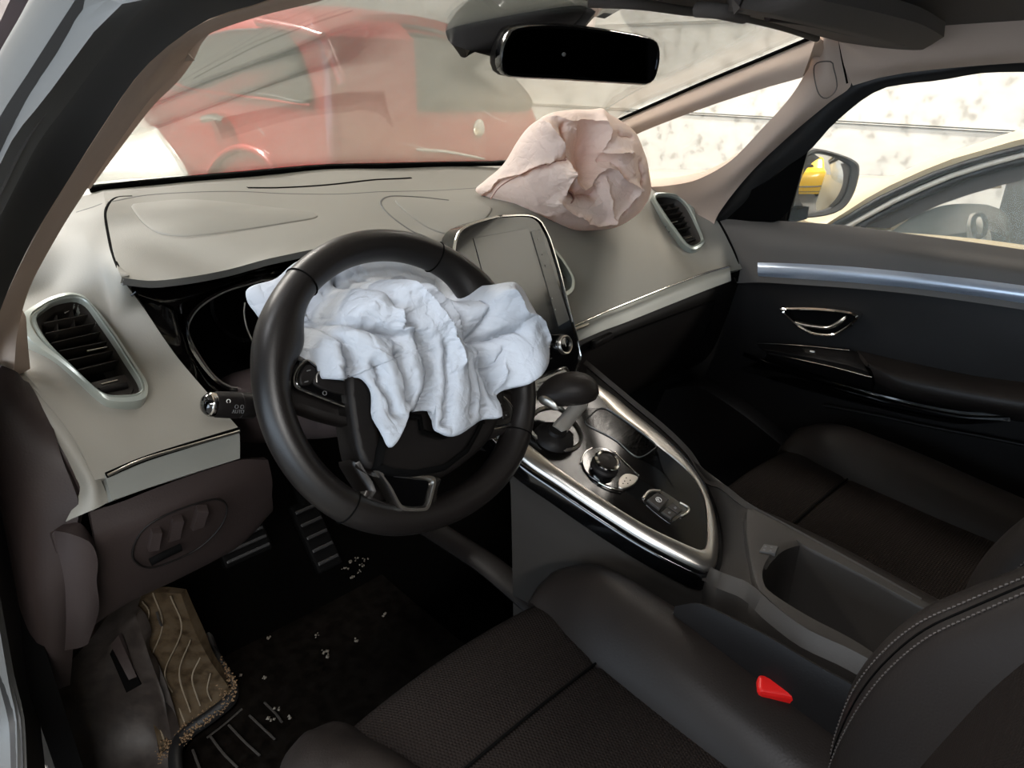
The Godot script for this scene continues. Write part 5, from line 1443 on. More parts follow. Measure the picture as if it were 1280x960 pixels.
	part("pod_edge", sweep_on(curve(lp, 60, true), 0.0065, 0.0011, W), M.satin, pod, "thin silver edge")
	var lk := [[Vector2(-0.1387, 0.042), Vector2(-0.1256, 0.0516), Vector2(-0.1184, 0.044), Vector2(-0.1261, 0.031), Vector2(-0.1397, 0.0311)], [Vector2(-0.1163, 0.0416), Vector2(-0.0882, 0.0205), Vector2(-0.0924, 0.0063), Vector2(-0.1246, 0.0269)]]
	for q in lk:
		part("pod_key", slab(curve(q, 26, true), 0.006, 0.0115, 0.002, W), M.black, pod)
	for q in [Vector2(-0.1269, 0.0449), Vector2(-0.1338, 0.0337)]:
		part("key_mark", slab(rrect(0.005, 0.0012, 0.0005), 0.0115, 0.0121, 0.0, W * Transform3D(Basis.IDENTITY, Vector3(q.x, q.y, 0))), M.print_grey, pod)
	var qo: Vector2 = [Vector2(-0.1166, 0.0157)][0]
	part("key_mark", frame_mesh(circle(0.0026, 0.0026, 16), circle(0.0019, 0.0019, 16), [Vector2(0, 0), Vector2(0, 0.0008), Vector2(1, 0.0008), Vector2(1, 0)], 16, W * Transform3D(Basis.IDENTITY, Vector3(qo.x, qo.y, 0.0092))), M.print_grey, pod)
	part("pod_edge", tube([Vector3(-0.5127, 0.7764, -0.0076), Vector3(-0.5099, 0.7832, -0.0112), Vector3(-0.5029, 0.7857, -0.0124), Vector3(-0.4922, 0.7798, -0.009), Vector3(-0.4789, 0.7698, -0.0033)], 0.0009, 20), M.satin, pod)
	var rpod := [Vector2(0.0865, -0.0518), Vector2(0.1124, -0.0504), Vector2(0.1282, -0.0607), Vector2(0.1361, -0.0801), Vector2(0.1335, -0.0964), Vector2(0.1239, -0.0979), Vector2(0.08, -0.0873)]
	var pod2 := part("switch_pod", slab(curve(rpod, 50, true), 0.0, 0.009, 0.003, W), M.gloss, o)
	part("pod_edge", sweep_on(curve(rpod, 60, true), 0.0065, 0.0011, W), M.satin, pod2, "thin silver edge")
	for q in [Vector2(0.114, -0.0661), Vector2(0.1169, -0.0827), Vector2(0.1009, -0.07)]:
		part("pod_key", slab(rrect(0.014, 0.010, 0.003), 0.006, 0.0112, 0.002, W * Transform3D(Basis.IDENTITY, Vector3(q.x, q.y, 0))), M.black, pod2)
		part("key_mark", slab(rrect(0.002, 0.002, 0.0008), 0.011, 0.0118, 0.0, W * Transform3D(Basis.IDENTITY, Vector3(q.x, q.y, 0))), M.print_grey, pod2)
	# lower spoke
	var bl := [Vector2(-0.1132, -0.0644), Vector2(-0.1115, -0.0822), Vector2(-0.107, -0.1039), Vector2(-0.1178, -0.1103), Vector2(-0.1044, -0.1252), Vector2(-0.0756, -0.1504), Vector2(-0.0406, -0.1646), Vector2(-0.0147, -0.1668), Vector2(-0.0274, -0.1556), Vector2(-0.0185, -0.1365), Vector2(-0.0095, -0.1233), Vector2(-0.0417, -0.1075), Vector2(-0.0896, -0.0862)]
	part("lower_spoke", slab(curve(bl, 60, true), -0.022, 0.016, 0.008, W), M.leather, o)
	var vo := [Vector2(-0.0933, -0.0816), Vector2(-0.0877, -0.101), Vector2(-0.0834, -0.124), Vector2(-0.0806, -0.1368), Vector2(-0.0751, -0.1429), Vector2(-0.0534, -0.1516), Vector2(-0.0439, -0.1513), Vector2(-0.0332, -0.1394), Vector2(-0.0217, -0.1194), Vector2(-0.0458, -0.1085), Vector2(-0.0742, -0.0943)]
	var vi := [Vector2(-0.0842, -0.0945), Vector2(-0.0795, -0.1138), Vector2(-0.0767, -0.1295), Vector2(-0.0715, -0.1365), Vector2(-0.052, -0.1451), Vector2(-0.0442, -0.1432), Vector2(-0.0353, -0.1325), Vector2(-0.0301, -0.1224), Vector2(-0.0475, -0.1129), Vector2(-0.0703, -0.1015)]
	part("chrome_spoke", frame_mesh(vo, vi, [Vector2(0, 0.0), Vector2(0, 0.019), Vector2(0.2, 0.0225), Vector2(0.7, 0.0225), Vector2(1, 0.018), Vector2(1, 0.0)], 80, W), M.satin, o, "chrome V shaped trim")
	part("spoke_web", slab(curve(vi, 50, true), 0.0, 0.0165, 0.0, W), M.gloss, o)
	var tc := [Vector2(-0.0968, -0.0822), Vector2(-0.085, -0.0624), Vector2(-0.0702, -0.0461), Vector2(-0.0484, -0.0325), Vector2(-0.0322, -0.0345), Vector2(-0.0145, -0.0429), Vector2(-0.0181, -0.0609), Vector2(0.0025, -0.0726), Vector2(0.0238, -0.0692), Vector2(0.0454, -0.0665), Vector2(0.0748, -0.0756), Vector2(0.0527, -0.0932), Vector2(0.0309, -0.108), Vector2(-0.008, -0.117), Vector2(-0.0521, -0.109), Vector2(-0.0808, -0.0966)]
	part("torn_cover", slab(even(tc + [tc[0]], 90, true), 0.006, 0.03, 0.008, W), M.matt_black, o, "torn black airbag cover")
	var tl := [Vector2(-0.0895, 0.0238), Vector2(-0.0741, 0.0254), Vector2(-0.0651, 0.0034), Vector2(-0.0718, -0.026), Vector2(-0.0746, -0.0564), Vector2(-0.0933, -0.0831), Vector2(-0.1057, -0.0709), Vector2(-0.1046, -0.0397)]
	part("cover_flap", slab(curve(tl, 50, true), 0.008, 0.022, 0.007, W), M.black, o)


func WCENTER() -> Vector3:
	return Transform3D(Vector3(0.9998, 0, 0.0209), Vector3(0.01, 0.8785, -0.4777), Vector3(-0.0184, 0.4778, 0.8783), Vector3(-0.3903, 0.7446, -0.0014)).origin


func seg_dist(p: Vector2, a: Vector2, b: Vector2) -> float:
	var ab := b - a
	var t: float = clampf((p - a).dot(ab) / maxf(ab.length_squared(), 1e-9), 0.0, 1.0)
	return p.distance_to(a + ab * t)


func line_dist(p: Vector2, l: Array) -> float:
	var d := 1e9
	for i in l.size() - 1:
		d = minf(d, seg_dist(p, l[i], l[i + 1]))
	return d


func cloth_bag(xf: Transform3D, outline: Array, height: Callable, folds: Array, crumple: float, back: float, nr: int, na: int, centre: Vector2, roll: float) -> ArrayMesh:
	# a closed crumpled bag over a plane: height(p) is its soft shape; folds are [line, depth, width], crumple the size of its small creases
	var e := curve(outline, na, true)
	var cr := FastNoiseLite.new()
	cr.seed = 12
	cr.noise_type = FastNoiseLite.TYPE_CELLULAR
	cr.cellular_return_type = FastNoiseLite.RETURN_DISTANCE2_SUB
	cr.cellular_jitter = 1.0
	cr.frequency = 1.0
	cr.fractal_type = FastNoiseLite.FRACTAL_NONE
	var lw := FastNoiseLite.new()
	lw.seed = 3
	lw.frequency = 1.0
	var m := Mesher.new()
	m.xf = xf
	var lines := []
	for f in folds:
		lines.append([even(f[0], 14), f[1], f[2]])
	var top := []
	var bot := []
	for i in nr + 1:
		var t := float(i) / nr
		var rr := 1.0 - pow(1.0 - t, 1.15)
		var a := []
		var b := []
		for j in na:
			var p: Vector2 = centre.lerp(e[j], rr)
			var wx := p + Vector2(lw.get_noise_2d(p.x * 22.0, p.y * 22.0), lw.get_noise_2d(p.x * 22.0 + 50.0, p.y * 22.0)) * 0.006
			var h: float = height.call(p)
			for l in lines:
				var d := line_dist(wx, l[0])
				if d < l[2] * 3.5:
					h += l[1] * exp(-d / l[2])
			var c1 := cr.get_noise_2d(wx.x * 13.0, wx.y * 13.0) + 1.0
			var c2 := cr.get_noise_2d(wx.x * 34.0 + 9.0, wx.y * 34.0) + 1.0
			h += crumple * (minf(c1, 0.7) * 1.5 + minf(c2, 0.5) * 0.45 - 1.0)
			h += crumple * 1.2 * lw.get_noise_2d(p.x * 20.0, p.y * 20.0)
			var edge := 1.0 - sqrt(maxf(0.0, 1.0 - pow(rr, 7.0)))
			a.append(Vector3(p.x, p.y, h - roll * edge))
			b.append(Vector3(p.x, p.y, h - roll * edge - 0.002 - back * (1.0 - pow(rr, 2.0))))
		top.append(m.ring(a))
		bot.append(m.ring(b))
	for i in nr:
		m.bridge(top[i], top[i + 1])
		m.bridge(bot[i + 1], bot[i])
	m.bridge(top[nr], bot[nr])
	return m.done(75)


func driver_airbag():
	var o := thing("driver_airbag", "crumpled bluish white airbag hanging out of the steering wheel", "airbag", WCENTER())
	var W := Transform3D(Vector3(0.9998, 0, 0.0209), Vector3(0.01, 0.8785, -0.4777), Vector3(-0.0184, 0.4778, 0.8783), Vector3(-0.3903, 0.7446, -0.0014))
	var outline := [Vector2(-0.1265, 0.1644), Vector2(-0.0888, 0.1718), Vector2(-0.0645, 0.1844), Vector2(-0.0469, 0.1899), Vector2(-0.0166, 0.1925), Vector2(0.0268, 0.1956), Vector2(0.0865, 0.187), Vector2(0.1392, 0.1653), Vector2(0.168, 0.1289), Vector2(0.14, 0.0915), Vector2(0.1683, 0.077), Vector2(0.1798, 0.0453), Vector2(0.1873, -0.0065), Vector2(0.1656, -0.035), Vector2(0.1261, -0.0511), Vector2(0.0927, -0.0503), Vector2(0.0752, -0.0779), Vector2(0.0477, -0.0736), Vector2(0.0022, -0.0797), Vector2(-0.0195, -0.0645), Vector2(-0.0141, -0.042), Vector2(-0.0464, -0.036), Vector2(-0.0809, -0.0657), Vector2(-0.0842, -0.032), Vector2(-0.0757, 0.0019), Vector2(-0.0826, 0.0229), Vector2(-0.1038, 0.024), Vector2(-0.1231, 0.0433), Vector2(-0.1227, 0.0756), Vector2(-0.1216, 0.0906), Vector2(-0.1227, 0.1141)]
	var hf := func(p: Vector2) -> float:
		var r2 := p.length()
		var h := 0.062 - 1.1 * r2 * r2
		var ang := rad_to_deg(atan2(p.y, p.x))
		if ang < -90.0:
			ang += 360.0
		h -= 0.085 * smoothstep(0.105, 0.15, r2) * smoothstep(26.0, 44.0, ang) * (1.0 - smoothstep(195.0, 215.0, ang))
		h += 0.045 * smoothstep(0.09, 0.16, r2) * (1.0 - smoothstep(26.0, 44.0, ang))
		h += 0.012 * smoothstep(0.0, -0.08, p.y)
		return h
	var folds := [
		[[Vector2(-0.0197, 0.1504), Vector2(-0.0177, 0.1268), Vector2(-0.0113, 0.0884), Vector2(0.0045, 0.0374), Vector2(0.0012, -0.0037), Vector2(-0.0261, -0.0403)], -0.034, 0.008],
		[[Vector2(-0.0724, 0.0915), Vector2(-0.0561, 0.0767), Vector2(-0.0265, 0.0546)], -0.034, 0.008],
		[[Vector2(-0.0812, 0.098), Vector2(-0.0826, 0.075), Vector2(-0.0837, 0.0474), Vector2(-0.0919, 0.0253)], -0.026, 0.007],
		[[Vector2(-0.0837, 0.0474), Vector2(-0.0864, 0.0154), Vector2(-0.0894, -0.0257)], -0.022, 0.007],
		[[Vector2(0.0608, 0.1026), Vector2(0.0749, 0.0656), Vector2(0.0769, 0.0326), Vector2(0.0906, -0.0045), Vector2(0.0854, -0.0456)], -0.036, 0.010],
		[[Vector2(0.0777, 0.0283), Vector2(0.104, 0.0178), Vector2(0.1387, 0.0173)], -0.022, 0.007],
		[[Vector2(0.0922, -0.007), Vector2(0.1061, -0.0128), Vector2(0.117, -0.0004)], -0.02, 0.006],
		[[Vector2(-0.0657, 0.0287), Vector2(-0.0629, 0.0137), Vector2(-0.0611, -0.0153), Vector2(-0.0631, -0.0262)], -0.02, 0.006],
		[[Vector2(-0.031, 0.0343), Vector2(-0.0335, 0.0106), Vector2(-0.0393, -0.0217)], -0.024, 0.006],
		[[Vector2(0.0323, 0.0287), Vector2(0.0218, -0.0093), Vector2(-0.0085, -0.0606)], -0.018, 0.006],
		[[Vector2(0.0534, -0.0023), Vector2(0.0481, -0.0371), Vector2(0.0337, -0.0596)], -0.018, 0.006],
		[[Vector2(0.0714, -0.0122), Vector2(0.0667, -0.0424), Vector2(0.0523, -0.0674)], -0.018, 0.005],
		[[Vector2(0.0026, 0.1449), Vector2(0.0323, 0.1079), Vector2(0.05, 0.0605), Vector2(0.0655, 0.0207)], -0.016, 0.006],
		[[Vector2(-0.0616, 0.1458), Vector2(-0.0713, 0.1194), Vector2(-0.0837, 0.105), Vector2(-0.092, 0.1177)], -0.03, 0.010],
		[[Vector2(-0.0431, 0.137), Vector2(-0.0543, 0.1237), Vector2(-0.0695, 0.1021)], -0.016, 0.005],
		[[Vector2(-0.103, 0.1089), Vector2(-0.0865, 0.1111), Vector2(-0.0809, 0.1044)], 0.014, 0.006],
		[[Vector2(-0.0431, 0.1284), Vector2(-0.0205, 0.1195), Vector2(-0.012, 0.0836)], 0.014, 0.009],
		[[Vector2(0.0058, 0.1296), Vector2(0.0249, 0.0891), Vector2(0.0424, 0.0416), Vector2(0.0409, 0.001)], 0.016, 0.010],
		[[Vector2(0.0443, 0.1077), Vector2(0.0635, 0.0628), Vector2(0.0793, 0.0068)], 0.014, 0.009],
		[[Vector2(0.1329, 0.0699), Vector2(0.146, 0.0343), Vector2(0.1718, 0.0197), Vector2(0.1792, -0.0045)], 0.012, 0.006],
		[[Vector2(0.113, 0.0877), Vector2(0.1139, 0.0575), Vector2(0.0881, 0.0279)], -0.014, 0.006],
		[[Vector2(0.1161, -0.0024), Vector2(0.1012, -0.0308), Vector2(0.0866, -0.046)], 0.014, 0.006],
		[[Vector2(-0.013, 0.0809), Vector2(-0.0245, 0.057), Vector2(-0.0004, 0.0545)], 0.02, 0.006],
		[[Vector2(-0.1367, 0.0784), Vector2(-0.1163, 0.0827), Vector2(-0.1075, 0.067)], 0.008, 0.006],
		[[Vector2(-0.1376, 0.154), Vector2(-0.1335, 0.1267), Vector2(-0.1294, 0.0991)], -0.015, 0.008]]
	part("bag_cloth", cloth_bag(W, outline, hf, folds, 0.0016, 0.05, 110, 330, Vector2(0.02, 0.035), 0.012), M.bag_blue, o)


func passenger_airbag():
	var o := thing("passenger_airbag", "deflated pinkish cream airbag lying on the passenger side of the dashboard", "airbag", Vector3(0.4, 0.84, -0.42))
	var B := Transform3D(Vector3(0.8746, 0, 0.4848), Vector3(0.0579, 0.9928, -0.1045), Vector3(-0.4813, 0.1195, 0.8684), Vector3(0.29, 0.9075, -0.344))
	var outline := [Vector2(-0.1926, -0.0351), Vector2(-0.1754, -0.0138), Vector2(-0.1414, 0.0164), Vector2(-0.1139, 0.0619), Vector2(-0.0868, 0.095), Vector2(-0.0565, 0.1115), Vector2(-0.0091, 0.119), Vector2(0.039, 0.1206), Vector2(0.0599, 0.1221), Vector2(0.0723, 0.1129), Vector2(0.1045, 0.0974), Vector2(0.1375, 0.0754), Vector2(0.1627, 0.0337), Vector2(0.1772, -0.0038), Vector2(0.1865, -0.0469), Vector2(0.1672, -0.0814), Vector2(0.1343, -0.1022), Vector2(0.0975, -0.116), Vector2(0.0553, -0.1193), Vector2(0.001, -0.1172), Vector2(-0.0399, -0.104), Vector2(-0.0749, -0.0864), Vector2(-0.116, -0.0689), Vector2(-0.1548, -0.0582)]
	var hf := func(p: Vector2) -> float:
		var h := 0.07 - 1.6 * p.length_squared()
		var c := p - Vector2(0.018, 0.025)
		h -= 0.095 * exp(-(c.x * c.x / 0.0013 + c.y * c.y / 0.0035))
		h -= 0.03 * smoothstep(-0.06, -0.16, p.x)
		return h
	var folds := [
		[[Vector2(-0.0792, 0.1039), Vector2(-0.0564, 0.0716), Vector2(-0.0365, 0.0461), Vector2(-0.0264, 0.0233), Vector2(-0.033, -0.0101), Vector2(-0.038, -0.0409)], 0.03, 0.010],
		[[Vector2(-0.1836, -0.049), Vector2(-0.1587, -0.0224), Vector2(-0.1012, 0.005), Vector2(-0.0598, 0.0178), Vector2(-0.0281, 0.0233)], -0.016, 0.005],
		[[Vector2(-0.1867, -0.0444), Vector2(-0.1618, -0.0178), Vector2(-0.1028, 0.0095), Vector2(-0.0631, 0.0209)], 0.012, 0.005],
		[[Vector2(-0.0347, 0.0006), Vector2(-0.0177, -0.0197), Vector2(0.0064, -0.0374), Vector2(0.0252, -0.0269), Vector2(0.0454, 0.0037)], 0.035, 0.009],
		[[Vector2(-0.0329, -0.0379), Vector2(0.0048, -0.0452), Vector2(0.029, -0.0443)], -0.03, 0.007],
		[[Vector2(-0.0481, -0.0608), Vector2(-0.0086, -0.089), Vector2(0.0352, -0.1066), Vector2(0.0724, -0.1048)], 0.02, 0.006],
		[[Vector2(0.0418, 0.0099), Vector2(0.0768, -0.0016), Vector2(0.1057, -0.0242), Vector2(0.1312, -0.0391)], 0.022, 0.006],
		[[Vector2(0.0448, 0.0375), Vector2(0.0794, 0.034), Vector2(0.1107, 0.0366)], 0.02, 0.007],
		[[Vector2(0.0451, 0.0222), Vector2(0.0676, 0.0172), Vector2(0.1092, -0.0227)], -0.016, 0.006],
		[[Vector2(0.0521, 0.0977), Vector2(0.0611, 0.0752), Vector2(0.0498, 0.0405), Vector2(0.0383, 0.0146)], 0.022, 0.008],
		[[Vector2(-0.0399, 0.0833), Vector2(-0.0332, 0.0535), Vector2(-0.0298, 0.0264)], -0.03, 0.006],
		[[Vector2(-0.0067, 0.0831), Vector2(0.0038, 0.038), Vector2(0.0111, -0.0003)], 0.012, 0.007],
		[[Vector2(0.1312, -0.0391), Vector2(0.1142, -0.0658), Vector2(0.0827, -0.089), Vector2(0.0688, -0.1046)], 0.018, 0.006],
		[[Vector2(0.1381, 0.0129), Vector2(0.1483, -0.0188), Vector2(0.1319, -0.0583), Vector2(0.1059, -0.0865)], -0.016, 0.005],
		[[Vector2(-0.0596, 0.1039), Vector2(-0.0102, 0.0979), Vector2(0.0503, 0.1007)], 0.014, 0.007],
		[[Vector2(0.051, -0.0166), Vector2(0.0641, -0.0563), Vector2(0.0704, -0.0966)], 0.014, 0.006],
		[[Vector2(0.0853, 0.0705), Vector2(0.1186, 0.0642)], -0.012, 0.004],
		[[Vector2(-0.1256, 0.0099), Vector2(-0.1031, -0.0238), Vector2(-0.0902, -0.0595)], 0.006, 0.008],
		[[Vector2(-0.1676, -0.0556), Vector2(-0.1103, -0.0698), Vector2(-0.06, -0.084)], 0.01, 0.006]]
	part("bag_cloth", cloth_bag(B, outline, hf, folds, 0.0014, 0.16, 100, 300, Vector2(0.0, 0.0), 0.03), M.bag_pink, o)
	part("bag_seam", tube([Vector3(0.0964, 0.8672, -0.3824), Vector3(0.1196, 0.8935, -0.3732), Vector3(0.1727, 0.9206, -0.3475), Vector3(0.2109, 0.9332, -0.328), Vector3(0.2373, 0.9372, -0.314)], 0.0012, 30), M.bag_stitch, o)
	part("bag_vent", frame_mesh([Vector2(-0.0379, -0.0455), Vector2(-0.0329, -0.0348), Vector2(-0.021, -0.0382), Vector2(-0.0158, -0.0493), Vector2(-0.0226, -0.0601), Vector2(-0.0345, -0.0581)], [Vector2(-0.0362, -0.0472), Vector2(-0.0312, -0.038), Vector2(-0.0227, -0.0397), Vector2(-0.0183, -0.0492), Vector2(-0.0243, -0.0569), Vector2(-0.0328, -0.0566)], [Vector2(0, 0.03), Vector2(0, 0.062), Vector2(1, 0.062), Vector2(1, 0.03)], 30, B), M.bag_stitch, o)


# ------------------------------------------------------------------ pillars, glass, roof
func flip_x(p: Array) -> Array:
	var o := []
	for a in p:
		o.append(Vector3(-a.x, a.y, a.z))
	return o


func sheet(rows: Array, nu: int, nv: int) -> ArrayMesh:
	var m := Mesher.new()
	var g := grid_of(rows, nu, nv)
	var last := PackedInt32Array()
	for r in g:
		var k := m.ring(r)
		if last.size():
			m.bridge(last, k, false)
		last = k
	return m.done(60)


func pillars_and_glass():
	# windscreen
	var w0 := [Vector3(-0.64, 0.87, -0.62), Vector3(-0.5356, 0.917, -0.6344), Vector3(-0.423, 0.917, -0.6466), Vector3(-0.2667, 0.913, -0.6792), Vector3(-0.0705, 0.907, -0.7272), Vector3(0.0691, 0.903, -0.6967), Vector3(0.2205, 0.899, -0.6605), Vector3(0.3733, 0.895, -0.6065), Vector3(0.5, 0.884, -0.62), Vector3(0.64, 0.865, -0.6)]
	var w1 := [Vector3(-0.60, 0.985, -0.455), Vector3(-0.35, 1.04, -0.47), Vector3(0, 1.05, -0.48), Vector3(0.35, 1.035, -0.47), Vector3(0.605, 0.9934, -0.4719)]
	var w2 := [Vector3(-0.57, 1.065, -0.235), Vector3(-0.3, 1.12, -0.25), Vector3(0, 1.132, -0.26), Vector3(0.3, 1.118, -0.25), Vector3(0.575, 1.0817, -0.2326)]
	var w3 := [Vector3(-0.55, 1.158, 0.0), Vector3(-0.3, 1.188, -0.02), Vector3(0, 1.196, -0.03), Vector3(0.3, 1.19, -0.02), Vector3(0.555, 1.1626, -0.0037)]
	var ws := thing("windscreen", "dusty scratched windscreen with black lower border", "windscreen", Vector3(0, 0.9, -0.6))
	part("glass", patch([w0, w1, w2, w3], 16, 24, 0.004), M.glass, ws)
	var out := Vector3(0, 0.006, -0.005)
	part("dust_film", sheet([offset_all(w0, out), offset_all(w1, out), offset_all(w2, out), offset_all(w3, out)], 24, 30), M.dust_film, ws)
	part("lower_border", sweep(curve(offset_all(w0.slice(1, 8), Vector3(0, 0.0, 0.002)), 50), circle(0.004, 0.006, 8), Vector3.UP).done(60), M.seam, ws, "black border strip")
	part("side_border", tube([Vector3(0.552, 1.1611, -0.002), Vector3(0.562, 1.1249, -0.1039), Vector3(0.572, 1.0802, -0.2306), Vector3(0.598, 1.0162, -0.4097), Vector3(0.602, 0.9789, -0.5052), Vector3(0.606, 0.9521, -0.5706)], 0.0035, 30), M.seam, ws, "black border strip")
	var scr := Mesher.new()
	for q in [[Vector3(0.1305, 0.9456, -0.7336), Vector3(0.1843, 0.9318, -0.6721), Vector3(0.244, 0.9165, -0.6037)], [Vector3(0.2729, 1.0203, -0.6082), Vector3(0.2922, 0.9995, -0.5765), Vector3(0.3143, 0.9885, -0.5479)], [Vector3(0.3855, 1.024, -0.3461), Vector3(0.4227, 1.0491, -0.3248), Vector3(0.4589, 1.0711, -0.3026)], [Vector3(-0.2509, 1.1217, -1.0343), Vector3(-0.2308, 1.1175, -1.0118), Vector3(-0.2221, 1.1146, -1.0015)], [Vector3(-0.2313, 1.0863, -0.9165), Vector3(-0.2297, 1.0761, -0.9086), Vector3(-0.2293, 1.0658, -0.9019)], [Vector3(-0.1897, 1.0832, -0.9502), Vector3(-0.1812, 1.0758, -0.9372), Vector3(-0.1773, 1.0728, -0.9316)], [Vector3(-0.184, 1.0742, -0.9391), Vector3(-0.1722, 1.0699, -0.9248), Vector3(-0.1645, 1.0639, -0.9135)], [Vector3(-0.1437, 0.9851, -0.8446), Vector3(-0.1393, 0.976, -0.8346), Vector3(-0.1377, 0.9654, -0.8265)], [Vector3(0.0779, 1.0874, -0.7653), Vector3(0.085, 1.0907, -0.7603), Vector3(0.0914, 1.0955, -0.757)], [Vector3(0.2245, 1.0838, -0.6185), Vector3(0.2303, 1.0871, -0.6147), Vector3(0.235, 1.0903, -0.6121)]]:
		sweep(curve(q, 8), circle(0.0011, 0.0006, 6), Vector3.UP, false, [0.4, 0.8, 1.0, 1.0, 1.0, 1.0, 0.8, 0.6, 0.3], scr)
	var sp := part("scratch", scr.done(60), M.pale_grey, ws, "pale scratches and chips")
	sp.set_meta("kind", "stuff")
	# front pillars on either side of the windscreen
	var a0 := [Vector3(0.556, 1.1638, 0.0063), Vector3(0.567, 1.1235, -0.1064), Vector3(0.577, 1.0786, -0.2334), Vector3(0.602, 1.0125, -0.4123), Vector3(0.607, 0.9705, -0.5186), Vector3(0.616, 0.9128, -0.6731)]
	var a1 := [Vector3(0.545, 1.1273, 0.0045), Vector3(0.555, 1.0989, -0.0959), Vector3(0.565, 1.0506, -0.2221), Vector3(0.588, 0.9906, -0.3997), Vector3(0.594, 0.9504, -0.4914), Vector3(0.604, 0.8926, -0.6329)]
	var a2 := [Vector3(0.565, 1.0929, -0.0126), Vector3(0.575, 1.0694, -0.1018), Vector3(0.585, 1.0292, -0.2316), Vector3(0.607, 0.9661, -0.4111), Vector3(0.612, 0.9272, -0.4886), Vector3(0.62, 0.8727, -0.6178)]
	var fp := single("post_trim", patch([a0, a1, a2], 12, 40, 0.03), M.pillar, "slim beige windscreen pillar between windscreen and triangular side glass on the passenger side", "pillar trim")
	fp.set_meta("group", "windscreen pillar trims")
	var fl := single("post_trim", patch([[Vector3(-0.55, 1.1262, -0.0748), Vector3(-0.555, 1.1166, -0.0866), Vector3(-0.56, 1.1053, -0.092), Vector3(-0.57, 1.0865, -0.1097), Vector3(-0.582, 1.0579, -0.1668), Vector3(-0.597, 1.0114, -0.2453), Vector3(-0.61, 0.9574, -0.3438)], [Vector3(-0.56, 1.1271, -0.0724), Vector3(-0.565, 1.1162, -0.0829), Vector3(-0.57, 1.103, -0.0948), Vector3(-0.58, 1.0864, -0.1117), Vector3(-0.592, 1.0579, -0.1723), Vector3(-0.607, 1.0115, -0.2507), Vector3(-0.62, 0.9568, -0.3565)], [Vector3(-0.58, 1.1226, -0.0522), Vector3(-0.585, 1.1127, -0.0619), Vector3(-0.59, 1.1006, -0.073), Vector3(-0.6, 1.0853, -0.0925), Vector3(-0.612, 1.0577, -0.152), Vector3(-0.627, 1.0124, -0.2322), Vector3(-0.64, 0.9568, -0.3409)]], 12, 40, 0.02), M.pillar, "slim windscreen pillar half hidden behind the broad pillar on the driver's side", "pillar trim")
	fl.set_meta("group", "windscreen pillar trims")
	# broad pillar beside the passenger door
	var b0 := [Vector3(0.575, 1.166, -0.0027), Vector3(0.6, 1.1, -0.0256), Vector3(0.615, 1.0508, -0.0588), Vector3(0.63, 0.997, -0.1101), Vector3(0.655, 0.9164, -0.1935), Vector3(0.675, 0.8645, -0.2867), Vector3(0.69, 0.8404, -0.3736), Vector3(0.7, 0.8266, -0.4525)]
	var b1 := [Vector3(0.575, 1.1603, 0.0181), Vector3(0.6, 1.0921, 0.014), Vector3(0.615, 1.0417, -0.022), Vector3(0.635, 0.9827, -0.0796), Vector3(0.665, 0.9006, -0.1688), Vector3(0.69, 0.8395, -0.249), Vector3(0.705, 0.8089, -0.3166), Vector3(0.715, 0.7901, -0.3775)]
	var b2 := [Vector3(0.595, 1.158, 0.0369), Vector3(0.635, 1.0815, 0.0536), Vector3(0.645, 1.05, 0.015), Vector3(0.665, 0.9841, -0.0628), Vector3(0.69, 0.9042, -0.1477), Vector3(0.715, 0.8323, -0.2115), Vector3(0.735, 0.7709, -0.2555), Vector3(0.74, 0.7314, -0.2641)]
	var pr := thing("post_cover", "broad beige pillar trim with airbag cap between passenger side glass and door", "pillar trim", Vector3(0.66, 0.95, -0.15))
	part("trim", patch([b0, b1, b2], 16, 50, 0.04), M.pillar, pr)
	part("cap_joint", tube([Vector3(0.572, 1.1141, 0.0038), Vector3(0.578, 1.1211, 0.0304), Vector3(0.58, 1.1103, 0.0377), Vector3(0.592, 1.0759, 0.0453), Vector3(0.595, 1.057, 0.0276), Vector3(0.588, 1.0694, 0.0112)], 0.0011, 30, Vector3(1, 0, 0), true), M.lining, pr)
	part("trim_joint", tube([Vector3(0.592, 1.1579, 0.0337), Vector3(0.606, 1.1244, 0.0404), Vector3(0.628, 1.0843, 0.0483)], 0.0018, 14), M.seam, pr)
	part("quarter_glass", sheet([[Vector3(0.59, 1.0957, -0.025), Vector3(0.6, 1.0689, -0.115), Vector3(0.61, 1.0263, -0.2468), Vector3(0.62, 0.9649, -0.4206), Vector3(0.63, 0.9197, -0.5226)], [Vector3(0.59, 1.09, -0.0239), Vector3(0.62, 1.0223, -0.0823), Vector3(0.655, 0.9147, -0.1932), Vector3(0.675, 0.8566, -0.3079), Vector3(0.69, 0.823, -0.4574)]], 6, 12), M.glass, pr)
	# broad pillar on the driver's side, close to the camera
	var c0 := [Vector3(-0.6, 1.1425, 0.2492), Vector3(-0.605, 1.1365, 0.2247), Vector3(-0.615, 1.1291, 0.1547), Vector3(-0.625, 1.1196, 0.0976), Vector3(-0.635, 1.11, 0.0869), Vector3(-0.642, 1.0991, 0.0824), Vector3(-0.655, 1.0732, 0.0402), Vector3(-0.67, 1.0324, -0.0206), Vector3(-0.69, 0.9992, -0.0454), Vector3(-0.705, 0.9551, -0.1054), Vector3(-0.73, 0.8924, -0.1656), Vector3(-0.745, 0.8409, -0.1982), Vector3(-0.752, 0.7733, -0.255)]
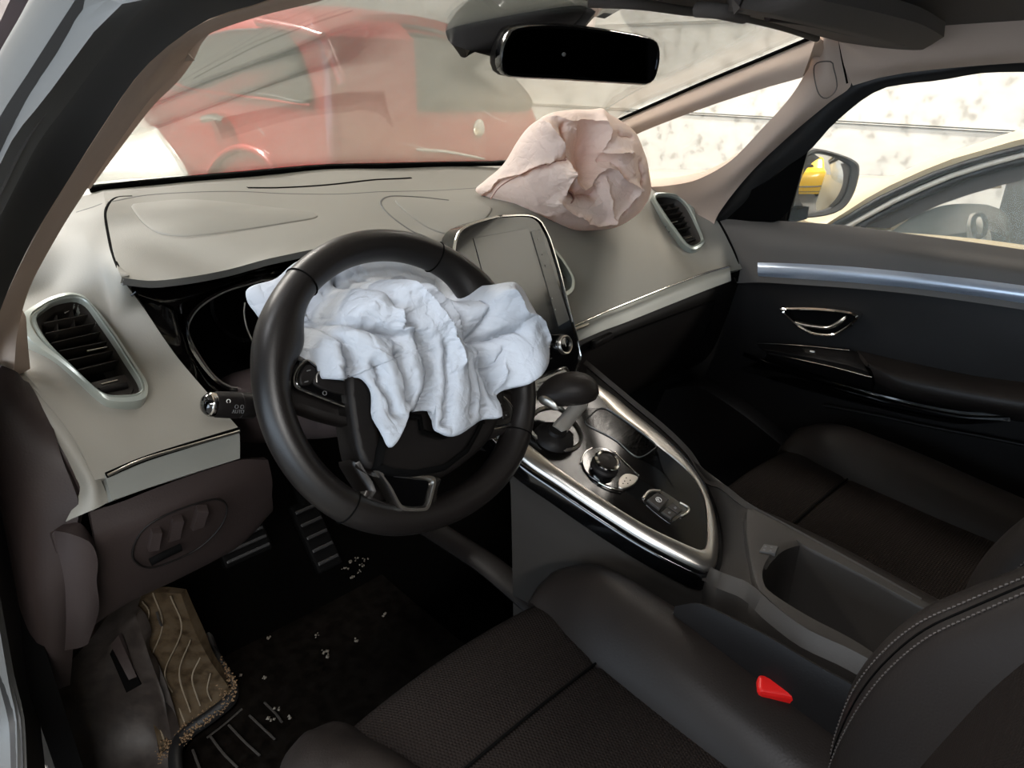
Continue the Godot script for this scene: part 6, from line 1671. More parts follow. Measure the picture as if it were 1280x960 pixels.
	var c1 := [Vector3(-0.61, 1.1451, 0.248), Vector3(-0.615, 1.1394, 0.2235), Vector3(-0.628, 1.1291, 0.1499), Vector3(-0.64, 1.1175, 0.0994), Vector3(-0.65, 1.1075, 0.0874), Vector3(-0.66, 1.089, 0.064), Vector3(-0.675, 1.0585, 0.0264), Vector3(-0.69, 1.0261, -0.0114), Vector3(-0.71, 0.9799, -0.0581), Vector3(-0.725, 0.9348, -0.1144), Vector3(-0.748, 0.8859, -0.1557), Vector3(-0.757, 0.8307, -0.214), Vector3(-0.76, 0.7607, -0.2833)]
	var c2 := [Vector3(-0.655, 1.1406, 0.2978), Vector3(-0.665, 1.1309, 0.2769), Vector3(-0.67, 1.1219, 0.1954), Vector3(-0.68, 1.1068, 0.1487), Vector3(-0.685, 1.0958, 0.1264), Vector3(-0.69, 1.0841, 0.1062), Vector3(-0.7, 1.0525, 0.0562), Vector3(-0.715, 1.0143, 0.0068), Vector3(-0.725, 0.9731, -0.0605), Vector3(-0.74, 0.9374, -0.0966), Vector3(-0.758, 0.9027, -0.114), Vector3(-0.768, 0.856, -0.1777), Vector3(-0.772, 0.8001, -0.2484)]
	var pl := thing("post_cover", "broad beige pillar trim on the driver's side, running up the left edge of the view", "pillar trim", Vector3(-0.68, 0.95, 0.0))
	part("trim", patch([c0, c1, c2], 16, 70, 0.02), M.pillar, pl)
	# driver's door opening: rubber seal, painted frame and the door gap
	var e0 := [Vector3(-0.67, 1.1456, 0.3455), Vector3(-0.67, 1.1308, 0.2864), Vector3(-0.676, 1.1216, 0.2096), Vector3(-0.69, 1.0963, 0.1411), Vector3(-0.705, 1.0544, 0.0743), Vector3(-0.72, 1.0176, 0.0283), Vector3(-0.742, 0.9659, -0.0301), Vector3(-0.764, 0.913, -0.0731), Vector3(-0.775, 0.8292, -0.1883), Vector3(-0.7872, 0.7423, -0.24), Vector3(-0.7859, 0.6513, -0.26), Vector3(-0.7928, 0.5294, -0.28), Vector3(-0.8174, 0.3399, -0.29), Vector3(-0.8281, 0.2912, -0.27), Vector3(-0.8475, 0.2366, -0.2)]
	var e1 := [Vector3(-0.7, 1.1459, 0.3706), Vector3(-0.7, 1.133, 0.3062), Vector3(-0.71, 1.1181, 0.2333), Vector3(-0.725, 1.092, 0.1782), Vector3(-0.74, 1.056, 0.1237), Vector3(-0.752, 1.021, 0.0751), Vector3(-0.77, 0.97, 0.0154), Vector3(-0.785, 0.9179, -0.048), Vector3(-0.795, 0.8307, -0.1714), Vector3(-0.8072, 0.7541, -0.2), Vector3(-0.8043, 0.6664, -0.22), Vector3(-0.8064, 0.5589, -0.24), Vector3(-0.8282, 0.3777, -0.25), Vector3(-0.8361, 0.3304, -0.23), Vector3(-0.8559, 0.283, -0.16)]
	var e2 := [Vector3(-0.755, 1.1382, 0.429), Vector3(-0.765, 1.1288, 0.4052), Vector3(-0.775, 1.1178, 0.3858), Vector3(-0.78, 1.1063, 0.3638), Vector3(-0.788, 1.0866, 0.3275), Vector3(-0.795, 1.0693, 0.2958), Vector3(-0.803, 1.0397, 0.2478), Vector3(-0.81, 1.0058, 0.1875), Vector3(-0.815, 0.9249, 0.023), Vector3(-0.8259, 0.8387, -0.05), Vector3(-0.8289, 0.7401, -0.1), Vector3(-0.8304, 0.616, -0.16), Vector3(-0.8448, 0.4271, -0.2), Vector3(-0.8492, 0.3737, -0.19), Vector3(-0.87, 0.3348, -0.12)]
	var sl := thing("door_seal", "black rubber door seal framing the open driver's door", "door seal", Vector3(-0.78, 0.6, 0.1))
	part("seal", patch([e0, offset_all(e1, Vector3(-0.010, 0.010, 0.016)), e2], 14, 70, 0.012), M.rubber, sl)
	var f0 := offset_all(e2, Vector3(0.004, -0.002, -0.004))
	var f1 := [Vector3(-0.765, 1.1401, 0.4358), Vector3(-0.77, 1.1312, 0.3964), Vector3(-0.773, 1.1198, 0.3476), Vector3(-0.776, 1.1083, 0.3207), Vector3(-0.783, 1.09, 0.283), Vector3(-0.788, 1.0713, 0.2387), Vector3(-0.796, 1.0377, 0.162), Vector3(-0.802, 0.9865, 0.0512), Vector3(-0.82, 0.9128, -0.03), Vector3(-0.8345, 0.8243, -0.1), Vector3(-0.8399, 0.718, -0.16), Vector3(-0.8454, 0.6015, -0.2), Vector3(-0.8565, 0.4055, -0.24), Vector3(-0.8598, 0.349, -0.23), Vector3(-0.8824, 0.2882, -0.18)]
	var f2 := [Vector3(-0.755, 1.1502, 0.3986), Vector3(-0.76, 1.1388, 0.3485), Vector3(-0.765, 1.1235, 0.2793), Vector3(-0.768, 1.1159, 0.2701), Vector3(-0.776, 1.0928, 0.2334), Vector3(-0.784, 1.0625, 0.1786), Vector3(-0.79, 1.0238, 0.0607), Vector3(-0.797, 0.9635, -0.0841), Vector3(-0.8264, 0.9018, -0.08), Vector3(-0.8432, 0.81, -0.15), Vector3(-0.8515, 0.7006, -0.21), Vector3(-0.8585, 0.5806, -0.25), Vector3(-0.8705, 0.3854, -0.28), Vector3(-0.8726, 0.3261, -0.27), Vector3(-0.8956, 0.2617, -0.22)]
	var bf := thing("body_frame", "grey painted door frame of the car at the left edge of the view", "car body", Vector3(-0.83, 0.6, 0.15))
	part("frame", patch([f0, offset_all(f1, Vector3(-0.006, 0.006, 0.010)), f2], 10, 60, 0.01), M.grey_paint, bf)
	var g1 := [Vector3(-0.75, 1.1615, 0.3706), Vector3(-0.752, 1.1494, 0.3021), Vector3(-0.757, 1.1268, 0.2221), Vector3(-0.76, 1.1182, 0.2094), Vector3(-0.768, 1.0927, 0.1599), Vector3(-0.776, 1.0572, 0.0789), Vector3(-0.782, 0.9977, -0.1099), Vector3(-0.788, 0.9058, -0.3712)]
	var g2 := [Vector3(-0.755, 1.1661, 0.3647), Vector3(-0.757, 1.1529, 0.2905), Vector3(-0.762, 1.1269, 0.2126), Vector3(-0.765, 1.1193, 0.2014), Vector3(-0.773, 1.0943, 0.1564), Vector3(-0.78, 1.0582, 0.0532), Vector3(-0.786, 0.9905, -0.1743), Vector3(-0.79, 0.8762, -0.5437)]
	part("gap_gasket", patch([f2.slice(0, 8), g1, g2], 6, 40, 0.008), M.rubber, bf)
	var g3 := [Vector3(-0.75, 1.1748, 0.3304), Vector3(-0.752, 1.1631, 0.231), Vector3(-0.758, 1.1317, 0.1162), Vector3(-0.76, 1.1234, 0.0865), Vector3(-0.768, 1.093, 0.0152), Vector3(-0.775, 1.0459, -0.1525), Vector3(-0.78, 0.9464, -0.543), Vector3(-0.785, 0.7293, -1.3879)]
	part("roof_edge", patch([g2, g3], 4, 40, 0.008), mat("dusky_paint", Color(0.36, 0.31, 0.31), 0.4, 0.1, {"coat": 0.4}), bf)


func roof_parts():
	var h0 := [Vector3(-0.57, 1.165, 0.02), Vector3(-0.3, 1.186, 0.0), Vector3(-0.0671, 1.181, -0.0124), Vector3(-0.0226, 1.18, 0.0311), Vector3(0.0998, 1.179, 0.024), Vector3(0.1713, 1.178, 0.0482), Vector3(0.40, 1.174, 0.0), Vector3(0.556, 1.163, 0.01)]
	var h1 := [Vector3(-0.58, 1.185, 0.2), Vector3(-0.3, 1.20, 0.2), Vector3(0.0, 1.205, 0.2), Vector3(0.3, 1.20, 0.2), Vector3(0.56, 1.175, 0.2)]
	var h2 := [Vector3(-0.60, 1.20, 0.7), Vector3(-0.3, 1.225, 0.7), Vector3(0.0, 1.23, 0.7), Vector3(0.3, 1.225, 0.7), Vector3(0.58, 1.19, 0.7)]
	var h3 := [Vector3(-0.60, 1.18, 1.9), Vector3(-0.3, 1.20, 1.9), Vector3(0.0, 1.21, 1.9), Vector3(0.3, 1.2, 1.9), Vector3(0.58, 1.17, 1.9)]
	var o := thing("headlining", "dark brown fabric roof lining above the windscreen edge", "headlining", Vector3(0, 1.19, 0.6))
	part("lining", patch([h0, h1, h2, h3], 16, 30, 0.03), M.lining, o)
	part("side_rail", patch([[Vector3(0.58, 1.1708, 0.0318), Vector3(0.575, 1.1745, 0.0892), Vector3(0.57, 1.1756, 0.1383), Vector3(0.565, 1.1828, 0.2143), Vector3(0.56, 1.1963, 0.3361), Vector3(0.57, 1.17, 0.8), Vector3(0.57, 1.16, 1.9)], [Vector3(0.61, 1.1107, 0.046), Vector3(0.615, 1.1111, 0.094), Vector3(0.61, 1.1206, 0.1497), Vector3(0.61, 1.1283, 0.226), Vector3(0.61, 1.1399, 0.3401), Vector3(0.62, 1.15, 0.8), Vector3(0.62, 1.13, 1.9)], [Vector3(0.636, 1.0802, 0.0566), Vector3(0.65, 1.095, 0.0987), Vector3(0.65, 1.1053, 0.1532), Vector3(0.65, 1.1138, 0.2305), Vector3(0.65, 1.1218, 0.3363), Vector3(0.66, 1.11, 0.8), Vector3(0.66, 1.1, 1.9)]], 10, 40, 0.03), M.pillar, o)
	part("header_edge", tube([Vector3(-0.1101, 1.176, 0.0175), Vector3(-0.0562, 1.175, 0.0564), Vector3(0.0512, 1.174, 0.0563), Vector3(0.1339, 1.173, 0.0744), Vector3(0.3229, 1.168, 0.0525), Vector3(0.5145, 1.158, 0.0262)], 0.006, 30), M.lining, o)
	var v := thing("sun_visor", "dark folded sun visor over the passenger side of the windscreen", "sun visor", Vector3(0.3, 1.16, 0.1))
	part("visor", patch([[Vector3(0.0025, 1.168, 0.1401), Vector3(0.1602, 1.165, 0.1161), Vector3(0.4674, 1.157, 0.0605), Vector3(0.8193, 1.148, 0.008), Vector3(1.0419, 1.144, -0.0133)], [Vector3(-0.1497, 1.158, 0.2493), Vector3(-0.0876, 1.152, 0.2699), Vector3(0.0569, 1.147, 0.2685), Vector3(0.2794, 1.142, 0.2434), Vector3(0.6136, 1.14, 0.1736)], [Vector3(-0.131, 1.175, 0.2449), Vector3(-0.095, 1.168, 0.2918), Vector3(0.0287, 1.163, 0.3079), Vector3(0.1898, 1.158, 0.3056), Vector3(0.4014, 1.152, 0.2707)]], 12, 30, 0.02), M.lining, v)
	part("visor_hinge", tube([Vector3(-0.0364, 1.168, 0.1275), Vector3(-0.0377, 1.165, 0.159), Vector3(0.0054, 1.162, 0.1664)], 0.009, 10), M.lining, v)
	part("visor_bar", tube([Vector3(-0.0353, 1.158, 0.2194), Vector3(0.0319, 1.156, 0.235), Vector3(0.1724, 1.152, 0.2244), Vector3(0.391, 1.146, 0.2198)], 0.006, 14), M.plum, v)
	# unseen rear cabin that shuts the light out, with opaque sides
	var r := thing("unseen_rear_cabin", "dark rear bench out of view, keeping light from behind out of the cabin and its mirror", "rear bench", Vector3(0, 0.2, 1.6))
	part("bench_back", patch([[Vector3(-0.74, 0.3, 1.45), Vector3(0, 0.3, 1.42), Vector3(0.74, 0.3, 1.45)], [Vector3(-0.74, 0.7, 1.6), Vector3(0, 0.72, 1.56), Vector3(0.74, 0.7, 1.6)], [Vector3(-0.7, 0.98, 1.75), Vector3(0, 1.0, 1.72), Vector3(0.7, 0.98, 1.75)], [Vector3(-0.66, 1.18, 1.9), Vector3(0, 1.2, 1.88), Vector3(0.66, 1.18, 1.9)]], 12, 16, 0.05), M.fabric_plain, r)
	part("bench_seat", rbox(Vector3(1.46, 0.34, 0.6), 0.05, Transform3D(Basis.IDENTITY, Vector3(0, 0.17, 1.3))), M.fabric_plain, r)
	for s in [-1, 1]:
		part("rear_side", box_mesh(Vector3(0.05, 0.86, 1.1), Vector3(s * 0.77, 0.37, 1.4)), M.black, r)
		part("rear_side_upper", box_mesh(Vector3(0.05, 0.42, 0.75), Vector3(s * 0.7, 1.0, 1.6)), M.lining, r)
	# interior mirror
	var m := thing("interior_mirror", "black rounded rear view mirror hanging at the top of the windscreen", "mirror", Vector3(0, 1.1, -0.1))
	var rf := Transform3D(Vector3(0.9487, -0.0045, 0.3161), Vector3(-0.0197, 0.9971, 0.0732), Vector3(-0.3155, -0.0757, 0.9459), Vector3(0.0075, 1.1106, -0.0983))
	var back := [Vector2(-0.127, -0.0062), Vector2(-0.1265, 0.0124), Vector2(-0.1187, 0.0311), Vector2(-0.1019, 0.0438), Vector2(-0.0381, 0.0494), Vector2(0.0579, 0.0447), Vector2(0.1245, 0.0372), Vector2(0.1414, 0.0265), Vector2(0.1466, 0.005), Vector2(0.1429, -0.0183), Vector2(0.1323, -0.029), Vector2(0.0974, -0.0293), Vector2(-0.018, -0.0249), Vector2(-0.0981, -0.0227), Vector2(-0.1188, -0.0187)]
	var face := [Vector2(-0.1235, -0.0098), Vector2(-0.1198, 0.0138), Vector2(-0.1109, 0.0332), Vector2(-0.0964, 0.0387), Vector2(-0.0354, 0.042), Vector2(0.046, 0.0387), Vector2(0.1086, 0.031), Vector2(0.1207, 0.0204), Vector2(0.1218, -0.0043), Vector2(0.1152, -0.0192), Vector2(0.083, -0.0219), Vector2(-0.0297, -0.0189), Vector2(-0.1082, -0.0158)]
	part("shell", slab(curve(back, 60, true), -0.03, 0.004, 0.014, rf), M.black, m)
	part("mirror_rim", frame_mesh(back, inset(curve(back, 60, true), 0.006), [Vector2(0, -0.012), Vector2(0, 0.002), Vector2(0.4, 0.006), Vector2(1, 0.006), Vector2(1, -0.012)], 80, rf), M.gloss, m)
	part("mirror_glass", slab(inset(curve(back, 60, true), 0.005), 0.0, 0.0045, 0.0, rf), M.dark_mirror, m)
	part("sensor_eye", lathe([Vector2(0.003, 0.0045), Vector2(0.003, 0.0055), Vector2(0.0015, 0.006)], rf * Transform3D(Basis.IDENTITY, Vector3([Vector2(-0.0258, 0.01)][0].x, [Vector2(-0.0258, 0.01)][0].y, 0)), 12), M.print_grey, m)
	var cv0 := [Vector3(-0.1416, 1.1368, -0.2149), Vector3(-0.1403, 1.1494, -0.2214), Vector3(-0.1228, 1.1727, -0.2184), Vector3(-0.0901, 1.2005, -0.2032), Vector3(-0.0345, 1.2225, -0.1619)]
	var cv1 := [Vector3(-0.1456, 1.1303, -0.1996), Vector3(-0.134, 1.1533, -0.2022), Vector3(-0.1132, 1.1744, -0.1946), Vector3(-0.0804, 1.1895, -0.1715), Vector3(-0.0301, 1.2091, -0.1339)]
	var cv2 := [Vector3(-0.1286, 1.1223, -0.1778), Vector3(-0.1108, 1.133, -0.1669), Vector3(-0.0852, 1.1542, -0.1546), Vector3(-0.0534, 1.1714, -0.1337), Vector3(-0.0112, 1.1908, -0.1041)]
	var cv3 := [Vector3(-0.0976, 1.1167, -0.1745), Vector3(-0.0744, 1.1172, -0.1519), Vector3(-0.038, 1.1284, -0.1229), Vector3(-0.004, 1.1544, -0.1052), Vector3(0.0233, 1.1824, -0.0955)]
	part("mount_cover", patch([cv0, cv1, cv2, cv3], 20, 24, 0.03), M.black, m)
	part("mount_base", patch([[Vector3(-0.0382, 1.2139, -0.1909), Vector3(0.0037, 1.2147, -0.15), Vector3(0.0579, 1.2008, -0.088)], [Vector3(-0.049, 1.1774, -0.1791), Vector3(-0.0083, 1.1739, -0.1369), Vector3(0.0428, 1.1834, -0.0922)], [Vector3(-0.043, 1.1564, -0.168), Vector3(-0.01, 1.1549, -0.1344), Vector3(0.022, 1.1555, -0.1032)]], 10, 12, 0.03), M.black, m)
	single("sensor_window", patch([[Vector3(0.0739, 1.2027, -0.104), Vector3(0.0872, 1.1986, -0.0884), Vector3(0.1004, 1.1945, -0.0729)], [Vector3(0.0562, 1.1747, -0.1196), Vector3(0.0628, 1.1737, -0.1125), Vector3(0.0716, 1.1717, -0.1026)]], 4, 8, 0.004), M.grey_plastic, "small grey sensor tab on the windscreen beside the mirror mount", "sensor")


# ------------------------------------------------------------------ passenger door and its mirror
func passenger_door():
	var o := thing("passenger_door", "black front passenger door with silver trim strip tinted by a painted blue reflection, seen from inside", "car door", Vector3(0.74, 0.3, 0.2))
	var D := Transform3D(Vector3(0, 0, 1), Vector3(0, 1, 0), Vector3(-1, 0, 0), Vector3(0.72, 0.6, 0.1))
	var r0 := [Vector3(0.757, 0.769, -0.2639), Vector3(0.768, 0.7743, -0.1773), Vector3(0.774, 0.7815, -0.1096), Vector3(0.778, 0.7932, 0.0462), Vector3(0.778, 0.7953, 0.1713), Vector3(0.778, 0.7973, 0.2841), Vector3(0.778, 0.7982, 0.3994), Vector3(0.778, 0.812, 1.0)]
	var r1 := [Vector3(0.748, 0.7496, -0.2423), Vector3(0.757, 0.7612, -0.1587), Vector3(0.761, 0.7673, -0.0907), Vector3(0.763, 0.7773, 0.0556), Vector3(0.763, 0.7804, 0.1798), Vector3(0.763, 0.7816, 0.292), Vector3(0.763, 0.7836, 0.4064), Vector3(0.763, 0.80, 1.0)]
	var r2 := [Vector3(0.742, 0.7155, -0.2138), Vector3(0.742, 0.7244, -0.1384), Vector3(0.742, 0.733, -0.0654), Vector3(0.742, 0.7475, 0.0702), Vector3(0.742, 0.7555, 0.1924), Vector3(0.742, 0.7598, 0.3031), Vector3(0.742, 0.7631, 0.4161), Vector3(0.742, 0.776, 1.0)]
	var r3 := [Vector3(0.736, 0.6608, -0.1801), Vector3(0.735, 0.6685, -0.1213), Vector3(0.735, 0.68, -0.0526), Vector3(0.735, 0.6993, 0.0828), Vector3(0.735, 0.7134, 0.2042), Vector3(0.735, 0.7213, 0.3142), Vector3(0.735, 0.7282, 0.4267), Vector3(0.735, 0.73, 1.0)]
	var r4 := [Vector3(0.733, 0.6241, -0.1749), Vector3(0.732, 0.6388, -0.1148), Vector3(0.732, 0.6494, -0.0457), Vector3(0.732, 0.6689, 0.0901), Vector3(0.732, 0.683, 0.2119), Vector3(0.732, 0.691, 0.3224), Vector3(0.732, 0.6966, 0.4355), Vector3(0.732, 0.69, 1.0)]
	part("upper_trim", patch([r0, r1, r2, r3, r4], 24, 50, 0.015), mat("door_top", Color(0.285, 0.27, 0.255), 0.6, 0.0, {"bump": M.dash.heightmap_texture, "relief": 0.012, "scale": 14.0}), o)
	var d0 := offset_all(r4, Vector3(0.012, 0.002, 0))
	var d1 := [Vector3(0.735, 0.5683, -0.1831), Vector3(0.74, 0.5803, -0.1095), Vector3(0.742, 0.5882, -0.0398), Vector3(0.742, 0.6096, 0.0979), Vector3(0.74, 0.6259, 0.2218), Vector3(0.738, 0.6341, 0.3344), Vector3(0.736, 0.6434, 0.4485), Vector3(0.736, 0.62, 1.0)]
	var d2 := [Vector3(0.735, 0.4904, -0.1964), Vector3(0.735, 0.5, -0.1043), Vector3(0.735, 0.5136, -0.0232), Vector3(0.735, 0.536, 0.1155), Vector3(0.735, 0.5491, 0.2406), Vector3(0.735, 0.5543, 0.3545), Vector3(0.735, 0.5629, 0.4697), Vector3(0.735, 0.54, 1.0)]
	var d3 := [Vector3(0.738, 0.4064, -0.2167), Vector3(0.738, 0.401, -0.1231), Vector3(0.74, 0.4024, -0.0268), Vector3(0.74, 0.4148, 0.1377), Vector3(0.74, 0.4275, 0.2658), Vector3(0.74, 0.4389, 0.3809), Vector3(0.74, 0.4508, 0.4979), Vector3(0.74, 0.43, 1.0)]
	var d4 := [Vector3(0.74, 0.2, -0.28), Vector3(0.74, 0.2, -0.1), Vector3(0.74, 0.2, 0.1), Vector3(0.74, 0.2, 0.3), Vector3(0.74, 0.2, 0.5), Vector3(0.74, 0.2, 0.7), Vector3(0.74, 0.2, 0.9), Vector3(0.74, 0.2, 1.0)]
	var d5 := offset_all(d4, Vector3(0.02, -0.2, 0))
	part("lower_trim", patch([d0, d1, d2, d3, d4, d5], 30, 50, 0.02), M.black, o)
	part("edge_joint", tube([Vector3(0.752, 0.7661, -0.2605), Vector3(0.742, 0.7264, -0.2198), Vector3(0.734, 0.6714, -0.1785), Vector3(0.73, 0.6289, -0.174)], 0.0025, 20), M.seam, o)
	part("trim_strip", patch([[Vector3(0.737, 0.6838, -0.1311), Vector3(0.734, 0.6967, -0.055), Vector3(0.734, 0.7151, 0.08), Vector3(0.734, 0.7266, 0.2016), Vector3(0.734, 0.7354, 0.3111), Vector3(0.734, 0.7416, 0.4234)], [Vector3(0.729, 0.6746, -0.1253), Vector3(0.725, 0.688, -0.0491), Vector3(0.724, 0.7055, 0.0861), Vector3(0.724, 0.7176, 0.207), Vector3(0.724, 0.7254, 0.3163), Vector3(0.724, 0.7322, 0.4279)], [Vector3(0.727, 0.6618, -0.1222), Vector3(0.724, 0.6755, -0.0464), Vector3(0.723, 0.6937, 0.0889), Vector3(0.723, 0.7065, 0.2098), Vector3(0.723, 0.7149, 0.3191), Vector3(0.723, 0.7208, 0.4311)], [Vector3(0.737, 0.6481, -0.1232), Vector3(0.734, 0.6618, -0.0489), Vector3(0.734, 0.6805, 0.087), Vector3(0.734, 0.694, 0.2088), Vector3(0.734, 0.7029, 0.3189), Vector3(0.734, 0.7079, 0.4321)]], 12, 50, 0.012), M.blue_sheen_strip, o, "silver trim strip with blue reflection painted in")
	# pull handle in its dished bezel
	var hb := [Vector2(-0.1474, -0.0089), Vector2(-0.1028, 0.0055), Vector2(-0.0484, 0.0164), Vector2(0.0079, 0.0223), Vector2(0.0299, 0.0166), Vector2(0.0232, -0.0016), Vector2(0.0063, -0.0228), Vector2(-0.0152, -0.0417), Vector2(-0.0583, -0.0493), Vector2(-0.094, -0.043), Vector2(-0.1243, -0.027)]
	var hi := [Vector2(-0.1311, -0.011), Vector2(-0.0978, -0.001), Vector2(-0.047, 0.0092), Vector2(0.0023, 0.0154), Vector2(0.0187, 0.0121), Vector2(0.0129, -0.0024), Vector2(-0.0015, -0.0191), Vector2(-0.0204, -0.0336), Vector2(-0.0561, -0.041), Vector2(-0.0876, -0.0355), Vector2(-0.113, -0.0242)]
	part("handle_bezel", frame_mesh(hb, hi, [Vector2(0, -0.03), Vector2(0, 0.004), Vector2(0.4, 0.007), Vector2(0.7, 0.005), Vector2(1, -0.012), Vector2(1, -0.03)], 60, D), M.chrome, o)
	part("handle_cup", slab(curve(hi, 40, true), -0.03, -0.014, 0.0, D), M.matt_black, o)
	part("door_handle", sweep(curve([Vector3(0.722, 0.569, -0.0147), Vector3(0.722, 0.5671, 0.009), Vector3(0.722, 0.5694, 0.041), Vector3(0.722, 0.5749, 0.0697), Vector3(0.722, 0.5892, 0.0888), Vector3(0.722, 0.6077, 0.103)], 16), circle(0.004, 0.0075, 10), Vector3(-1, 0, 0), false, [0.5, 0.9, 1, 1, 1, 1, 1.0, 1.0, 1.0, 1.0, 1.0, 1.1, 1.2, 1.3, 1.3, 1.2, 0.8]).done(60), M.satin, o, "satin metal lever")
	# window switch ledge and arm rest
	part("switch_ledge", patch([[Vector3(0.73, 0.4883, -0.0976), Vector3(0.73, 0.5117, 0.0095), Vector3(0.73, 0.5315, 0.1221), Vector3(0.73, 0.5317, 0.1433)], [Vector3(0.705, 0.487, -0.0649), Vector3(0.69, 0.5038, 0.03), Vector3(0.68, 0.5162, 0.1422), Vector3(0.675, 0.5157, 0.1855)], [Vector3(0.712, 0.4741, -0.0602), Vector3(0.698, 0.4837, 0.0298), Vector3(0.69, 0.4926, 0.1428), Vector3(0.685, 0.4973, 0.1956)], [Vector3(0.735, 0.4531, -0.0751), Vector3(0.735, 0.4516, 0.018), Vector3(0.735, 0.4547, 0.1318), Vector3(0.735, 0.4524, 0.1858)]], 12, 24, 0.01), M.black, o)
	part("ledge_edge", tube([Vector3(0.725, 0.4902, -0.0952), Vector3(0.724, 0.5139, 0.0119), Vector3(0.724, 0.5336, 0.1241)], 0.002, 20), M.chrome, o)
	part("ledge_edge", tube([Vector3(0.708, 0.4799, -0.0508), Vector3(0.693, 0.4913, 0.0308), Vector3(0.684, 0.4999, 0.1171), Vector3(0.68, 0.5028, 0.1963)], 0.0026, 24), M.chrome, o)
	part("window_switch", patch([[Vector3(0.718, 0.5119, 0.021), Vector3(0.716, 0.5156, 0.0463)], [Vector3(0.699, 0.5097, 0.0381), Vector3(0.696, 0.5138, 0.0633)]], 4, 6, 0.008), M.console, o)
	part("switch_mark", tube([Vector3(0.703, 0.5151, 0.0467), Vector3(0.7, 0.5169, 0.0572)], 0.0022, 6), M.print_white, o)
	part("arm_rest", patch([[Vector3(0.735, 0.5345, 0.1372), Vector3(0.735, 0.5361, 0.2023), Vector3(0.735, 0.5396, 0.2824), Vector3(0.735, 0.5454, 0.3711), Vector3(0.735, 0.5618, 0.4765)], [Vector3(0.7, 0.5358, 0.163), Vector3(0.7, 0.5334, 0.2238), Vector3(0.7, 0.5384, 0.2938), Vector3(0.7, 0.5447, 0.3807), Vector3(0.7, 0.5583, 0.4846)], [Vector3(0.672, 0.5318, 0.1867), Vector3(0.668, 0.5242, 0.2421), Vector3(0.668, 0.5285, 0.3063), Vector3(0.668, 0.5355, 0.3915), Vector3(0.668, 0.5485, 0.4938)], [Vector3(0.675, 0.5091, 0.2003), Vector3(0.668, 0.502, 0.258), Vector3(0.666, 0.5068, 0.3194), Vector3(0.666, 0.5156, 0.3968), Vector3(0.666, 0.5297, 0.4991)], [Vector3(0.69, 0.4903, 0.2019), Vector3(0.69, 0.4779, 0.2556), Vector3(0.69, 0.4824, 0.3175), Vector3(0.69, 0.492, 0.3962), Vector3(0.69, 0.5055, 0.5005)], [Vector3(0.735, 0.4655, 0.19), Vector3(0.735, 0.4529, 0.2453), Vector3(0.735, 0.456, 0.3094), Vector3(0.735, 0.4661, 0.3904), Vector3(0.735, 0.4821, 0.4974)]], 24, 40, 0.01), M.seat_leather, o)
	part("arm_blade", patch([[Vector3(0.73, 0.4565, -0.1274), Vector3(0.73, 0.4536, 0.02), Vector3(0.73, 0.4509, 0.1527), Vector3(0.73, 0.4504, 0.2559), Vector3(0.73, 0.4617, 0.3633), Vector3(0.73, 0.4861, 0.4463)], [Vector3(0.705, 0.4582, -0.0707), Vector3(0.69, 0.4572, 0.0481), Vector3(0.685, 0.461, 0.1774), Vector3(0.69, 0.4631, 0.2669), Vector3(0.69, 0.4743, 0.3716), Vector3(0.69, 0.4982, 0.4526)], [Vector3(0.73, 0.4075, -0.1309), Vector3(0.73, 0.4083, 0.0282), Vector3(0.73, 0.4146, 0.169), Vector3(0.73, 0.4237, 0.2782), Vector3(0.73, 0.4379, 0.3689), Vector3(0.73, 0.4659, 0.4347)]], 12, 40, 0.01), M.gloss, o)
	part("pocket_edge", tube([Vector3(0.725, 0.3858, 0.0935), Vector3(0.725, 0.4012, 0.2003), Vector3(0.725, 0.4137, 0.3143), Vector3(0.725, 0.4283, 0.4168), Vector3(0.725, 0.44, 0.5104)], 0.004, 30), M.black, o)
	part("speaker_ridge", patch([[Vector3(0.72, 0.3086, -0.3226), Vector3(0.73, 0.3546, -0.2286), Vector3(0.73, 0.3301, -0.1075), Vector3(0.73, 0.2731, 0.0321)], [Vector3(0.68, 0.3099, -0.311), Vector3(0.69, 0.3454, -0.2217), Vector3(0.7, 0.3131, -0.106), Vector3(0.7, 0.2603, 0.0284)], [Vector3(0.7, 0.0885, -0.3882), Vector3(0.72, 0.03, -0.2563), Vector3(0.73, 0.0293, -0.1331), Vector3(0.73, 0.0907, -0.001)]], 14, 30, 0.02), M.black, o)
	part("pocket_line", tube([Vector3(0.69, 0.2643, 0.3435), Vector3(0.69, 0.2731, 0.4044), Vector3(0.69, 0.2844, 0.4642)], 0.006, 12), M.console, o)
	# window
	var seal_o := [Vector3(0.752, 0.7633, -0.2805), Vector3(0.728, 0.8314, -0.2231), Vector3(0.702, 0.9047, -0.1702), Vector3(0.676, 0.9871, -0.0831), Vector3(0.654, 1.0552, 0.0003), Vector3(0.648, 1.0811, 0.0345), Vector3(0.65, 1.0931, 0.0695), Vector3(0.655, 1.1049, 0.1121), Vector3(0.657, 1.1189, 0.2015), Vector3(0.66, 1.1316, 0.3316), Vector3(0.66, 1.11, 0.9)]
	var seal_i := [Vector3(0.76, 0.7632, -0.2469), Vector3(0.735, 0.8264, -0.1676), Vector3(0.71, 0.8887, -0.1131), Vector3(0.69, 0.9479, -0.033), Vector3(0.675, 1.004, 0.0141), Vector3(0.67, 1.0619, 0.0757), Vector3(0.672, 1.08, 0.1157), Vector3(0.675, 1.0927, 0.2022), Vector3(0.677, 1.1074, 0.3343), Vector3(0.68, 1.095, 0.9)]
	seal_o = curve(seal_o, 40)
	seal_i = curve(seal_i, 40)
	var seal_m := []
	for i in seal_o.size():
		seal_m.append((seal_o[i] + seal_i[i]) / 2 + Vector3(-0.008, 0, 0.004))
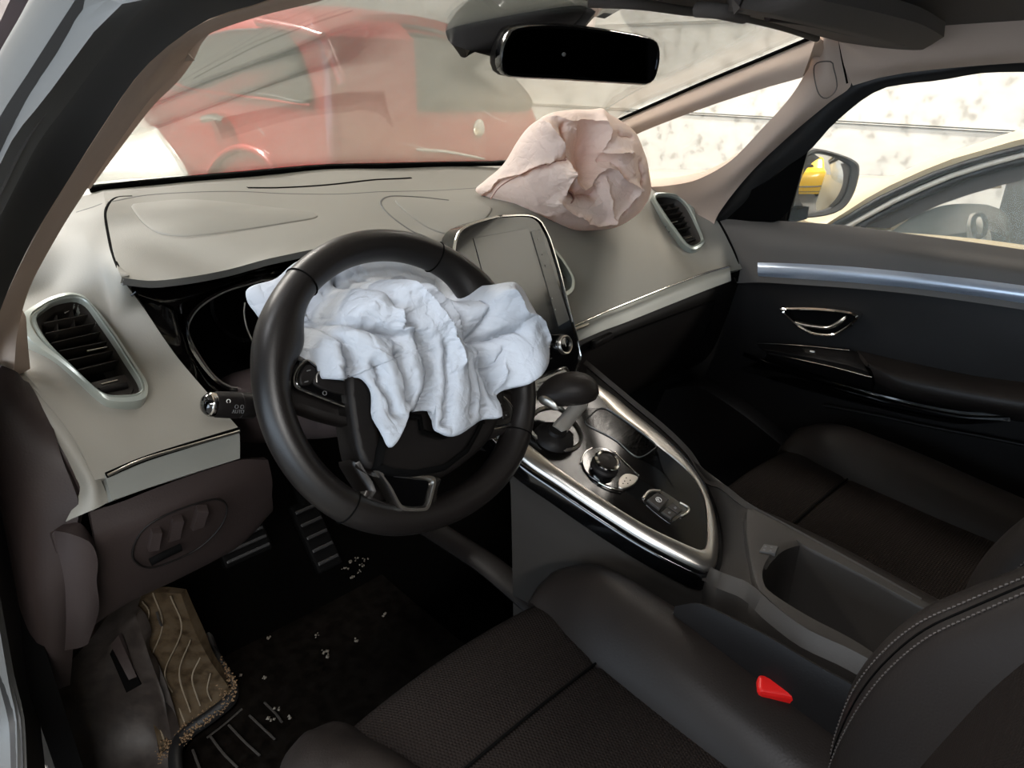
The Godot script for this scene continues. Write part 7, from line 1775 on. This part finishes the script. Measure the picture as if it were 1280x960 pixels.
	part("window_seal", patch([seal_o, seal_m, seal_i], 8, 50, 0.012), M.rubber, o)
	part("mirror_sail", patch([[Vector3(0.75, 0.7704, -0.2599), Vector3(0.725, 0.8316, -0.194), Vector3(0.71, 0.8772, -0.1227), Vector3(0.7, 0.9502, -0.038)], [Vector3(0.765, 0.7638, -0.2389), Vector3(0.765, 0.7741, -0.1547), Vector3(0.765, 0.78, -0.1148), Vector3(0.755, 0.8137, -0.0802)]], 8, 16, 0.02), M.matt_black, o, "black triangular mirror mount panel")
	part("window_glass", sheet([[Vector3(0.7, 0.9503, -0.0363), Vector3(0.68, 1.0052, 0.0117), Vector3(0.675, 1.0617, 0.0738), Vector3(0.675, 1.08, 0.1146), Vector3(0.678, 1.094, 0.201), Vector3(0.68, 1.1087, 0.3333), Vector3(0.685, 1.095, 0.9)], [Vector3(0.775, 0.7823, -0.0904), Vector3(0.775, 0.7875, -0.0429), Vector3(0.775, 0.7921, 0.0477), Vector3(0.775, 0.7938, 0.1158), Vector3(0.775, 0.7971, 0.2411), Vector3(0.775, 0.7992, 0.3934), Vector3(0.78, 0.81, 0.9)]], 8, 24), M.glass, o)
	part("rear_post", box_mesh(Vector3(0.06, 0.34, 0.12), Vector3(0.72, 0.96, 0.95)), M.lining, o)


func door_mirror():
	var o := thing("door_mirror", "dark door mirror outside the passenger window, reflecting a yellow car", "mirror", Vector3(0.95, 0.8, -0.05))
	var Q := Transform3D(Vector3(0.9062, 0, 0.4229), Vector3(-0.0115, 0.9996, 0.0246), Vector3(-0.4227, -0.0272, 0.9058), Vector3(0.97, 0.8496, -0.0999))
	var shell := [Vector2(-0.0845, 0.0595), Vector2(-0.0771, 0.0779), Vector2(-0.0456, 0.0847), Vector2(0.0178, 0.0722), Vector2(0.0691, 0.0559), Vector2(0.0923, 0.036), Vector2(0.0941, -0.0151), Vector2(0.0771, -0.0545), Vector2(0.044, -0.0732), Vector2(-0.0093, -0.0808), Vector2(-0.0662, -0.08), Vector2(-0.0901, -0.0709), Vector2(-0.1027, -0.0157)]
	var gl := [Vector2(-0.0756, 0.0518), Vector2(-0.0701, 0.0685), Vector2(-0.038, 0.0734), Vector2(0.0154, 0.0629), Vector2(0.0568, 0.0466), Vector2(0.0712, 0.0308), Vector2(0.0731, -0.0124), Vector2(0.0589, -0.0437), Vector2(0.0357, -0.0607), Vector2(-0.0168, -0.0704), Vector2(-0.0656, -0.0721), Vector2(-0.0807, -0.0595), Vector2(-0.0828, -0.0087)]
	part("housing", slab(curve(shell, 50, true), -0.09, -0.002, 0.02, Q), M.grey_plastic, o)
	part("housing_rim", frame_mesh(shell, gl, [Vector2(0, -0.03), Vector2(0, 0.004), Vector2(0.4, 0.008), Vector2(1, 0.002), Vector2(1, -0.03)], 70, Q), M.grey_plastic, o)
	var mg := Mesher.new()
	mg.xf = Q
	var mc := Vector2.ZERO
	var ge := curve(gl, 60, true)
	for p in ge:
		mc += p / 60.0
	var last := PackedInt32Array()
	for k in 13:
		var ring := []
		for p in ge:
			var q: Vector2 = p.lerp(mc, k / 12.5)
			ring.append(Vector3(q.x, q.y, 0.002 - q.distance_squared_to(mc) / 1.1))
		var ri := mg.ring(ring)
		if last.size():
			mg.bridge(last, ri)
		last = ri
	mg.cap(last)
	part("mirror_glass", mg.done(70), M.mirror, o, "convex mirror glass")
	part("mirror_arm", box_mesh(Vector3(0.12, 0.03, 0.05), Vector3(0.85, 0.785, -0.13)), M.matt_black, o)


# ------------------------------------------------------------------ seats
func make_seat(label: String) -> Node3D:
	var o := thing("car_seat", label, "car seat", Vector3.ZERO, "front seats")
	# fabric cushion
	var ins := []
	for q in [[0.05, 0.24, 0.18], [0.03, 0.31, 0.184], [0.045, 0.338, 0.185], [0.08, 0.347, 0.18], [0.14, 0.347, 0.165], [0.193, 0.345, 0.155], [0.2, 0.339, 0.154], [0.207, 0.345, 0.153], [0.30, 0.342, 0.15], [0.40, 0.336, 0.15], [0.60, 0.33, 0.15]]:
		var r := []
		for k in 9:
			var u := k / 4.0 - 1.0
			r.append(Vector3(u * (q[2] + 0.012), q[1] - 0.006 * u * u, q[0] + 0.012 * u * u * (1.0 if q[0] < 0.1 else 0.0)))
		ins.append(r)
	part("seat_cushion", patch(ins, 60, 24, 0.03, Transform3D.IDENTITY, 60), M.fabric, o)
	# fabric back
	var bk := []
	for q in [[0.33, 0.56], [0.42, 0.585], [0.52, 0.61], [0.60, 0.632], [0.70, 0.672], [0.80, 0.72], [0.86, 0.76]]:
		var r := []
		for k in 9:
			var u := k / 4.0 - 1.0
			r.append(Vector3(u * 0.175, q[0], q[1] - 0.012 * u * u))
		bk.append(r)
	part("seat_back", patch(bk, 30, 24, 0.08, Transform3D.IDENTITY, 60), M.fabric, o)
	part("back_shell", patch([[Vector3(-0.25, 0.25, 0.68), Vector3(0, 0.25, 0.7), Vector3(0.25, 0.25, 0.68)], [Vector3(-0.26, 0.6, 0.74), Vector3(0, 0.6, 0.76), Vector3(0.26, 0.6, 0.74)], [Vector3(-0.2, 0.88, 0.84), Vector3(0, 0.89, 0.85), Vector3(0.2, 0.88, 0.84)]], 12, 12, 0.04), M.black, o)
	part("seat_base", rbox(Vector3(0.46, 0.22, 0.5), 0.03, Transform3D(Basis.IDENTITY, Vector3(0, 0.15, 0.34))), M.matt_black, o)
	for s in [-1.0, 1.0]:
		# cushion bolster: rows front to back, columns inner edge to outer skirt
		var rows := []
		for q in [[0.055, 0.30, 0.0, 0.186], [0.042, 0.326, 0.006, 0.186], [0.05, 0.343, 0.015, 0.184], [0.09, 0.345, 0.036, 0.178], [0.14, 0.345, 0.052, 0.165], [0.2, 0.343, 0.054, 0.155], [0.3, 0.34, 0.05, 0.15], [0.4, 0.334, 0.044, 0.15], [0.5, 0.33, 0.036, 0.15], [0.58, 0.33, 0.03, 0.15]]:
			var w: float = q[3]
			var y: float = q[1]
			var c: float = q[2]
			var ox: float = 0.278 - (0.03 if q[0] < 0.06 else 0.0)
			rows.append([Vector3(s * (w - 0.012), y - 0.012, q[0]), Vector3(s * (w + 0.002), y + c * 0.25, q[0]), Vector3(s * (w + 0.028), y + c * 0.8, q[0]), Vector3(s * lerpf(w, ox, 0.55), y + c, q[0]), Vector3(s * (ox - 0.018), y + c * 0.72, q[0]), Vector3(s * ox, y + c * 0.1 - 0.005, q[0]), Vector3(s * (ox - 0.004), y - 0.08, q[0] + 0.004), Vector3(s * (ox - 0.02), y - 0.18, q[0] + 0.01)])
		var g := grid_of(rows, 48, 40)
		var m := Mesher.new()
		solid(m, g, 0.01)
		var b := part("cushion_bolster", m.done(60), M.seat_leather, o)
		var seam := []
		var seam2 := []
		for i in range(3, 49):
			seam.append(g[i][19] + Vector3(0, 0.0005, 0))
			seam2.append(g[i][20] + Vector3(0, 0.0, 0))
		part("seam", sweep(seam, circle(0.0016, 0.0012, 6), Vector3.UP).done(60), M.seam, b)
		var stm := Mesher.new()
		var l1 := []
		var l2 := []
		for i in range(3, 49):
			l1.append(g[i][18] + Vector3(0, 0.001, 0))
			l2.append(g[i][20] + Vector3(0, 0.001, 0))
		stitches(l1, 0.0055, 0.001, Vector3.UP, stm)
		stitches(l2, 0.0055, 0.001, Vector3.UP, stm)
		part("stitching", stm.done(60), M.thread, b).set_meta("kind", "stuff")
		# back bolster: rows bottom to top
		var br := []
		for q in [[0.34, 0.50, 0.02, 0.15], [0.40, 0.494, 0.06, 0.152], [0.47, 0.496, 0.095, 0.155], [0.53, 0.51, 0.10, 0.158], [0.59, 0.535, 0.095, 0.16], [0.64, 0.57, 0.08, 0.162], [0.70, 0.615, 0.065, 0.165], [0.78, 0.675, 0.05, 0.168], [0.85, 0.73, 0.03, 0.165]]:
			var y: float = q[0]
			var z: float = q[1]
			var dp: float = q[2]
			var w: float = q[3]
			var ox := 0.275
			br.append([Vector3(s * (w - 0.01), y, z + dp + 0.035), Vector3(s * (w + 0.008), y, z + dp * 0.75 + 0.01), Vector3(s * (w + 0.03), y, z + dp * 0.28), Vector3(s * (w + 0.058), y, z + 0.002), Vector3(s * (ox - 0.03), y, z + 0.004), Vector3(s * (ox - 0.006), y, z + 0.022), Vector3(s * ox, y, z + 0.06), Vector3(s * (ox - 0.01), y, z + 0.17)])
		var gb := grid_of(br, 48, 40)
		var mb := Mesher.new()
		solid(mb, gb, 0.01)
		var bb := part("back_bolster", mb.done(60), M.seat_leather, o)
		var s1 := []
		var s2 := []
		var s3 := []
		var s4 := []
		for i in range(2, 47):
			s1.append(gb[i][13])
			s2.append(gb[i][12] + Vector3(-s * 0.001, 0, -0.0008))
			s3.append(gb[i][14] + Vector3(-s * 0.001, 0, -0.0008))
			s4.append(gb[i][24] + Vector3(0, 0, -0.0012))
		part("seam", sweep(s1, circle(0.0016, 0.0012, 6), Vector3(0, 0, -1)).done(60), M.seam, bb)
		var sm := Mesher.new()
		stitches(s2, 0.0055, 0.0011, Vector3(0, 0, -1), sm)
		stitches(s3, 0.0055, 0.0011, Vector3(0, 0, -1), sm)
		stitches(s4, 0.0055, 0.0011, Vector3(0, 0, -1), sm)
		part("stitching", sm.done(60), M.thread, bb).set_meta("kind", "stuff")
	# piping where fabric panels meet
	part("panel_seam", sweep(curve([Vector3(-0.155, 0.34, 0.2), Vector3(-0.08, 0.344, 0.2), Vector3(0, 0.3455, 0.2), Vector3(0.08, 0.344, 0.2), Vector3(0.155, 0.34, 0.2)], 24), circle(0.002, 0.002, 6), Vector3.UP).done(60), M.seam, o)
	return o


func seats():
	var a := make_seat("driver's car seat in dark brown fabric with black leather bolsters, nearest the camera")
	a.position = Vector3(-0.387, 0, 0.01)
	var b: Node3D = a.duplicate()
	b.name = numbered("car_seat")
	add_child(b)
	b.set_meta("label", "front passenger car seat in dark fabric and black leather beyond the centre console")
	b.position = Vector3(0.375, 0, 0.045)


# ------------------------------------------------------------------ footwell
func footwell():
	var f := thing("cabin_floor", "dark carpeted car floor under seats and console", "carpet", Vector3(0, 0, 0))
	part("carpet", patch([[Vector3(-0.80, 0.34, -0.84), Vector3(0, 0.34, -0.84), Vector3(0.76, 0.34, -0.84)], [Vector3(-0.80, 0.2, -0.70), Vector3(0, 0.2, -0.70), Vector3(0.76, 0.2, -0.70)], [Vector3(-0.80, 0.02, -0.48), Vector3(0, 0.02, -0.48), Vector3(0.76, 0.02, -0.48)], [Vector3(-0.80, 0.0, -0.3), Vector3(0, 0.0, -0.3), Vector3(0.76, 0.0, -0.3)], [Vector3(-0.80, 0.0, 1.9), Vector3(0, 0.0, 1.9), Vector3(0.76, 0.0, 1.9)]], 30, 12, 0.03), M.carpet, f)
	part("tunnel_edge", sweep(curve([Vector3(-0.1, 0.2063, -0.3776), Vector3(-0.1, 0.211, -0.2717), Vector3(-0.1, 0.2133, -0.1752), Vector3(-0.1, 0.2037, -0.0971), Vector3(-0.1, 0.1929, -0.024)], 20), circle(0.028, 0.014, 12), Vector3.UP).done(50), M.black, f)
	# kick panel at the door opening
	var k := thing("kick_panel", "dark plum kick panel between door seal and knee panel", "trim panel", Vector3(-0.78, 0.4, -0.25))
	part("panel", patch([[Vector3(-0.7704, 0.7992, -0.25), Vector3(-0.7764, 0.7548, -0.25), Vector3(-0.7807, 0.7164, -0.25), Vector3(-0.7853, 0.6479, -0.255), Vector3(-0.7932, 0.5324, -0.275), Vector3(-0.804, 0.4008, -0.31), Vector3(-0.8128, 0.2885, -0.35)], [Vector3(-0.7635, 0.7669, -0.255), Vector3(-0.7567, 0.722, -0.24), Vector3(-0.7541, 0.6697, -0.225), Vector3(-0.765, 0.6194, -0.215), Vector3(-0.7796, 0.5295, -0.225), Vector3(-0.7938, 0.3975, -0.285), Vector3(-0.8012, 0.287, -0.345)], [Vector3(-0.7564, 0.7545, -0.262), Vector3(-0.7412, 0.707, -0.238), Vector3(-0.7286, 0.6652, -0.212), Vector3(-0.7254, 0.6321, -0.193), Vector3(-0.749, 0.56, -0.205), Vector3(-0.7677, 0.4317, -0.27), Vector3(-0.7842, 0.2715, -0.36)]], 14, 40, 0.02), M.plum, k)
	part("clip_step", rbox(Vector3(0.03, 0.035, 0.03), 0.006, Transform3D(Basis.IDENTITY, [Vector3(-0.7542, 0.5906, -0.2)][0])), M.plum, k)
	part("panel_edge", tube([Vector3(-0.7543, 0.7585, -0.26), Vector3(-0.7397, 0.7129, -0.232), Vector3(-0.7272, 0.6714, -0.206), Vector3(-0.7242, 0.6392, -0.186)], 0.006, 20), M.plum, k)
	# sill side panel
	var s := thing("sill_panel", "scuffed dark plastic sill lining beside the foot rest", "trim panel", Vector3(-0.72, 0.15, -0.45))
	part("panel", patch([[Vector3(-0.7742, 0.2, -0.458), Vector3(-0.7291, 0.26, -0.4251), Vector3(-0.6814, 0.33, -0.3908), Vector3(-0.6518, 0.36, -0.357)], [Vector3(-0.7994, 0.13, -0.4821), Vector3(-0.7423, 0.16, -0.4581), Vector3(-0.6878, 0.22, -0.4445), Vector3(-0.6593, 0.27, -0.4189)], [Vector3(-0.8192, 0.07, -0.4639), Vector3(-0.7533, 0.08, -0.455), Vector3(-0.7009, 0.13, -0.43), Vector3(-0.6596, 0.23, -0.4031)], [Vector3(-0.8432, 0.02, -0.4006), Vector3(-0.7633, 0.03, -0.3927), Vector3(-0.6838, 0.05, -0.3909), Vector3(-0.6576, 0.18, -0.3985)], [Vector3(-0.8056, 0, -0.3107), Vector3(-0.7193, 0.01, -0.3116), Vector3(-0.6747, 0.02, -0.3401), Vector3(-0.6552, 0.12, -0.3806)]], 24, 30, 0.02), M.sill, s)
	part("strap_slot", patch([[Vector3(-0.7049, 0.215, -0.4605), Vector3(-0.6869, 0.24, -0.447)], [Vector3(-0.7013, 0.135, -0.4144), Vector3(-0.6799, 0.145, -0.4045)]], 6, 6, 0.004), M.matt_black, s)
	part("strap", patch([[Vector3(-0.7014, 0.222, -0.4395), Vector3(-0.6884, 0.24, -0.4307)], [Vector3(-0.6945, 0.165, -0.4061), Vector3(-0.6826, 0.165, -0.4042)]], 6, 6, 0.008), M.plum, s)
	# foot rest
	var r := thing("foot_rest", "tan dusty rubber foot rest with wavy grooves", "foot rest", Vector3(-0.6, 0.1, -0.45))
	var fr := [[Vector3(-0.6622, 0.27, -0.4478), Vector3(-0.6233, 0.28, -0.444), Vector3(-0.5882, 0.28, -0.4109)], [Vector3(-0.6749, 0.205, -0.4543), Vector3(-0.6211, 0.215, -0.4276), Vector3(-0.5865, 0.215, -0.3816)], [Vector3(-0.6749, 0.135, -0.4395), Vector3(-0.6237, 0.14, -0.4089), Vector3(-0.5738, 0.145, -0.3724)], [Vector3(-0.6764, 0.075, -0.4062), Vector3(-0.6159, 0.08, -0.3945), Vector3(-0.5568, 0.085, -0.3664)], [Vector3(-0.6872, 0.035, -0.3523), Vector3(-0.6194, 0.04, -0.3574), Vector3(-0.5515, 0.05, -0.3667)]]
	part("pad", patch(fr, 24, 16, 0.02), M.foot_mat, r)
	var gr := Mesher.new()
	for l in [[Vector3(-0.6231, 0.285, -0.4383), Vector3(-0.623, 0.22, -0.4271), Vector3(-0.6607, 0.145, -0.4297), Vector3(-0.664, 0.09, -0.4037), Vector3(-0.664, 0.055, -0.3594)], [Vector3(-0.6042, 0.283, -0.4127), Vector3(-0.6015, 0.217, -0.4007), Vector3(-0.6398, 0.143, -0.4077), Vector3(-0.6343, 0.085, -0.4056), Vector3(-0.6361, 0.05, -0.3705)], [Vector3(-0.5962, 0.203, -0.3826), Vector3(-0.6234, 0.143, -0.3872), Vector3(-0.6219, 0.06, -0.3774)], [Vector3(-0.5878, 0.16, -0.38), Vector3(-0.6092, 0.133, -0.3724), Vector3(-0.6049, 0.063, -0.3766)], [Vector3(-0.6421, 0.28, -0.4344), Vector3(-0.6373, 0.245, -0.4369), Vector3(-0.6708, 0.178, -0.4511)], [Vector3(-0.5795, 0.125, -0.3698), Vector3(-0.5898, 0.095, -0.3699), Vector3(-0.5868, 0.065, -0.3713)], [Vector3(-0.6705, 0.155, -0.4453), Vector3(-0.6689, 0.085, -0.4146), Vector3(-0.6741, 0.045, -0.3653)]]:
		sweep(curve(offset_all(l, Vector3(0, 0.0, 0)), 24), circle(0.0014, 0.0012, 6), Vector3.UP, false, [], gr)
	part("groove", gr.done(60), M.dust_pale, r)
	part("slot", tube([Vector3(-0.6283, 0.26, -0.4183), Vector3(-0.629, 0.245, -0.4131), Vector3(-0.6261, 0.23, -0.4176)], 0.002, 8), M.dust_line, r)
	# driver's floor mat
	var t := thing("floor_mat", "black rubber floor mat with raised lip and moulded lines in the driver's footwell", "floor mat", Vector3(-0.4, 0.02, -0.2))
	var lip := [Vector3(-0.5024, 0.05, -0.596), Vector3(-0.526, 0.05, -0.5252), Vector3(-0.5354, 0.05, -0.4566), Vector3(-0.5422, 0.05, -0.3934), Vector3(-0.5562, 0.05, -0.3662), Vector3(-0.5981, 0.045, -0.359), Vector3(-0.6421, 0.04, -0.3562), Vector3(-0.6646, 0.04, -0.3401), Vector3(-0.6823, 0.04, -0.2943), Vector3(-0.696, 0.04, -0.2395)]
	part("lip", sweep(curve(lip, 50), circle(0.011, 0.014, 10), Vector3.UP).done(60), M.rubber, t, "raised black lip")
	var inn := offset_all(lip, Vector3(0.01, -0.02, 0.0))
	var far := [Vector3(-0.14, 0.03, -0.52), Vector3(-0.14, 0.026, -0.45), Vector3(-0.14, 0.024, -0.4), Vector3(-0.14, 0.022, -0.34), Vector3(-0.14, 0.02, -0.28), Vector3(-0.14, 0.02, -0.22), Vector3(-0.14, 0.02, -0.16), Vector3(-0.14, 0.02, -0.1), Vector3(-0.14, 0.02, -0.02), Vector3(-0.14, 0.02, 0.1)]
	part("mat_sheet", patch([inn, far], 12, 40, 0.01), M.mat_rubber, t)
	var ml := Mesher.new()
	for l in [[Vector3(-0.6101, 0.034, -0.335), Vector3(-0.6087, 0.034, -0.2871), Vector3(-0.6034, 0.034, -0.2439)], [Vector3(-0.5769, 0.034, -0.3356), Vector3(-0.5722, 0.034, -0.2831), Vector3(-0.5659, 0.034, -0.2398)], [Vector3(-0.5409, 0.034, -0.33), Vector3(-0.5362, 0.034, -0.2875), Vector3(-0.5321, 0.034, -0.2516)], [Vector3(-0.6432, 0.034, -0.3287), Vector3(-0.6475, 0.034, -0.2986), Vector3(-0.651, 0.034, -0.2709)], [Vector3(-0.6155, 0.034, -0.3356), Vector3(-0.5812, 0.034, -0.3421), Vector3(-0.5439, 0.034, -0.3524)], [Vector3(-0.493, 0.034, -0.4669), Vector3(-0.5107, 0.034, -0.4192), Vector3(-0.5265, 0.034, -0.3891), Vector3(-0.5252, 0.034, -0.3723)], [Vector3(-0.5078, 0.034, -0.338), Vector3(-0.5049, 0.034, -0.2981), Vector3(-0.506, 0.034, -0.2752)]]:
		sweep(curve(offset_all(l, Vector3(0, -0.006, 0)), 14), circle(0.0022, 0.0014, 6), Vector3.UP, false, [], ml)
	part("moulded_line", ml.done(60), M.dust_line, t)
	# pedals
	var p := thing("pedal", "dark accelerator pedal hanging under the dashboard", "pedal", Vector3(-0.24, 0.2, -0.6), "pedals")
	var px := Transform3D(Basis.from_euler(Vector3(-0.7, 0, 0)), Vector3(-0.26, 0.16, -0.56))
	part("pedal_pad", rbox(Vector3(0.06, 0.16, 0.02), 0.006, px), M.matt_black, p)
	for i in 5:
		part("tread", rbox(Vector3(0.05, 0.008, 0.006), 0.002, px * Transform3D(Basis.IDENTITY, Vector3(0, -0.06 + i * 0.03, 0.012))), M.rubber, p)
	part("pedal_arm", tube([Vector3(-0.26, 0.22, -0.6), Vector3(-0.26, 0.36, -0.68), Vector3(-0.26, 0.45, -0.78)], 0.01, 10), M.matt_black, p)
	p.set_meta("group", "pedals")
	var p2 := thing("pedal", "wide dark brake pedal left of the accelerator under the dashboard", "pedal", Vector3(-0.4, 0.2, -0.5), "pedals")
	var qx := Transform3D(Basis.from_euler(Vector3(-0.6, 0, 0)), Vector3(-0.42, 0.22, -0.55))
	part("pedal_pad", rbox(Vector3(0.10, 0.06, 0.02), 0.006, qx), M.matt_black, p2)
	for i in 3:
		part("tread", rbox(Vector3(0.09, 0.007, 0.006), 0.002, qx * Transform3D(Basis.IDENTITY, Vector3(0, -0.018 + i * 0.018, 0.012))), M.rubber, p2)
	part("pedal_arm", tube([Vector3(-0.42, 0.23, -0.56), Vector3(-0.42, 0.36, -0.66), Vector3(-0.42, 0.48, -0.72)], 0.01, 10), M.matt_black, p2)
	# litter
	var rng := RandomNumberGenerator.new()
	rng.seed = 41
	var gm := Mesher.new()
	var line := curve([Vector3(-0.6845, 0.04, -0.3398), Vector3(-0.6491, 0.042, -0.3515), Vector3(-0.6031, 0.046, -0.3602), Vector3(-0.5646, 0.052, -0.3667), Vector3(-0.5537, 0.07, -0.3782), Vector3(-0.5591, 0.1, -0.4024)], 60)
	for i in 900:
		var q: Vector3 = line[rng.randi() % 61]
		var spread := 0.016
		grain(gm, q + Vector3(rng.randf_range(-spread, spread), rng.randf_range(0.002, 0.01), rng.randf_range(-spread, spread)), rng.randf_range(0.0008, 0.0026), rng)
	var dirt := single("dirt", gm.done(30), M.debris, "brown grit and crumbs along the lower edge of the foot rest", "dirt")
	dirt.set_meta("kind", "stuff")
	var cm := Mesher.new()
	for q in [Vector3(-0.4897, 0.06, -0.5751), Vector3(-0.4971, 0.06, -0.566), Vector3(-0.3087, 0.04, -0.3459), Vector3(-0.369, 0.04, -0.3611), Vector3(-0.3688, 0.04, -0.3464), Vector3(-0.4936, 0.035, -0.2693), Vector3(-0.5178, 0.035, -0.2877), Vector3(-0.4987, 0.035, -0.3007), Vector3(-0.486, 0.035, -0.3809), Vector3(-0.5152, 0.035, -0.4195), Vector3(-0.2158, 0.12, -0.4725), Vector3(-0.2192, 0.12, -0.4456), Vector3(-0.2306, 0.12, -0.4713), Vector3(-0.2361, 0.12, -0.4321), Vector3(-0.2019, 0.12, -0.4594), Vector3(-0.2499, 0.12, -0.4597), Vector3(-0.2482, 0.11, -0.4392), Vector3(-0.2239, 0.04, -0.3644), Vector3(-0.429, 0.04, -0.4721), Vector3(-0.3577, 0.04, -0.4108)]:
		for i in 4:
			grain(cm, q + Vector3(rng.randf_range(-0.006, 0.006), 0.002, rng.randf_range(-0.006, 0.006)), rng.randf_range(0.0015, 0.0042), rng)
	var crumbs := single("debris", cm.done(30), M.crumb_glass, "pale glass crumbs scattered on the dark driver's floor mat", "debris")
	crumbs.set_meta("kind", "stuff")


func grain(m: Mesher, at: Vector3, r: float, rng: RandomNumberGenerator):
	var ix := []
	for d in [Vector3(1, 0, 0), Vector3(0, 0, 1), Vector3(-1, 0, 0), Vector3(0, 0, -1), Vector3(0, 1, 0), Vector3(0, -1, 0)]:
		ix.append(m.add(at + d * r * rng.randf_range(0.6, 1.3)))
	for k in 4:
		m.tri(ix[k], ix[4], ix[(k + 1) % 4])
		m.tri(ix[k], ix[(k + 1) % 4], ix[5])
